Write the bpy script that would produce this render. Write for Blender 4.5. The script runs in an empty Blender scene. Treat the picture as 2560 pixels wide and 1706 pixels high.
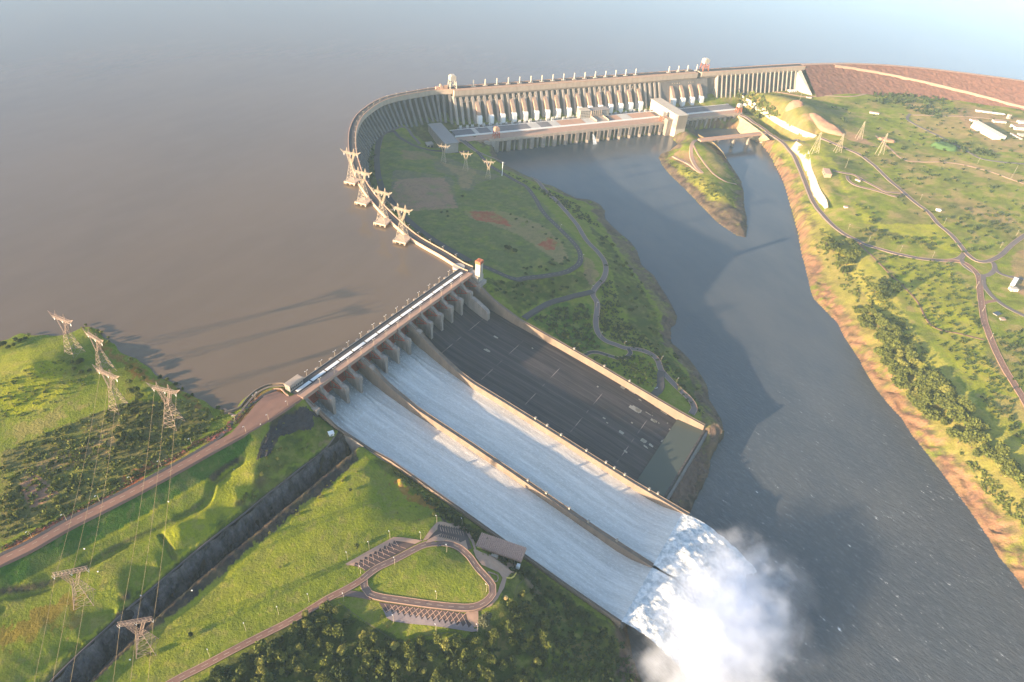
import bpy, math, random
import numpy as np
from mathutils import Vector
random.seed(7); np.random.seed(7)
scene = bpy.context.scene
COL = scene.collection
# ---------------------------------------------------------------- camera
F = 1751.069; TH = math.radians(37.676); RO = math.radians(5.094); H = 620.034
_fw = np.array([0, math.cos(TH), -math.sin(TH)])
_r0 = np.array([1., 0, 0]); _u0 = np.array([0, math.sin(TH), math.cos(TH)])
_R = _r0*math.cos(RO) + _u0*math.sin(RO); _U = -_r0*math.sin(RO) + _u0*math.cos(RO)
cam_d = bpy.data.cameras.new('camera'); cam = bpy.data.objects.new('camera', cam_d); COL.objects.link(cam)
from mathutils import Matrix
M = Matrix(((_R[0], _U[0], -_fw[0], 0), (_R[1], _U[1], -_fw[1], 0), (_R[2], _U[2], -_fw[2], H), (0, 0, 0, 1)))
cam.matrix_world = M
cam_d.sensor_width = 36; cam_d.lens = F/2560*36; cam_d.clip_start = 1; cam_d.clip_end = 60000
scene.camera = cam
def P(x, y, z):
    """photo pixel -> the world point of that height on its ray"""
    d = _fw + _R*(x-1280)/F - _U*(y-853)/F
    t = (z-H)/d[2]
    return np.array([0, 0, H]) + t*d
def P2(x, y, z): return P(x, y, z)[:2]
# ---------------------------------------------------------------- frames
BA = -2.083
Bb = np.array([math.cos(BA), math.sin(BA)]); Bn = np.array([math.sin(-BA), math.cos(BA)])
if Bn[1] > 0: Bn = -Bn
BO = np.array([-89.692, 966.330]); BAY = 25.86
def BF(t, s, z): return (BO[0]+Bb[0]*t+Bn[0]*s, BO[1]+Bb[1]*t+Bn[1]*s, z)
DA = 0.471
DO = np.array([-163.31, 1890.27]); Dd = np.array([math.cos(DA), math.sin(DA)]); Dn = np.array([math.sin(DA), -math.cos(DA)])
def DF(t, s, z): return (DO[0]+Dd[0]*t+Dn[0]*s, DO[1]+Dd[1]*t+Dn[1]*s, z)
def catmull(pts, step):
    pts = [np.array(p, float) for p in pts]
    if len(pts) < 3: 
        out = []
        for a, b in zip(pts[:-1], pts[1:]):
            n = max(1, int(np.linalg.norm(b-a)/step))
            out += [a+(b-a)*k/n for k in range(n)]
        return np.array(out+[pts[-1]])
    out = []
    ext = [2*pts[0]-pts[1]]+pts+[2*pts[-1]-pts[-2]]
    for i in range(1, len(ext)-2):
        p0, p1, p2, p3 = ext[i-1:i+3]
        n = max(1, int(np.linalg.norm(p2-p1)/step))
        for k in range(n):
            t = k/n
            out.append(0.5*((2*p1)+(-p0+p2)*t+(2*p0-5*p1+4*p2-p3)*t*t+(-p0+3*p1-3*p2+p3)*t**3))
    out.append(pts[-1])
    return np.array(out)
# ---------------------------------------------------------------- outlines (photo pixels)
SHORE_B = [(1205,352),(1242,392),(1264,416),(1289,429),(1340,454),(1411,482),(1444,497),(1474,499),(1500,512),(1513,528),(1512,546),(1530,566),(1552,585),(1572,600),(1592,627),(1605,665),(1632,687),(1649,714),(1673,752),(1692,790),(1690,809),(1675,822),(1678,855),(1714,888),(1744,926),(1766,962),(1774,1002),(1803,1049),(1809,1092),(1795,1109),(1773,1152),(1770,1185),(1746,1234),(1732,1261),(1721,1287)]
SHORE_A2 = [(1645,1432),(1567,1575),(1580,1640),(1605,1706),(1640,1800),(1700,1950)]
SHORE_D = [(1842,322),(1870,345),(1903,358),(1925,385),(1940,414),(1954,441),(1966,473),(1975,506),(1984,536),(1996,576),(2004,630),(2015,674),(2026,723),(2034,747),(2056,769),(2094,807),(2110,840),(2132,873),(2149,900),(2165,931),(2188,969),(2222,1011),(2257,1049),(2280,1087),(2314,1129),(2348,1172),(2379,1214),(2410,1256),(2440,1298),(2471,1344),(2498,1393),(2532,1432),(2560,1474),(2620,1560),(2760,1800),(2800,1950)]
ISLE = [(1664,332),(1680,345),(1693,357),(1694,366),(1676,377),(1657,383),(1646,392),(1655,413),(1676,438),(1707,468),(1738,499),(1766,528),(1791,554),(1820,575),(1845,591),(1864,595),(1868,575),(1868,549),(1860,516),(1859,482),(1853,453),(1830,419),(1816,398),(1803,378),(1785,362),(1765,352),(1745,341),(1734,328),(1722,312),(1700,300),(1680,310)]
RIVER_Z = -115.0
def w2(lst, z=RIVER_Z): return [P2(x, y, z) for x, y in lst]
river_poly = np.array(w2(SHORE_B) + w2(SHORE_A2) + w2(SHORE_D)[::-1] + [np.array(DF(705,150,0)[:2]), np.array(DF(-40,150,0)[:2])])
isle_poly = np.array(w2(ISLE))
def inside(poly, X, Y):
    c = np.zeros(X.shape, bool); n = len(poly); j = n-1
    for i in range(n):
        xi, yi = poly[i]; xj, yj = poly[j]
        if yi != yj:
            k = ((yi > Y) != (yj > Y)) & (X < (xj-xi)*(Y-yi)/(yj-yi)+xi)
            c ^= k
        j = i
    return c
def pdist(poly, X, Y, closed=True):
    d = np.full(X.shape, 1e18); n = len(poly)
    for i in range(n if closed else n-1):
        a = poly[i]; b = poly[(i+1) % n]; ab = b-a; L = ab@ab
        if L < 1e-9: continue
        t = np.clip(((X-a[0])*ab[0]+(Y-a[1])*ab[1])/L, 0, 1)
        d = np.minimum(d, (X-a[0]-t*ab[0])**2+(Y-a[1]-t*ab[1])**2)
    return np.sqrt(d)
def lat(ix, iy, seed):
    n = (ix.astype(np.int64)*374761393+iy.astype(np.int64)*668265263+seed*1442695041) & 0x7fffffff
    n = ((n ^ (n >> 13))*1274126177) & 0x7fffffff
    return ((n ^ (n >> 16)) & 0xffff)/65535.0
def vnoise(X, Y, s, seed=1):
    x = X/s; y = Y/s; ix = np.floor(x); iy = np.floor(y); fx = x-ix; fy = y-iy
    fx = fx*fx*(3-2*fx); fy = fy*fy*(3-2*fy)
    a = lat(ix, iy, seed); b = lat(ix+1, iy, seed); c = lat(ix, iy+1, seed); d = lat(ix+1, iy+1, seed)
    return (a*(1-fx)+b*fx)*(1-fy)+(c*(1-fx)+d*fx)*fy-0.5
def fbm(X, Y, s, o=4, seed=1):
    r = 0; a = 1
    for k in range(o): r = r+a*vnoise(X, Y, s/2**k, seed+k); a *= .5
    return r
# chute profiles (spillway frame, metres downstream of the bridge)
TOPX = [-20, 16, 35, 64, 114, 189, 262, 331, 398, 470, 520]; TOPZ = [3, 2, -7, -23, -38.5, -48.5, -59, -70, -80, -88, -92]
def ztop(s): return float(np.interp(s, TOPX, TOPZ))
FLX = [-12, 0, 10, 20, 35, 60, 100, 189, 262, 331, 398, 425, 445, 470]; FLZ = [-20.5, -20, -22, -27, -33.5, -42, -49.5, -59.5, -70, -81, -92, -96.5, -96.5, -91.5]
def zfl(s): return float(np.interp(s, FLX, FLZ))
def zdry(s): return zfl(s if s < 331 else 331+(s-331)*139/112)
WALLS = [[(0, 0), (480, 0)], [(0, 6.0), (60, 6.1), (140, 6.45), (480, 6.4)], [(0, 10), (60, 10), (200, 10.05), (480, 10.22)], [(0, 14), (60, 13.9), (140, 13.5), (480, 13.62)]]
def kw(i, s): return float(np.interp(s, [a for a, b in WALLS[i]], [b for a, b in WALLS[i]]))*BAY
WL = [444, 478, 470, 470]     # wall lengths
# dam centre line (z = 5)
WINGPX = [(1176,672),(1153,662),(1113,637),(1072,614),(1034,591),(1001,564),(969,534),(941,504),(920,477),(903,450),(891,416),(883,385),(880,352),(883,322),(896,293),(918,272),(949,252),(989,239),(1043,229),(1085,222.5)]
wing_line = catmull([P2(x, y, 5) for x, y in WINGPX]+[np.array(DF(-62, 2, 0)[:2])], 4)
MAIN_END = 735
r_line = catmull([np.array(DF(MAIN_END, 2, 0)[:2]), P2(1790, 174.5, 5), P2(1900, 167.5, 5), P2(2004, 161.5, 5)], 4)
emb_line = catmull([P2(2004, 161.5, 5), P2(2080, 159.5, 5), P2(2150, 160, 5), P2(2230, 164, 5), P2(2330, 173, 5), P2(2450, 187.5, 5), P2(2560, 203, 5), P2(2800, 240, 5)], 8)
# ---------------------------------------------------------------- terrain control points
CP = []
def cp(*a):
    for x, y, z in a:
        q = P2(x, y, z); CP.append((q[0], q[1], z))
def cpl(pts, step=14):
    w = np.array([list(P2(x, y, z))+[z] for x, y, z in pts])
    for a, b in zip(w[:-1], w[1:]):
        n = max(1, int(np.linalg.norm((b-a)[:2])/step))
        for k in range(n): CP.append(tuple(a+(b-a)*k/n))
    CP.append(tuple(w[-1]))
# shores
for L in (SHORE_B[1:], SHORE_A2, SHORE_D): cpl([(x, y, -114) for x, y in L], 30)
cpl([(x, y, -114) for x, y in ISLE], 30)
# zone A: left bank
cpl([(-300,900,-1),(0,851,-1),(54,830,-1),(76,835,-1),(120,832,-1),(158,834,-1),(201,816,-1),(223,811,-1),(253,824,-1),(299,860,-1),(345,892,-1),(381,917,-1),(435,955,-1),(479,982,-1),(557,1023,-1),(590,1022,-1)], 25)
cpl([(-250,860,-14),(0,820,-14),(54,800,-14),(130,803,-14),(201,788,-14),(235,790,-14),(290,822,-14),(370,885,-14),(470,950,-14),(570,1000,-14),(605,990,-14),(650,948,-14),(700,938,-14),(740,940,-14)], 40)
cp((0,952,21),(80,918,24),(150,893,19),(90,985,9),(200,985,6),(30,1045,4),(0,1062,3),(150,1050,4),(0,900,6),(100,860,4),(200,845,4),(230,900,5),(300,900,4),(380,960,4),(250,1010,5),(320,1080,5),(450,1000,4),(520,1040,4),(100,1150,4),(250,1150,4),(0,1200,4),(60,1280,4),(350,1130,4),(0,1320,4),(-200,950,8),(-200,1200,5))
cpl([(762,986,5),(733,1007,4.6),(673,1050,4.6),(615,1081,4.6),(560,1108,4.6),(502,1140,4.6),(397,1201,4.6),(289,1256,4.6),(180,1310,4.6),(72,1371,4.6),(0,1411,4.6),(-200,1520,4.6)], 14)
cpl([(716,985,4.6),(700,975,4.6),(668,980,4.6),(640,1002,4.6),(617,1028,4.6),(589,1058,4.6),(560,1090,4.6),(437,1147,4.6),(253,1252,4.6),(90,1331,4.6),(0,1390,4.6),(-200,1500,4.6)], 14)
cpl([(598,1022,2),(618,998,3),(641,978,3),(670,965,3),(699,961,3),(722,964,4)], 12)
cpl([(531,1201,-8),(361,1292,-8),(217,1371,-8),(137,1418,-8),(0,1494,-8),(-200,1600,-8)], 20)
cpl([(600,1156,-10),(540,1200,-13),(512,1261,-14),(398,1326,-14),(290,1377,-14),(215,1424,-14),(120,1460,-14),(0,1520,-14)], 20)
cp((450,1330,-14),(300,1450,-15),(560,1230,-13),(100,1580,-15),(200,1590,-22),(640,1190,-12),(600,1250,-18),(700,1160,-18),(780,1100,-20),(700,1070,-10),(740,1045,-9),(800,1060,-18),(520,1300,-19),(400,1420,-22),(300,1530,-23),(310,1490,-19),(0,1650,-15),(-200,1700,-14),(60,1706,-24))
RIM = [(862,1088),(818,1120),(750,1175),(703,1213),(654,1251),(600,1296),(541,1341),(433,1428),(325,1522),(253,1587),(162,1673),(60,1775),(-40,1880)]
BASE = [(884,1142),(840,1175),(783,1225),(718,1277),(662,1315),(608,1353),(585,1373),(477,1460),(405,1514),(315,1568),(225,1662),(120,1780),(20,1890)]
FLOOR2 = [(902,1149),(847,1187),(790,1241),(738,1284),(683,1323),(640,1358),(543,1441),(434,1531),(362,1578),(290,1646),(180,1760),(90,1860)]
cpl([(x, y, -29) for x, y in RIM], 8)
_rw = catmull([P2(x, y, -29) for x, y in RIM], 8)
for q in _rw: CP.append((q[0]+Bn[0]*8.5, q[1]+Bn[1]*8.5, -57)); CP.append((q[0]+Bn[0]*17.5, q[1]+Bn[1]*17.5, -57)); CP.append((q[0]+Bn[0]*23.5, q[1]+Bn[1]*23.5, -35.5)); CP.append((q[0]+Bn[0]*36, q[1]+Bn[1]*36, -36)); CP.append((q[0]-Bn[0]*7, q[1]-Bn[1]*7, -26.5))
for t_ in (830, 900, 1000, 1150):
    o_ = (t_-740)*.13
    for s_, z_ in ((-150, 4), (-80, 4.6), (-66, 4.6), (-30, -6), (0, -12), (40, -18), (78, -26), (88, -57), (97, -57), (104, -36), (150, -37), (220, -40), (320, -52), (450, -80), (600, -110)): CP.append(BF(t_, s_+o_, z_))
cp((930,1195,-38),(880,1250,-37),(1000,1200,-41),(1100,1290,-44),(950,1330,-38),(800,1330,-37),(700,1400,-37),(600,1450,-37),(450,1560,-37),(350,1650,-37),(300,1700,-37),(900,1450,-38),(1000,1380,-39),(1100,1400,-39.5),(1100,1340,-40),(1220,1400,-40),(1250,1450,-40),(1250,1500,-41),(1180,1520,-40),(1100,1540,-40),(1000,1500,-39.5),(900,1480,-39),(1000,1600,-46),(700,1560,-38),(600,1600,-38),(500,1700,-39),(1300,1550,-54),(1200,1600,-50),(1300,1650,-66),(1100,1690,-55),(800,1700,-48),(1400,1600,-74),(1480,1640,-90),(1500,1700,-97),(1400,1700,-82),(1310,1440,-50),(600,1850,-46),(1000,1900,-62),(1400,1900,-90),(200,1850,-40))
cp((-300,0,-60),(0,0,-60),(400,0,-60),(-300,300,-60),(0,300,-60),(300,300,-60),(600,300,-60),(300,600,-60),(0,600,-60),(700,0,-60),(1200,0,-60),(-600,500,-60),(1800,0,-60),(600,600,-60),(2300,0,-60),(2800,60,-60))
# spillway surroundings: ground beside the outer walls, and below the slabs
for s in range(36, 470, 12):
    for t, dz in ((-9, -3.0), (-22, -4)): CP.append(BF(kw(0, s)+t, s, ztop(s)+dz))
    for t, dz in ((10, -2.0), (22, -3)):
        if s < 85 or s > 142: CP.append(BF(kw(3, s)+t, s, ztop(s)+dz))
    for t in (40, 130, 220, 300): CP.append(BF(t, s, zfl(s)-12))
for t in range(30, 345, 30):
    for s in (14, 0, -16, -45): CP.append(BF(t, s, -40))
    for s in (480, 492): CP.append(BF(t, s, -122 if t > 165 else (-97 if s < 485 else -106)))
for s in (-25, -60, -120): 
    for t in (0, 180, 330): CP.append(BF(t, s, -45))
cp((1215,730,-20),(1205,712,-14))
# zone B: land between wing dam, spillway and river
WB = [(1176,672,-10),(1153,662,-14),(1113,637,-17),(1072,614,-19),(1034,591,-20),(1001,564,-22),(969,534,-25),(941,504,-29),(920,477,-34),(903,450,-38),(891,416,-43),(883,385,-47),(880,352,-50),(883,322,-53),(896,293,-56),(918,272,-58),(949,252,-60),(989,239,-62),(1043,229,-65),(1085,222.5,-68)]
_wl = np.array([P2(x, y, 5) for x, y, z in WB])
def nrm(line, i):
    d = line[min(i+1, len(line)-1)]-line[max(i-1, 0)]; d = d/np.linalg.norm(d); return np.array([d[1], -d[0]])
for i, (x, y, z) in enumerate(WB):
    nv = nrm(_wl, i)
    for o, zz in ((14+max(0, (-z-10)*.5), z), (26+max(0, (-z-10)*.5), z-2), (-12, -50), (-40, -50)):
        CP.append((_wl[i][0]+nv[0]*o, _wl[i][1]+nv[1]*o, zz))
for t in range(-60, 740, 40):
    for s, z in ((62, -80.5), (100, -80.5), (135, -84), (-20, -60), (-60, -60)):
        if s == 135 and not (0 < t < 700): z = -82
        CP.append(DF(t, s, z))
cp((1060,330,-76),(1020,320,-66),(1085,375,-82),(1150,388,-82),(1190,365,-82),(1020,350,-64),(1075,352,-80))
cpl([(1208,387,-84),(1284,425,-83),(1357,471,-82),(1440,561,-74),(1494,632,-68),(1513,657,-66),(1512,690,-64),(1483,728,-64),(1492,780,-68),(1495,834,-73),(1540,864,-76),(1594,875,-79),(1643,902,-80),(1668,945,-82),(1698,975,-84),(1736,1026,-86)], 22)
cpl([(1181,371,-82),(1224,414,-80),(1284,450,-76),(1317,469,-73),(1360,534,-64),(1398,572,-58),(1436,612,-52),(1450,650,-48),(1407,682,-44),(1363,690,-41),(1290,699,-34),(1216,671,-24),(1192,662,-22)], 22)
cp((1000,420,-48),(1080,420,-60),(1150,430,-68),(1050,480,-43),(1130,500,-52),(1250,480,-68),(1300,520,-62),(1020,545,-30),(1100,560,-36),(1200,560,-46),(1300,600,-48),(1400,620,-50),(1150,620,-26),(1250,650,-32),(1350,660,-39),(1420,655,-45),(980,380,-54),(960,400,-48),(950,450,-40),
   (1350,720,-50),(1250,720,-30),(1450,690,-56),(1400,800,-62),(1450,850,-68),(1380,770,-58),(1440,780,-66),(1560,720,-86),(1600,780,-94),(1560,800,-82),(1640,860,-90),(1700,930,-95),(1500,600,-84),(1450,540,-86),(1540,650,-88),(1380,465,-92),(1310,420+18,-86))
cpl([(x-26, y+4, -104) for x, y in SHORE_B[8:27]], 30)
# island
cp((1712,330,-88),(1730,352,-90),(1760,366,-88),(1785,385,-90),(1800,412,-93),(1725,400,-99),(1700,390,-103),(1745,430,-98),(1775,460,-95),(1800,485,-94),(1830,462,-103),(1760,480,-101),(1822,530,-106),(1845,560,-110),(1700,360,-92),(1690,420,-106),(1735,460,-105),(1780,505,-105))
# zone D: right bank
cpl([(1846,283,-82),(1876,300,-83),(1903,319,-84),(1930,338,-86),(1966,370,-86),(1985,392,-86),(1998,419,-86),(2010,446,-85),(2023,482,-84),(2040,517,-82),(2072,554,-79),(2105,582,-77),(2146,603,-75),(2206,625,-72),(2300,647,-70),(2388,650,-69)], 20)
cpl([(1850,296,-90),(1870,312,-92),(1890,335,-94),(1915,358,-96),(1942,400,-100),(1970,440,-102),(1985,480,-101),(1995,520,-98),(2015,570,-94),(2040,620,-92)], 22)
cpl([(1977,374,-83),(1999,396,-83),(2009,420,-83),(2020,447,-83),(2029,480,-83),(2040,502,-82),(2056,527,-80)], 9)
cpl([(1991,353,-69),(2021,377,-68),(2030,418,-68),(2041,445,-68),(2052,472,-69),(2068,500,-71),(2072,520,-74)], 9)
cpl([(1841,240,-78),(1880,268,-79),(1920,296,-80),(1942,311,-80),(1974,328,-79),(2010,342,-78),(2037,347,-77)], 9)
cpl([(1841,230,-66),(1880,254,-66),(1920,279,-65),(1947,298,-64),(1964,306,-64),(2002,325,-64),(2042,339,-66)], 9)
cp((2040,640,-100),(2090,700,-98),(2130,780,-98),(2190,880,-98),(2290,1010,-98),(2400,1140,-98),(2500,1260,-98),(2600,1380,-98),
   (2085,660,-88),(2140,740,-86),(2200,840,-84),(2300,940,-82),(2420,1080,-82),(2540,1210,-82),
   (2120,640,-78),(2170,700,-76),(2230,780,-74),(2310,890,-73),(2400,1000,-72),(2520,1130,-72),(2620,1250,-72),
   (2200,690,-74),(2250,650,-72),(2350,800,-70),(2450,950,-70),(2560,1080,-70),(2300,560,-68),(2450,650,-66),(2560,600,-63),(2200,450,-66),(2350,450,-60),(2560,450,-56),(2200,330,-62),(2350,330,-58),(2560,330,-53),(2050,270,-64),(2200,240,-60),(2400,250,-56),(2560,280,-52),(1950,250,-66),(1860,233,-70),(1890,290,-82),(2120,400,-67),(2100,480,-70),(2900,700,-60),(2900,400,-50),(2900,1200,-68),(3200,300,-45),(2800,1500,-72))
for i in range(0, len(r_line), 12):
    nv = nrm(r_line, i)
    for o, z in ((40, -70+min(1, i/len(r_line))*8), (-40, -60)): CP.append((r_line[i][0]+nv[0]*o, r_line[i][1]+nv[1]*o, z))
for i in range(8, len(emb_line), 14):
    nv = nrm(emb_line, i)
    for o, z in ((110, -58), (150, -57), (-60, -60)): CP.append((emb_line[i][0]+nv[0]*o, emb_line[i][1]+nv[1]*o, z))
CPA = np.array(CP)
# thin duplicates
key = {}
for c in CPA: key.setdefault((round(c[0]/3), round(c[1]/3)), c)
CPA = np.array(list(key.values()))
GX0, GX1, GY0, GY1, GS = -1500., 3000., 100., 3300., 5.
def rbf_solve():
    n = len(CPA); C = CPA[:, :2]
    D = np.sqrt(((C[:, None]-C[None])**2).sum(2)+4.0)
    A = np.zeros((n+3, n+3)); A[:n, :n] = D - 0*np.eye(n); A[:n, n] = 1; A[:n, n+1:] = C/1000; A[n:, :n] = A[:n, n:].T
    return np.linalg.solve(A, np.r_[CPA[:, 2], 0, 0, 0])
W = rbf_solve()
gx = np.arange(GX0, GX1+1, GS); gy = np.arange(GY0, GY1+1, GS)
GXX, GYY = np.meshgrid(gx, gy)
def rbf_eval(X, Y):
    X = X.ravel().astype(np.float32); Y = Y.ravel().astype(np.float32); out = np.zeros(len(X), np.float32)
    C = CPA[:, :2].astype(np.float32); w = W.astype(np.float32); n = len(C)
    for i in range(0, len(X), 20000):
        x = X[i:i+20000]; y = Y[i:i+20000]
        d = np.sqrt((x[:, None]-C[None, :, 0])**2+(y[:, None]-C[None, :, 1])**2+4.0)
        out[i:i+20000] = d@w[:n]+w[n]+x/1000*w[n+1]+y/1000*w[n+2]
    return out
RAST = np.clip(rbf_eval(GXX, GYY).reshape(GXX.shape), -135, 30)
def bil(A, X, Y):
    x = np.clip((X-GX0)/GS, 0, A.shape[1]-1.001); y = np.clip((Y-GY0)/GS, 0, A.shape[0]-1.001)
    ix = x.astype(int); iy = y.astype(int); fx = x-ix; fy = y-iy
    return (A[iy, ix]*(1-fx)+A[iy, ix+1]*fx)*(1-fy)+(A[iy+1, ix]*(1-fx)+A[iy+1, ix+1]*fx)*fy
_inr = inside(river_poly, GXX, GYY) & ~inside(isle_poly, GXX, GYY)
_rt = (np.array([q[:2] for q in _rw])-BO)@Bb; _rs = (np.array([q[:2] for q in _rw])-BO)@Bn; _o = np.argsort(_rt); _rt, _rs = _rt[_o], _rs[_o]
_sd = np.minimum(pdist(river_poly, GXX, GYY), pdist(isle_poly, GXX, GYY))*np.where(_inr, -1, 1)   # >0 on land
ditch = catmull([P2(x, y, z) for x, y, z in ((600,1156,-10),(540,1200,-13),(512,1259,-14),(398,1324,-14),(290,1375,-14),(213,1422,-14),(110,1470,-14),(0,1502,-14),(-100,1560,-14))], 6)
ditch2 = np.array([P2(400,1333,-14), P2(440,1392,-16)])
def height(X, Y):
    X = np.asarray(X, float); Y = np.asarray(Y, float)
    h = bil(RAST, X, Y); sd = bil(_sd, X, Y)
    rough = np.clip(sd/25, 0, 1)
    h = h+fbm(X, Y, 40, 3, 5)*1.2*rough
    rg = 1-np.abs(fbm(X+Y*.3, Y, 26, 4, 9))*2.4
    h = h+(rg-.5)*5.5*np.clip(sd/8, 0, 1)*np.clip(1-(sd-10)/40, 0, 1)
    h = np.where(sd > 0, np.maximum(h, -115.3+np.minimum(sd*.25, 4)+fbm(X, Y, 9, 3, 9)*2.0*np.clip(1-sd/40, 0, 1)), np.minimum(h, -115.3+sd*.6))
    t_ = (X-BO[0])*Bb[0]+(Y-BO[1])*Bb[1]; s_ = (X-BO[0])*Bn[0]+(Y-BO[1])*Bn[1]
    k3 = np.interp(s_, [a for a, b in WALLS[3]], [b for a, b in WALLS[3]])*BAY
    ins = (t_ > 0) & (t_ < k3) & (s_ > -12) & (s_ < np.where(t_ < 165, 445, 476))
    h = np.where(ins, np.minimum(h, np.interp(s_, FLX, FLZ)-8), h)
    rs_ = s_-np.interp(t_, _rt, _rs); cut = (t_ > 372) & (t_ < _rt[-1]+40)
    h = np.where(cut & (rs_ > 6.5) & (rs_ < 19.5), np.minimum(h, -56.5), h); h = np.where(cut & (rs_ >= 19.5) & (rs_ < 26), np.minimum(h, -56.5+(rs_-19.5)*3.3), h)
    fc = (t_ > 345) & (t_ < 520) & (s_ > -45) & (s_ < 22); h = np.where(fc, np.minimum(h, 4.6), h)
    m = (X < 100) & (Y < 700)
    if m.any():
        d = np.full(X.shape, 1e9)
        d[m] = np.minimum(pdist(ditch, X[m], Y[m], False), pdist(ditch2, X[m], Y[m], False)+1.5)
        h = h-np.clip(4.0-np.maximum(d-2.0, 0)*1.3, 0, 3.2)
    return h
def hz(x, y): return float(height(np.array([x]), np.array([y]))[0])
def G(px, py):
    """photo pixel -> where its ray meets the ground"""
    d = _fw + _R*(px-1280)/F - _U*(py-853)/F
    ts = np.linspace((20-H)/d[2], (-118-H)/d[2], 240)
    X = d[0]*ts; Y = d[1]*ts; Z = H+d[2]*ts
    k = np.nonzero(Z <= height(X, Y))[0]
    t = ts[k[0]] if len(k) else ts[-1]
    if len(k) and k[0] > 0:
        lo, hi = ts[k[0]-1], t
        for _ in range(8):
            m = (lo+hi)/2
            if H+d[2]*m <= hz(d[0]*m, d[1]*m): hi = m
            else: lo = m
        t = hi
    return np.array([d[0]*t, d[1]*t, hz(d[0]*t, d[1]*t)])
def GV(lst):
    A = np.array(lst, float); d = _fw[None]+_R[None]*((A[:, 0]-1280)/F)[:, None]-_U[None]*((A[:, 1]-853)/F)[:, None]
    zs = np.linspace(20, -118, 110); T = (zs[None]-H)/d[:, 2:3]; X = d[:, 0:1]*T; Y = d[:, 1:2]*T
    hit = zs[None] <= height(X, Y); k = np.where(hit.any(1), hit.argmax(1), len(zs)-1); r = np.arange(len(A))
    lo = T[r, np.maximum(k-1, 0)]; hi = T[r, k]
    for _ in range(8):
        m = (lo+hi)/2; ok = H+d[:, 2]*m <= height(d[:, 0]*m, d[:, 1]*m); hi = np.where(ok, m, hi); lo = np.where(ok, lo, m)
    x, y = d[:, 0]*hi, d[:, 1]*hi; return np.stack([x, y, height(x, y)], 1)
def gp(lst): return GV(lst)[:, :2]
# ---------------------------------------------------------------- object helpers
class MB:
    """collects faces for one mesh object"""
    def __init__(s): s.v = []; s.f = []
    def add(s, vs, fs):
        o = len(s.v); s.v += [tuple(map(float, v)) for v in vs]; s.f += [tuple(i+o for i in f) for f in fs]; return s
    def box(s, c, x, y, z):
        """c centre, x y z half-axis vectors"""
        c, x, y, z = (np.array(q, float) for q in (c, x, y, z))
        vs = [c+a*x+b*y+d*z for d in (-1, 1) for b in (-1, 1) for a in (-1, 1)]
        if np.dot(np.cross(x, y), z) < 0: fs = [(0,1,3,2),(4,6,7,5),(0,4,5,1),(2,3,7,6),(0,2,6,4),(1,5,7,3)]
        else: fs = [(0,2,3,1),(4,5,7,6),(0,1,5,4),(2,6,7,3),(0,4,6,2),(1,3,7,5)]
        return s.add(vs, fs)
    def fbox(s, fr, t0, t1, s0, s1, z0, z1):
        a, b = np.array(fr(t0, s0, z0)), np.array(fr(t1, s1, z1))
        vs = [fr(t, q, z) for z in (z0, z1) for q in (s0, s1) for t in (t0, t1)]
        q = [np.array(v) for v in (vs[0], vs[1], vs[2], vs[4])]; fs = [(0,1,3,2),(4,6,7,5),(0,4,5,1),(2,3,7,6),(0,2,6,4),(1,5,7,3)]
        if np.dot(np.cross(q[1]-q[0], q[2]-q[0]), q[3]-q[0]) > 0: fs = [f[::-1] for f in fs]
        return s.add(vs, fs)
    def abox(s, x0, x1, y0, y1, z0, z1): return s.fbox(lambda a, b, c: (a, b, c), x0, x1, y0, y1, z0, z1)
    def prism(s, low, high):
        """two matching rings -> closed prism"""
        n = len(low); return s.add(list(low)+list(high), [tuple(range(n))[::-1], tuple(range(n, 2*n))]+[(i, (i+1) % n, n+(i+1) % n, n+i) for i in range(n)])
    def tube(s, a, b, r, r2=None, n=4):
        a = np.array(a, float); b = np.array(b, float); r2 = r if r2 is None else r2
        d = b-a; L = np.linalg.norm(d)
        if L < 1e-6: return s
        d /= L; u = np.cross(d, [0, 0, 1.]) if abs(d[2]) < .95 else np.cross(d, [1., 0, 0]); u /= np.linalg.norm(u); w = np.cross(d, u)
        lo = [a+(u*math.cos(k*2*math.pi/n+.4)+w*math.sin(k*2*math.pi/n+.4))*r for k in range(n)]
        hi = [b+(u*math.cos(k*2*math.pi/n+.4)+w*math.sin(k*2*math.pi/n+.4))*r2 for k in range(n)]
        return s.prism(lo, hi)
    def grid(s, rows):
        """rows of equal length point lists -> a sheet"""
        n = len(rows[0]); vs = [p for r in rows for p in r]
        return s.add(vs, [(i*n+j, i*n+j+1, (i+1)*n+j+1, (i+1)*n+j) for i in range(len(rows)-1) for j in range(n-1)])
    def sweep(s, line, sec):
        """line of xy points; sec = closed list of (offset to the right, z); z may be callable of index"""
        rows = []
        for i in range(len(line)):
            nv = nrm(line, i)
            rows.append([(line[i][0]+nv[0]*o, line[i][1]+nv[1]*o, z(i) if callable(z) else z) for o, z in sec])
        n = len(sec); vs = [p for r in rows for p in r]
        fs = [(i*n+j, i*n+(j+1) % n, (i+1)*n+(j+1) % n, (i+1)*n+j) for i in range(len(rows)-1) for j in range(n)]
        fs += [tuple(range(n))[::-1], tuple((len(rows)-1)*n+j for j in range(n))]
        return s.add(vs, fs)
def outward(o):
    import bmesh
    b_ = bmesh.new(); b_.from_mesh(o.data); bmesh.ops.remove_doubles(b_, verts=b_.verts, dist=1e-4); bmesh.ops.recalc_face_normals(b_, faces=b_.faces); b_.to_mesh(o.data); b_.free()
def setprops(o, label=None, cat=None, group=None, kind=None):
    if label: o['label'] = label
    if cat: o['category'] = cat
    if group: o['group'] = group
    if kind: o['kind'] = kind
    return o
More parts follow.
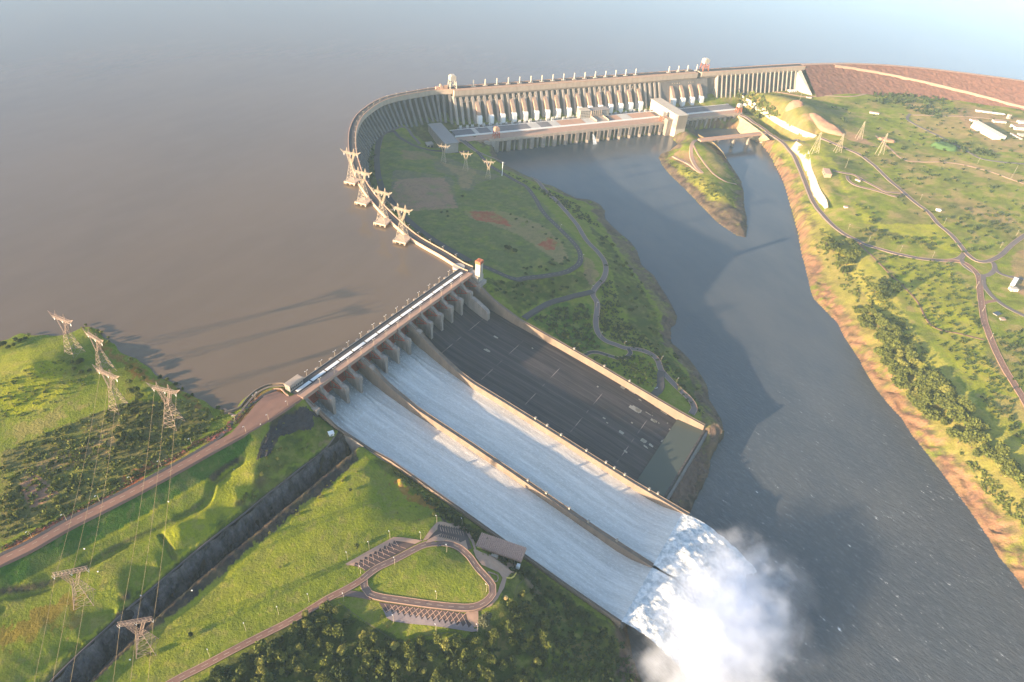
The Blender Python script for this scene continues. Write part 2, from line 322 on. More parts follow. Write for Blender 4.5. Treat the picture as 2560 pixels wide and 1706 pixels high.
def build(name, mb, mat, parent=None, smooth=False, loc=None):
    me = bpy.data.meshes.new(name)
    off = np.array(parent.location) if parent is not None and parent.parent is None else (np.array(loc) if loc is not None else np.zeros(3))
    if parent is not None and parent.parent is not None: off = np.array(parent.parent.location)+np.array(parent.location)
    v = np.array(mb.v)-off
    me.from_pydata([tuple(p) for p in v], [], mb.f)
    if smooth: me.shade_smooth()
    me.materials.append(mat); me.update()
    o = bpy.data.objects.new(name, me); COL.objects.link(o)
    if parent is not None: o.parent = parent
    elif loc is not None: o.location = loc
    return o
def thing(name, label, cat, loc, group=None):
    o = bpy.data.objects.new(name, None); COL.objects.link(o); o.location = tuple(map(float, loc)); o.empty_display_size = 2
    return setprops(o, label, cat, group)
def solo(name, mb, mat, label, cat, group=None, smooth=False, loc=None):
    return setprops(build(name, mb, mat, None, smooth, loc), label, cat, group)
def struct(name, mb, mat, smooth=False): return setprops(build(name, mb, mat, None, smooth), kind='structure')
def copy_tree(o, loc, rot=0, scale=1, label=None, group=None):
    c = o.copy(); COL.objects.link(c); c.location = tuple(map(float, loc)); c.rotation_euler = (0, 0, rot); c.scale = (scale, scale, scale) if not isinstance(scale, tuple) else scale
    if label: c['label'] = label
    if group: c['group'] = group
    for ch in KIDS.get(o.name, []):
        d = ch.copy(); COL.objects.link(d); d.parent = c
        for g in KIDS.get(ch.name, []):
            e = g.copy(); COL.objects.link(e); e.parent = d
    return c
KIDS = {}
def kids_of(o):
    KIDS[o.name] = [c for c in bpy.data.objects if c.parent == o]
    for c in KIDS[o.name]: KIDS[c.name] = [g for g in bpy.data.objects if g.parent == c]
# ---------------------------------------------------------------- materials
def nt(name):
    m = bpy.data.materials.new(name); m.use_nodes = True; t = m.node_tree; t.nodes.clear()
    out = t.nodes.new('ShaderNodeOutputMaterial'); b = t.nodes.new('ShaderNodeBsdfPrincipled'); t.links.new(b.outputs[0], out.inputs[0])
    return m, t, b, out
def N(t, typ, **k):
    n = t.nodes.new(typ)
    for a, v in k.items():
        if a in n.inputs: n.inputs[a].default_value = v
        else: setattr(n, a, v)
    return n
def mix(t, fac, a, b, mode='MIX'):
    n = t.nodes.new('ShaderNodeMix'); n.data_type = 'RGBA'; n.blend_type = mode
    for i, v in ((0, fac), (6, a), (7, b)):
        if isinstance(v, bpy.types.NodeSocket): t.links.new(v, n.inputs[i])
        else: n.inputs[i].default_value = v if i == 0 else (tuple(v)+(1,))[:4]
    return n.outputs[2]
def ramp(t, src, lo, hi, a=0., b=1.):
    n = t.nodes.new('ShaderNodeMapRange'); n.inputs[1].default_value = lo; n.inputs[2].default_value = hi; n.inputs[3].default_value = a; n.inputs[4].default_value = b
    t.links.new(src, n.inputs[0]); return n.outputs[0]
def noise(t, scale, detail=4, rough=.55, vec=None, stretch=None):
    n = N(t, 'ShaderNodeTexNoise'); n.inputs['Scale'].default_value = scale; n.inputs['Detail'].default_value = detail; n.inputs['Roughness'].default_value = rough
    if vec is None:
        vec = t.nodes.new('ShaderNodeNewGeometry').outputs['Position']
    if stretch is not None:
        if len(stretch) > 3:
            mr_ = t.nodes.new('ShaderNodeMapping'); mr_.inputs['Rotation'].default_value = (0, 0, stretch[3]); t.links.new(vec, mr_.inputs[0]); vec = mr_.outputs[0]
        mp = t.nodes.new('ShaderNodeMapping'); mp.inputs['Scale'].default_value = stretch[:3]
        t.links.new(vec, mp.inputs[0]); vec = mp.outputs[0]
    t.links.new(vec, n.inputs['Vector']); return n.outputs[0]
def bump(t, b, src, strength, dist=1.0):
    n = t.nodes.new('ShaderNodeBump'); n.inputs['Strength'].default_value = strength; n.inputs['Distance'].default_value = dist
    t.links.new(src, n.inputs['Height']); t.links.new(n.outputs[0], b.inputs['Normal']); return n
def plain(name, col, rough=.8, var=.35, scale=.15, stretch=None, dark=None, bmp=0, metal=0, fine=1.2):
    m, t, b, o = nt(name)
    n1 = noise(t, scale, 5, .6, stretch=stretch); n2 = noise(t, fine, 3, .6, stretch=stretch)
    d = dark or tuple(c*.45 for c in col)
    c = mix(t, ramp(t, n1, .35, .7, 0, var), col, d)
    c = mix(t, ramp(t, n2, .3, .75, 0, var*.8), c, tuple(x*.6 for x in col))
    t.links.new(c, b.inputs['Base Color']); b.inputs['Roughness'].default_value = rough; b.inputs['Metallic'].default_value = metal
    b.inputs['Specular IOR Level'].default_value = .25
    if bmp: bump(t, b, n2, bmp, .5)
    return m
MT = {}
MT['concrete'] = plain('weathered_concrete', (.37, .33, .29), .85, .6, .06, (1, 1, .18), (.16, .14, .125), .2)
MT['concrete_dark'] = plain('stained_concrete', (.19, .175, .165), .85, .7, .08, (1, 1, .15), (.085, .08, .08), .25)
MT['concrete_pale'] = plain('pale_concrete', (.52, .46, .38), .8, .35, .1, (1, 1, .3), None, .1)
MT['deck_red'] = plain('weathered_deck', (.42, .27, .20), .85, .4, .12, None, (.26, .17, .13), .1)
MT['asphalt'] = plain('asphalt', (.075, .066, .066), .9, .3, .08, None, (.05, .045, .045), .1)
MT['red_road'] = plain('red_dust_road', (.24, .135, .10), .9, .45, .05, None, (.15, .085, .065), .1)
MT['path_pink'] = plain('pink_paving', (.40, .26, .19), .85, .3, .2, None, None, .1)
MT['white'] = plain('white_paint', (.78, .78, .76), .5, .15, .2, None, (.6, .6, .58))
MT['gate_red'] = plain('red_oxide_steel', (.50, .11, .06), .6, .5, .25, (1, 1, .3), (.09, .03, .022))
MT['orange_steel'] = plain('orange_steel', (.42, .14, .07), .55, .4, .3)
MT['steel'] = plain('galvanised_steel', (.40, .34, .28), .55, .3, .5)
MT['steel_bright'] = plain('sunlit_galvanised_steel', (.46, .38, .28), .5, .3, .5)
MT['cable'] = plain('aluminium_cable', (.36, .27, .15), .5, .1, .5)
MT['trunk'] = plain('bark', (.10, .07, .05), .9, .4, 1.5)
MT['roof_grey'] = plain('grey_roof_sheet', (.30, .28, .27), .6, .3, .1)
MT['glass'] = plain('dark_glass', (.05, .06, .07), .15, .1, .3)
MT['panel_dark'] = plain('grey_deck_panel', (.17, .17, .19), .7, .3, .15)
MT['panel_light'] = plain('light_deck_panel', (.45, .45, .44), .7, .3, .15)
MT['rockfill'] = plain('rockfill', (.20, .095, .070), .95, .75, .12, None, (.06, .034, .03), .9, 0, .35)
MT['rock_dark'] = plain('dark_rock', (.12, .105, .10), .95, .8, .2, (1, 1, .25), (.03, .028, .03), .8, 0, .8)
MT['rock_rip'] = plain('dark_riprap', (.05, .045, .05), .95, .8, .3, None, (.02, .018, .022), .9, 0, .9)
# corrugated tile / sheet roofs
def foliage(name, c1, c2, c3):
    m, t, b, o = nt(name)
    oi = t.nodes.new('ShaderNodeObjectInfo'); geo = t.nodes.new('ShaderNodeNewGeometry')
    c = mix(t, ramp(t, noise(t, .35, 3, .6), .35, .65), c1, c2)
    c = mix(t, oi.outputs['Random'], c, c3)
    c = mix(t, ramp(t, noise(t, 1.1, 2, .6), .3, .7, .0, .5), c, tuple(x*.45 for x in c1))
    t.links.new(c, b.inputs['Base Color']); b.inputs['Roughness'].default_value = .75; b.inputs['Specular IOR Level'].default_value = .2
    tr = t.nodes.new('ShaderNodeBsdfTranslucent'); t.links.new(c, tr.inputs[0])
    ms = t.nodes.new('ShaderNodeMixShader'); ms.inputs[0].default_value = .22; t.links.new(b.outputs[0], ms.inputs[1]); t.links.new(tr.outputs[0], ms.inputs[2]); t.links.new(ms.outputs[0], o.inputs[0])
    return m
MT['leaf'] = foliage('broad_leaves', (.085, .12, .022), (.19, .20, .035), (.13, .15, .028))
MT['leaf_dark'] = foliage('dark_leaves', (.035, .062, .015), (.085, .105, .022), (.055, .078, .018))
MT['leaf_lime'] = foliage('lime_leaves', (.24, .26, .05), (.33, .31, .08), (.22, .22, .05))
MT['leaf_grey'] = foliage('grey_green_leaves', (.13, .14, .085), (.17, .17, .10), (.12, .13, .07))
# ---------------------------------------------------------------- world and sun
AZ = math.radians(34.5); EL = math.radians(10.5)
wd = bpy.data.worlds.new('World'); scene.world = wd; wd.use_nodes = True; wt = wd.node_tree; wt.nodes.clear()
sky = wt.nodes.new('ShaderNodeTexSky'); sky.sky_type = 'NISHITA'; sky.sun_disc = False; sky.sun_elevation = EL
sdir = Vector((-math.cos(AZ)*math.cos(EL), -math.sin(AZ)*math.cos(EL), math.sin(EL)))   # towards the sun
sky.sun_rotation = math.atan2(sdir.x, sdir.y); sky.altitude = 600; sky.air_density = .8; sky.dust_density = 1.6; sky.ozone_density = 1.0
bg = wt.nodes.new('ShaderNodeBackground'); bg.inputs[1].default_value = .11; wo = wt.nodes.new('ShaderNodeOutputWorld')
wt.links.new(sky.outputs[0], bg.inputs[0]); wt.links.new(bg.outputs[0], wo.inputs[0])
sl = bpy.data.lights.new('sun', 'SUN'); sl.energy = 5.0; sl.angle = math.radians(.5); sl.color = (1, .73, .45)
so = bpy.data.objects.new('sun', sl); COL.objects.link(so); so.rotation_euler = (-sdir).to_track_quat('-Z', 'Y').to_euler(); so.location = (0, 0, 900)
scene.view_settings.view_transform = 'Standard'; scene.view_settings.look = 'None'; scene.view_settings.gamma = 1; scene.view_settings.exposure = 2.08
scene.cycles.use_denoising = True; scene.cycles.max_bounces = 10; scene.cycles.volume_bounces = 8; scene.cycles.diffuse_bounces = 3; scene.cycles.glossy_bounces = 2; scene.cycles.transparent_max_bounces = 8
scene.cycles.caustics_reflective = False; scene.cycles.caustics_refractive = False
# ---------------------------------------------------------------- terrain sheet
TG = dict(grass=(.138, .172, .016), lime=(.27, .28, .014), dark=(.024, .042, .011), red=(.30, .070, .038), tan=(.30, .20, .11), rock=(.115, .080, .070), drock=(.028, .024, .028), salmon=(.225, .120, .078), scrub=(.125, .115, .04), yellow=(.30, .275, .05), pinkish=(.30, .165, .125), dgrass=(.042, .105, .012), grey=(.125, .115, .085), cgrass=(.088, .112, .040), rip=(.045, .036, .042), browner=(.20, .13, .075))
AREAS = [  # (class, strength, edge noise, pixel outline) later ones on top
 ('yellow', .75, 1, [(2000,560),(2030,520),(2070,545),(2130,620),(2170,640),(2210,690),(2250,760),(2290,830),(2360,900),(2400,960),(2460,1030),(2560,1110),(2700,1250),(2700,1420),(2560,1330),(2400,1180),(2290,1040),(2200,930),(2130,800),(2080,720),(2030,640)]),
 ('lime', .7, 1, [(1990,350),(2060,400),(2110,470),(2160,560),(2300,600),(2400,640),(2360,560),(2200,560),(2130,500),(2100,430),(2060,360)]),
 ('lime', .5, 1, [(2210,640),(2380,665),(2430,760),(2470,900),(2560,1010),(2560,1130),(2400,930),(2290,780)]),
 ('scrub', .8, 1, [(1960,420),(2000,500),(2040,560),(2100,640),(2160,730),(2230,840),(2330,960),(2420,1070),(2520,1180),(2620,1290),(2620,1400),(2500,1290),(2400,1170),(2290,1050),(2180,930),(2100,800),(2040,700),(2000,600),(1975,500)]),
 ('browner', .6, 2, [(2150,860),(2220,940),(2300,1040),(2400,1150),(2520,1280),(2600,1400),(2520,1330),(2400,1210),(2280,1070),(2180,940)]),
 ('salmon', .95, 2, [(1842,300),(1900,335),(1940,380),(1972,430),(1986,500),(2004,570),(2030,640),(2060,700),(2110,790),(2190,910),(2280,1020),(2370,1130),(2460,1240),(2560,1370),(2700,1800),(2500,1400),(2300,1130),(2130,880),(2010,700),(1980,540),(1930,410),(1850,330)]),
 ('scrub', .7, 1, [(1900,225),(2010,235),(2070,265),(2150,330),(2060,330),(1960,300),(1880,250)]),
 ('pinkish', .8, 1, [(1990,290),(2060,300),(2150,340),(2200,370),(2130,352),(2050,322)]),
 ('tan', .6, 1, [(2200,370),(2300,390),(2400,400),(2560,440),(2560,470),(2380,420),(2280,405)]),
 ('tan', .6, 1, [(2250,250),(2330,260),(2420,300),(2500,330),(2400,350),(2300,330)]),
 ('pinkish', .5, 1, [(2380,250),(2560,300),(2560,380),(2480,380),(2400,300)]),
 ('pinkish', .6, 1, [(2530,640),(2600,600),(2700,700),(2700,780),(2580,760),(2535,720)]),
 ('tan', .5, 1, [(2480,980),(2560,1000),(2640,1060),(2560,1060),(2500,1040)]),
 ('tan', .5, 1, [(2370,470),(2440,500),(2560,560),(2500,560),(2400,520)]),
 # central land
 ('cgrass', .9, 1, [(900,330),(1000,330),(1080,380),(1180,385),(1280,440),(1370,520),(1450,610),(1460,660),(1400,690),(1290,705),(1190,670),(1060,600),(950,500),(905,440)]),
 ('grey', .8, 1, [(985,425),(1040,430),(1130,445),(1145,520),(1095,520),(960,525),(945,500),(975,470)]),
 ('pinkish', .75, 1, [(990,448),(1110,445),(1125,470),(1145,520),(1050,527),(968,525),(945,505),(985,470)]),
 ('grey', .8, 1, [(1080,398),(1120,395),(1180,420),(1250,440),(1230,450),(1190,460),(1180,478),(1150,475),(1140,440),(1090,428)]),
 ('tan', .55, 1, [(1100,405),(1130,412),(1190,425),(1175,470),(1152,470),(1145,440)]),
 ('pinkish', .45, 1, [(1000,375),(1060,380),(1100,395),(1080,400),(1010,400)]),
 ('tan', .55, 1, [(1160,525),(1260,530),(1350,560),(1400,600),(1420,640),(1400,660),(1360,630),(1300,590),(1230,560),(1170,545)]),
 ('red', 1, 1, [(1165,530),(1230,530),(1262,548),(1280,565),(1250,560),(1190,550)]),
 ('red', 1, 1, [(1345,612),(1370,595),(1392,608),(1390,625),(1365,625)]),
 ('rock', .9, 1, [(1242,392),(1340,454),(1444,497),(1513,530),(1530,560),(1572,600),(1605,665),(1649,714),(1673,752),(1692,790),(1690,809),(1675,822),(1678,855),(1744,926),(1774,1002),(1809,1092),(1720,1287),(1690,1230),(1745,1075),(1760,1030),(1730,960),(1700,900),(1660,850),(1655,800),(1640,760),(1600,700),(1560,650),(1530,600),(1500,540),(1480,515),(1440,500),(1350,462),(1260,425)]),
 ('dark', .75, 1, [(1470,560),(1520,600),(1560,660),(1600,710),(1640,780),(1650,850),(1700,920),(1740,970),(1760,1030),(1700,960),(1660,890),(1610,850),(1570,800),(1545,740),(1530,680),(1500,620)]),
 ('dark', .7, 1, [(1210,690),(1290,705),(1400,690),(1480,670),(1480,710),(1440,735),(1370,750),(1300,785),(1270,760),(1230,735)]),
 ('dgrass', .8, 1, [(1320,790),(1390,755),(1480,760),(1480,830),(1540,870),(1450,890),(1400,850),(1340,810)]),
 ('pinkish', .5, 1, [(1455,640),(1480,650),(1500,690),(1480,715),(1460,690)]),
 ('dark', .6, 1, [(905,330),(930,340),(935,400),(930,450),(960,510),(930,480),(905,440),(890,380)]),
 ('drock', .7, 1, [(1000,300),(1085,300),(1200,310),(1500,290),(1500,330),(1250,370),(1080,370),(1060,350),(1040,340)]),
 # island
 ('rock', .95, 1, [(1646,392),(1655,413),(1738,499),(1791,554),(1864,595),(1868,549),(1862,500),(1840,500),(1836,545),(1800,530),(1760,490),(1700,440),(1665,400)]),
 ('pinkish', .8, 1, [(1665,395),(1700,375),(1740,390),(1760,420),(1745,430),(1700,410),(1680,400)]),
 ('rip', .75, 1, [(1800,500),(1840,520),(1866,560),(1864,595),(1820,572),(1780,540)]),
 ('yellow', .6, 1, [(1665,400),(1720,420),(1780,450),(1830,500),(1840,520),(1800,510),(1740,480),(1690,440)]),
 ('tan', .6, 1, [(1750,350),(1800,385),(1815,420),(1810,425),(1850,460),(1800,440),(1770,400)]),
 ('rock', .95, 1, [(1738,499),(1780,503),(1835,520),(1868,549),(1866,597),(1845,592),(1791,556)]),
 ('rock', .9, 1, [(1644,392),(1664,398),(1700,437),(1760,487),(1790,520),(1766,530),(1707,470),(1653,414)]),
 # left bank
 ('lime', .85, 1, [(0,965),(60,928),(150,895),(175,910),(190,960),(100,1020),(0,1040)]),
 ('lime', .5, 1, [(0,890),(160,850),(200,850),(150,890),(60,920),(0,950)]),
 ('grass', .6, 1, [(0,1070),(150,1030),(280,980),(290,1010),(150,1070),(0,1120)]),
 ('tan', .35, 2, [(0,1080),(180,1010),(220,1000),(120,1070),(0,1110)]),
 ('scrub', .9, 1, [(0,1130),(140,1075),(290,1010),(470,1000),(540,1040),(500,1090),(380,1170),(200,1260),(0,1360)]),
 ('tan', .55, 2, [(20,1200),(150,1120),(290,1050),(300,1120),(180,1190),(60,1240)]),
 ('red', .5, 2, [(300,1190),(380,1150),(420,1140),(430,1160),(340,1200)]),
 ('red', .5, 2, [(240,850),(330,900),(420,960),(520,1015),(500,1015),(400,965),(300,910)]),
 ('pinkish', .9, 0, [(45,1215),(88,1182),(120,1210),(150,1235),(75,1275)]),
 ('red', .75, 1, [(0,1372),(90,1325),(250,1246),(430,1142),(590,1052),(610,1010),(640,985),(690,968),(720,972),(700,990),(650,1000),(600,1055),(440,1150),(255,1256),(95,1338),(0,1386)]),
 ('dgrass', 1, 0, [(0,1412),(72,1374),(180,1314),(397,1205),(560,1113),(735,1012),(742,1022),(700,1045),(620,1080),(635,1100),(600,1140),(530,1198),(361,1288),(217,1367),(0,1486)]),  # shaded slope below the crest road, its shade put into the grass colour
 ('lime', .8, 0, [(0,1488),(217,1367),(361,1288),(530,1198),(600,1142),(606,1148),(531,1206),(361,1296),(217,1376),(0,1498)]),  # sunlit line past the shaded slope, painted as lime grass
 ('lime', .65, 1, [(540,1210),(600,1165),(640,1145),(640,1190),(610,1250),(520,1330),(440,1390),(405,1335),(515,1270)]),
 ('grass', .6, 1, [(0,1530),(215,1435),(395,1338),(440,1396),(300,1500),(120,1640),(0,1700)]),
 ('lime', .8, 0, [(60,1706),(180,1620),(310,1520),(440,1400),(520,1335),(600,1265),(604,1270),(530,1340),(445,1408),(315,1530),(180,1632),(75,1706)]),  # sun on the cutting rim, painted in as lime
 ('rip', 1, 0, [(690,1045),(750,1018),(800,1045),(826,1052),(700,1090),(680,1130),(640,1150),(655,1100)]),
 ('dark', .6, 1, [(650,1150),(700,1100),(830,1060),(862,1086),(810,1118),(740,1160),(640,1210)]),
 ('pinkish', .6, 2, [(760,1140),(820,1100),(850,1090),(830,1120),(790,1150),(770,1160)]),
 ('dark', .6, 1, [(645,1225),(740,1165),(745,1175),(650,1252),(540,1340),(430,1427),(320,1520),(250,1587),(60,1760),(30,1750),(250,1572),(420,1420),(530,1335)]),
 ('drock', 1, 0, [(868,1090),(896,1150),(790,1250),(640,1365),(434,1540),(362,1586),(290,1652),(150,1790),(-40,1880),(162,1673),(433,1428),(654,1251),(818,1120)]),
 ('lime', .75, 1, [(900,1152),(848,1192),(640,1362),(434,1537),(290,1655),(310,1655),(440,1550),(650,1375),(860,1205),(910,1165),(940,1140),(930,1130)]),  # lawn edge where sunlight begins, put into the colour as lime
 ('lime', .28, 2, [(920,1160),(1000,1180),(1080,1270),(1010,1310),(860,1350),(700,1460),(400,1660),(300,1706),(440,1550),(650,1375),(860,1205)]),
 ('red', .5, 2, [(975,1185),(1010,1200),(1110,1265),(1090,1280),(1050,1260),(990,1215)]),
 ('red', .3, 2, [(10,1590),(120,1500),(220,1480),(190,1560),(80,1650),(20,1660)]),
 ('dark', .55, 1, [(940,1140),(1050,1205),(1150,1280),(1250,1360),(1370,1440),(1330,1450),(1220,1370),(1120,1290),(1020,1215),(945,1160)]),
 ('dark', .8, 1, [(480,1706),(600,1640),(760,1530),(860,1520),(1010,1600),(1160,1590),(1250,1500),(1280,1430),(1330,1410),(1450,1510),(1560,1600),(1600,1706),(1600,1900),(400,1900)]),
 ('tan', .3, 2, [(1440,1620),(1480,1590),(1500,1610),(1460,1680),(1420,1706)]),
]
def terrain():
    az = np.radians(np.arange(18, 165, .15)); rr = 230*np.exp(np.arange(0, math.log(4200/230), .0036))
    A, Rr = np.meshgrid(az, rr); X = Rr*np.cos(A); Y = Rr*np.sin(A)
    Z = height(X, Y)
    keep = np.ones(X.shape, bool)
    # colours
    slope = np.zeros(X.shape)
    e = 3.0; slope = np.hypot((height(X+e, Y)-height(X-e, Y)), (height(X, Y+e)-height(X, Y-e)))/(2*e)
    n1 = fbm(X, Y, 90, 4, 21); n2 = fbm(X, Y, 22, 4, 33); n3 = fbm(X, Y, 7, 3, 41)
    C = np.zeros(X.shape+(3,)); C[:] = TG['grass']
    def lay(cls, m):
        nonlocal C
        C = C*(1-m[..., None])+np.array(TG[cls])*m[..., None]
    right = (X > 430)
    lay('scrub', np.clip(n1*1.6+.1, 0, .7)*right); lay('tan', np.clip(n2*2.2-.25, 0, .5)*right); lay('dark', np.clip(n2*-2.5-.4, 0, .35)*right)
    for cls, st, en, px in AREAS:
        poly = gp(px); x0, y0 = poly.min(0)-30; x1, y1 = poly.max(0)+30
        mk = (X > x0) & (X < x1) & (Y > y0) & (Y < y1)
        xs, ys = X[mk], Y[mk]; w = (0, 5, 14)[en]
        xs2 = xs+n3[mk]*w*1.5; ys2 = ys+n2[mk]*w*1.5
        a = inside(poly, xs2, ys2).astype(float)
        if en: a = np.clip(a*(1+ (n2[mk]*1.5+n3[mk])*(.7 if en == 1 else 1.8)), 0, 1)
        m = np.zeros(X.shape); m[mk] = a*st; lay(cls, m)
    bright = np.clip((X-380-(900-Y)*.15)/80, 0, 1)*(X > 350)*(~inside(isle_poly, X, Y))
    C = C*(1+.22*bright[..., None]*np.array([1.15, 1., .9]))  # right bank colours raised and warmed to imitate strong sunlight
    st = np.clip((slope-.75)*2, 0, 1)*(Z < 2)
    leftcut = (X < 0) & (Y < 700)
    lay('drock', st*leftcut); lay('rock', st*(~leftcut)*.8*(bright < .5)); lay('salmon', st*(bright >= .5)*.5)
    sdv = bil(_sd, X, Y); onl = (Z > -117)
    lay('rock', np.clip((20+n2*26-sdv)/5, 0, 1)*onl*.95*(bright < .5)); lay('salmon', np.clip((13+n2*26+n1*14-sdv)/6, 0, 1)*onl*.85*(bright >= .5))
    crack = np.clip(fbm(X*1.7+Y*.75, (Y-X*.5)*.5, 7, 4, 71)*3.6, 0, 1)*np.clip((34-sdv)/10, 0, 1)*onl; lay('rip', crack*.65)
    lay('rip', np.clip(1-(Z+115)/2.2, 0, 1)*onl*.7)
    lay('dark', np.clip(n3*2.0-.3, 0, .2)); lay('tan', np.clip(-n3*1.5-.3, 0, .2))
    nr, nc = X.shape
    me = bpy.data.meshes.new('terrain')
    V = np.stack([X, Y, Z], -1).reshape(-1, 3)
    idx = np.arange(nr*nc).reshape(nr, nc)
    quad = np.stack([idx[:-1, :-1], idx[:-1, 1:], idx[1:, 1:], idx[1:, :-1]], -1).reshape(-1, 4)
    quad = quad[:, ::-1]
    zz = Z.reshape(-1); ok = (zz[quad].max(1) > -117)     # nothing deep under the river is needed
    quad = quad[ok]
    me.vertices.add(len(V)); me.vertices.foreach_set('co', V.ravel())
    me.loops.add(quad.size); me.loops.foreach_set('vertex_index', quad.ravel().astype(np.int32))
    me.polygons.add(len(quad)); me.polygons.foreach_set('loop_start', (np.arange(len(quad))*4).astype(np.int32)); me.polygons.foreach_set('loop_total', np.full(len(quad), 4, np.int32))
    me.update(calc_edges=True)
    ca = me.color_attributes.new('ground', 'FLOAT_COLOR', 'POINT')
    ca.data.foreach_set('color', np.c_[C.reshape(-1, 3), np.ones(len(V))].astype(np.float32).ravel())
    me.shade_smooth()
    m, t, b, o = nt('ground_cover')
    at = N(t, 'ShaderNodeAttribute'); at.attribute_name = 'ground'
    c = mix(t, 1., at.outputs[0], (1, 1, 1), 'MULTIPLY')
    big = noise(t, .03, 4, .6); fine = noise(t, .33, 4, .7); vf = noise(t, 1.4, 2, .6)
    c = mix(t, ramp(t, fine, .42, .68, 0, .5), c, (.55, .6, .48), 'MULTIPLY')
    c = mix(t, ramp(t, big, .45, .7, 0, .3), c, (.20, .16, .06), 'MIX')
    c = mix(t, ramp(t, vf, .3, .7, .0, .5), c, (1.5, 1.45, 1.1), 'MULTIPLY')
    t.links.new(c, b.inputs['Base Color']); b.inputs['Roughness'].default_value = .95; b.inputs['Specular IOR Level'].default_value = .1
    bp = bump(t, b, fine, .9, 1.6); 
    me.materials.append(m)
    ob = bpy.data.objects.new('terrain', me); COL.objects.link(ob); ob['kind'] = 'structure'
terrain()
# ---------------------------------------------------------------- water
def water_mat(name, base, rough, bumps, spec=.5):
    m, t, b, o = nt(name)
    b.inputs['Roughness'].default_value = rough; b.inputs['IOR'].default_value = 1.33; b.inputs['Specular IOR Level'].default_value = spec
    return m, t, b, o
m_res, t, b, o = water_mat('brown_reservoir_water', None, .07, None, .85)
cn = noise(t, .004, 5, .55, stretch=(1, .45, 1, .5)); cn2 = noise(t, .03, 3, .5, stretch=(1, .35, 1, .5))
c = mix(t, ramp(t, cn, .35, .65, 0, .8), (.138, .098, .062), (.116, .084, .056)); c = mix(t, ramp(t, cn2, .4, .7, 0, .3), c, (.150, .110, .076))
t.links.new(c, b.inputs['Base Color']); bump(t, b, noise(t, .35, 4, .6, stretch=(1, .6, 1, .9)), .10, .6)
mb = MB()
far = [np.array(q, float) for q in ((6000, 3300), (9000, 11000), (-9000, 11000), (-9000, -2500), (-1200, -400))]
line = [np.array(P2(-200, 1510, 0)), np.array(P2(0, 1400, 0)), np.array(P2(560, 1100, 0)), np.array(P2(700, 1010, 0)), np.array(BF(14*BAY+6, 4, 0)[:2]), np.array(BF(0, 4, 0)[:2])]+list(wing_line[::3])+[np.array(DF(0, 5, 0)[:2]), np.array(DF(MAIN_END, 5, 0)[:2])]+list(r_line[::6])+list(emb_line[::6])
pl = line+far
mb.add([(p[0], p[1], 0.) for p in pl], [tuple(range(len(pl)))[::-1]])
from mathutils.geometry import tessellate_polygon
tri = tessellate_polygon([[Vector((p[0], p[1], 0)) for p in pl]])
mb.f = [tuple(q) for q in tri]
w = struct('reservoir_water', mb, m_res)
bm_flip = [p for p in w.data.polygons if p.normal.z < 0]
if bm_flip: w.data.flip_normals()
m_riv, t, b, o = water_mat('grey_river_water', None, .16, None)
geo = t.nodes.new('ShaderNodeNewGeometry').outputs['Position']
sep = t.nodes.new('ShaderNodeSeparateXYZ'); t.links.new(geo, sep.inputs[0])
near = ramp(t, sep.outputs[1], 1150, 500)     # rougher downstream of the spillway
c = mix(t, ramp(t, noise(t, .012, 4, .6, stretch=(1, .4, 1, -.4)), .35, .65, 0, 1), (.052, .062, .076), (.074, .080, .088))
w1 = noise(t, .20, 6, .7, stretch=(1, .34, 1, -.75)); w2_ = noise(t, .05, 3, .6, stretch=(1, .5, 1, -.5))
w3 = noise(t, .24, 6, .72, stretch=(1, .36, 1, -.7)); lf = N(t, 'ShaderNodeMath', operation='MULTIPLY'); t.links.new(ramp(t, w3, .48, .66, 0, .35), lf.inputs[0]); t.links.new(ramp(t, sep.outputs[1], 1100, 600), lf.inputs[1]); c = mix(t, lf.outputs[0], c, (.13, .15, .17))
fo = N(t, 'ShaderNodeMath', operation='MULTIPLY'); t.links.new(ramp(t, w3, .64, .71), fo.inputs[0]); t.links.new(ramp(t, w2_, .46, .60), fo.inputs[1])
fo2 = N(t, 'ShaderNodeMath', operation='MULTIPLY'); t.links.new(fo.outputs[0], fo2.inputs[0]); t.links.new(ramp(t, sep.outputs[1], 950, 600), fo2.inputs[1])
c = mix(t, fo2.outputs[0], c, (.66, .69, .70)); t.links.new(c, b.inputs['Base Color'])
bn = bump(t, b, w1, 1.0, 2.2); st = N(t, 'ShaderNodeMath', operation='MULTIPLY_ADD'); t.links.new(near, st.inputs[0]); st.inputs[1].default_value = 1.0; st.inputs[2].default_value = .06; t.links.new(st.outputs[0], bn.inputs['Strength'])
mb = MB(); mb.add([(-300, 100, RIVER_Z), (3000, 100, RIVER_Z), (3000, 900, RIVER_Z), (1100, 2400, RIVER_Z), (300, 2400, RIVER_Z), (-300, 1900, RIVER_Z)], [(0, 1, 2, 3, 4, 5)])
struct('river_water', mb, m_riv)
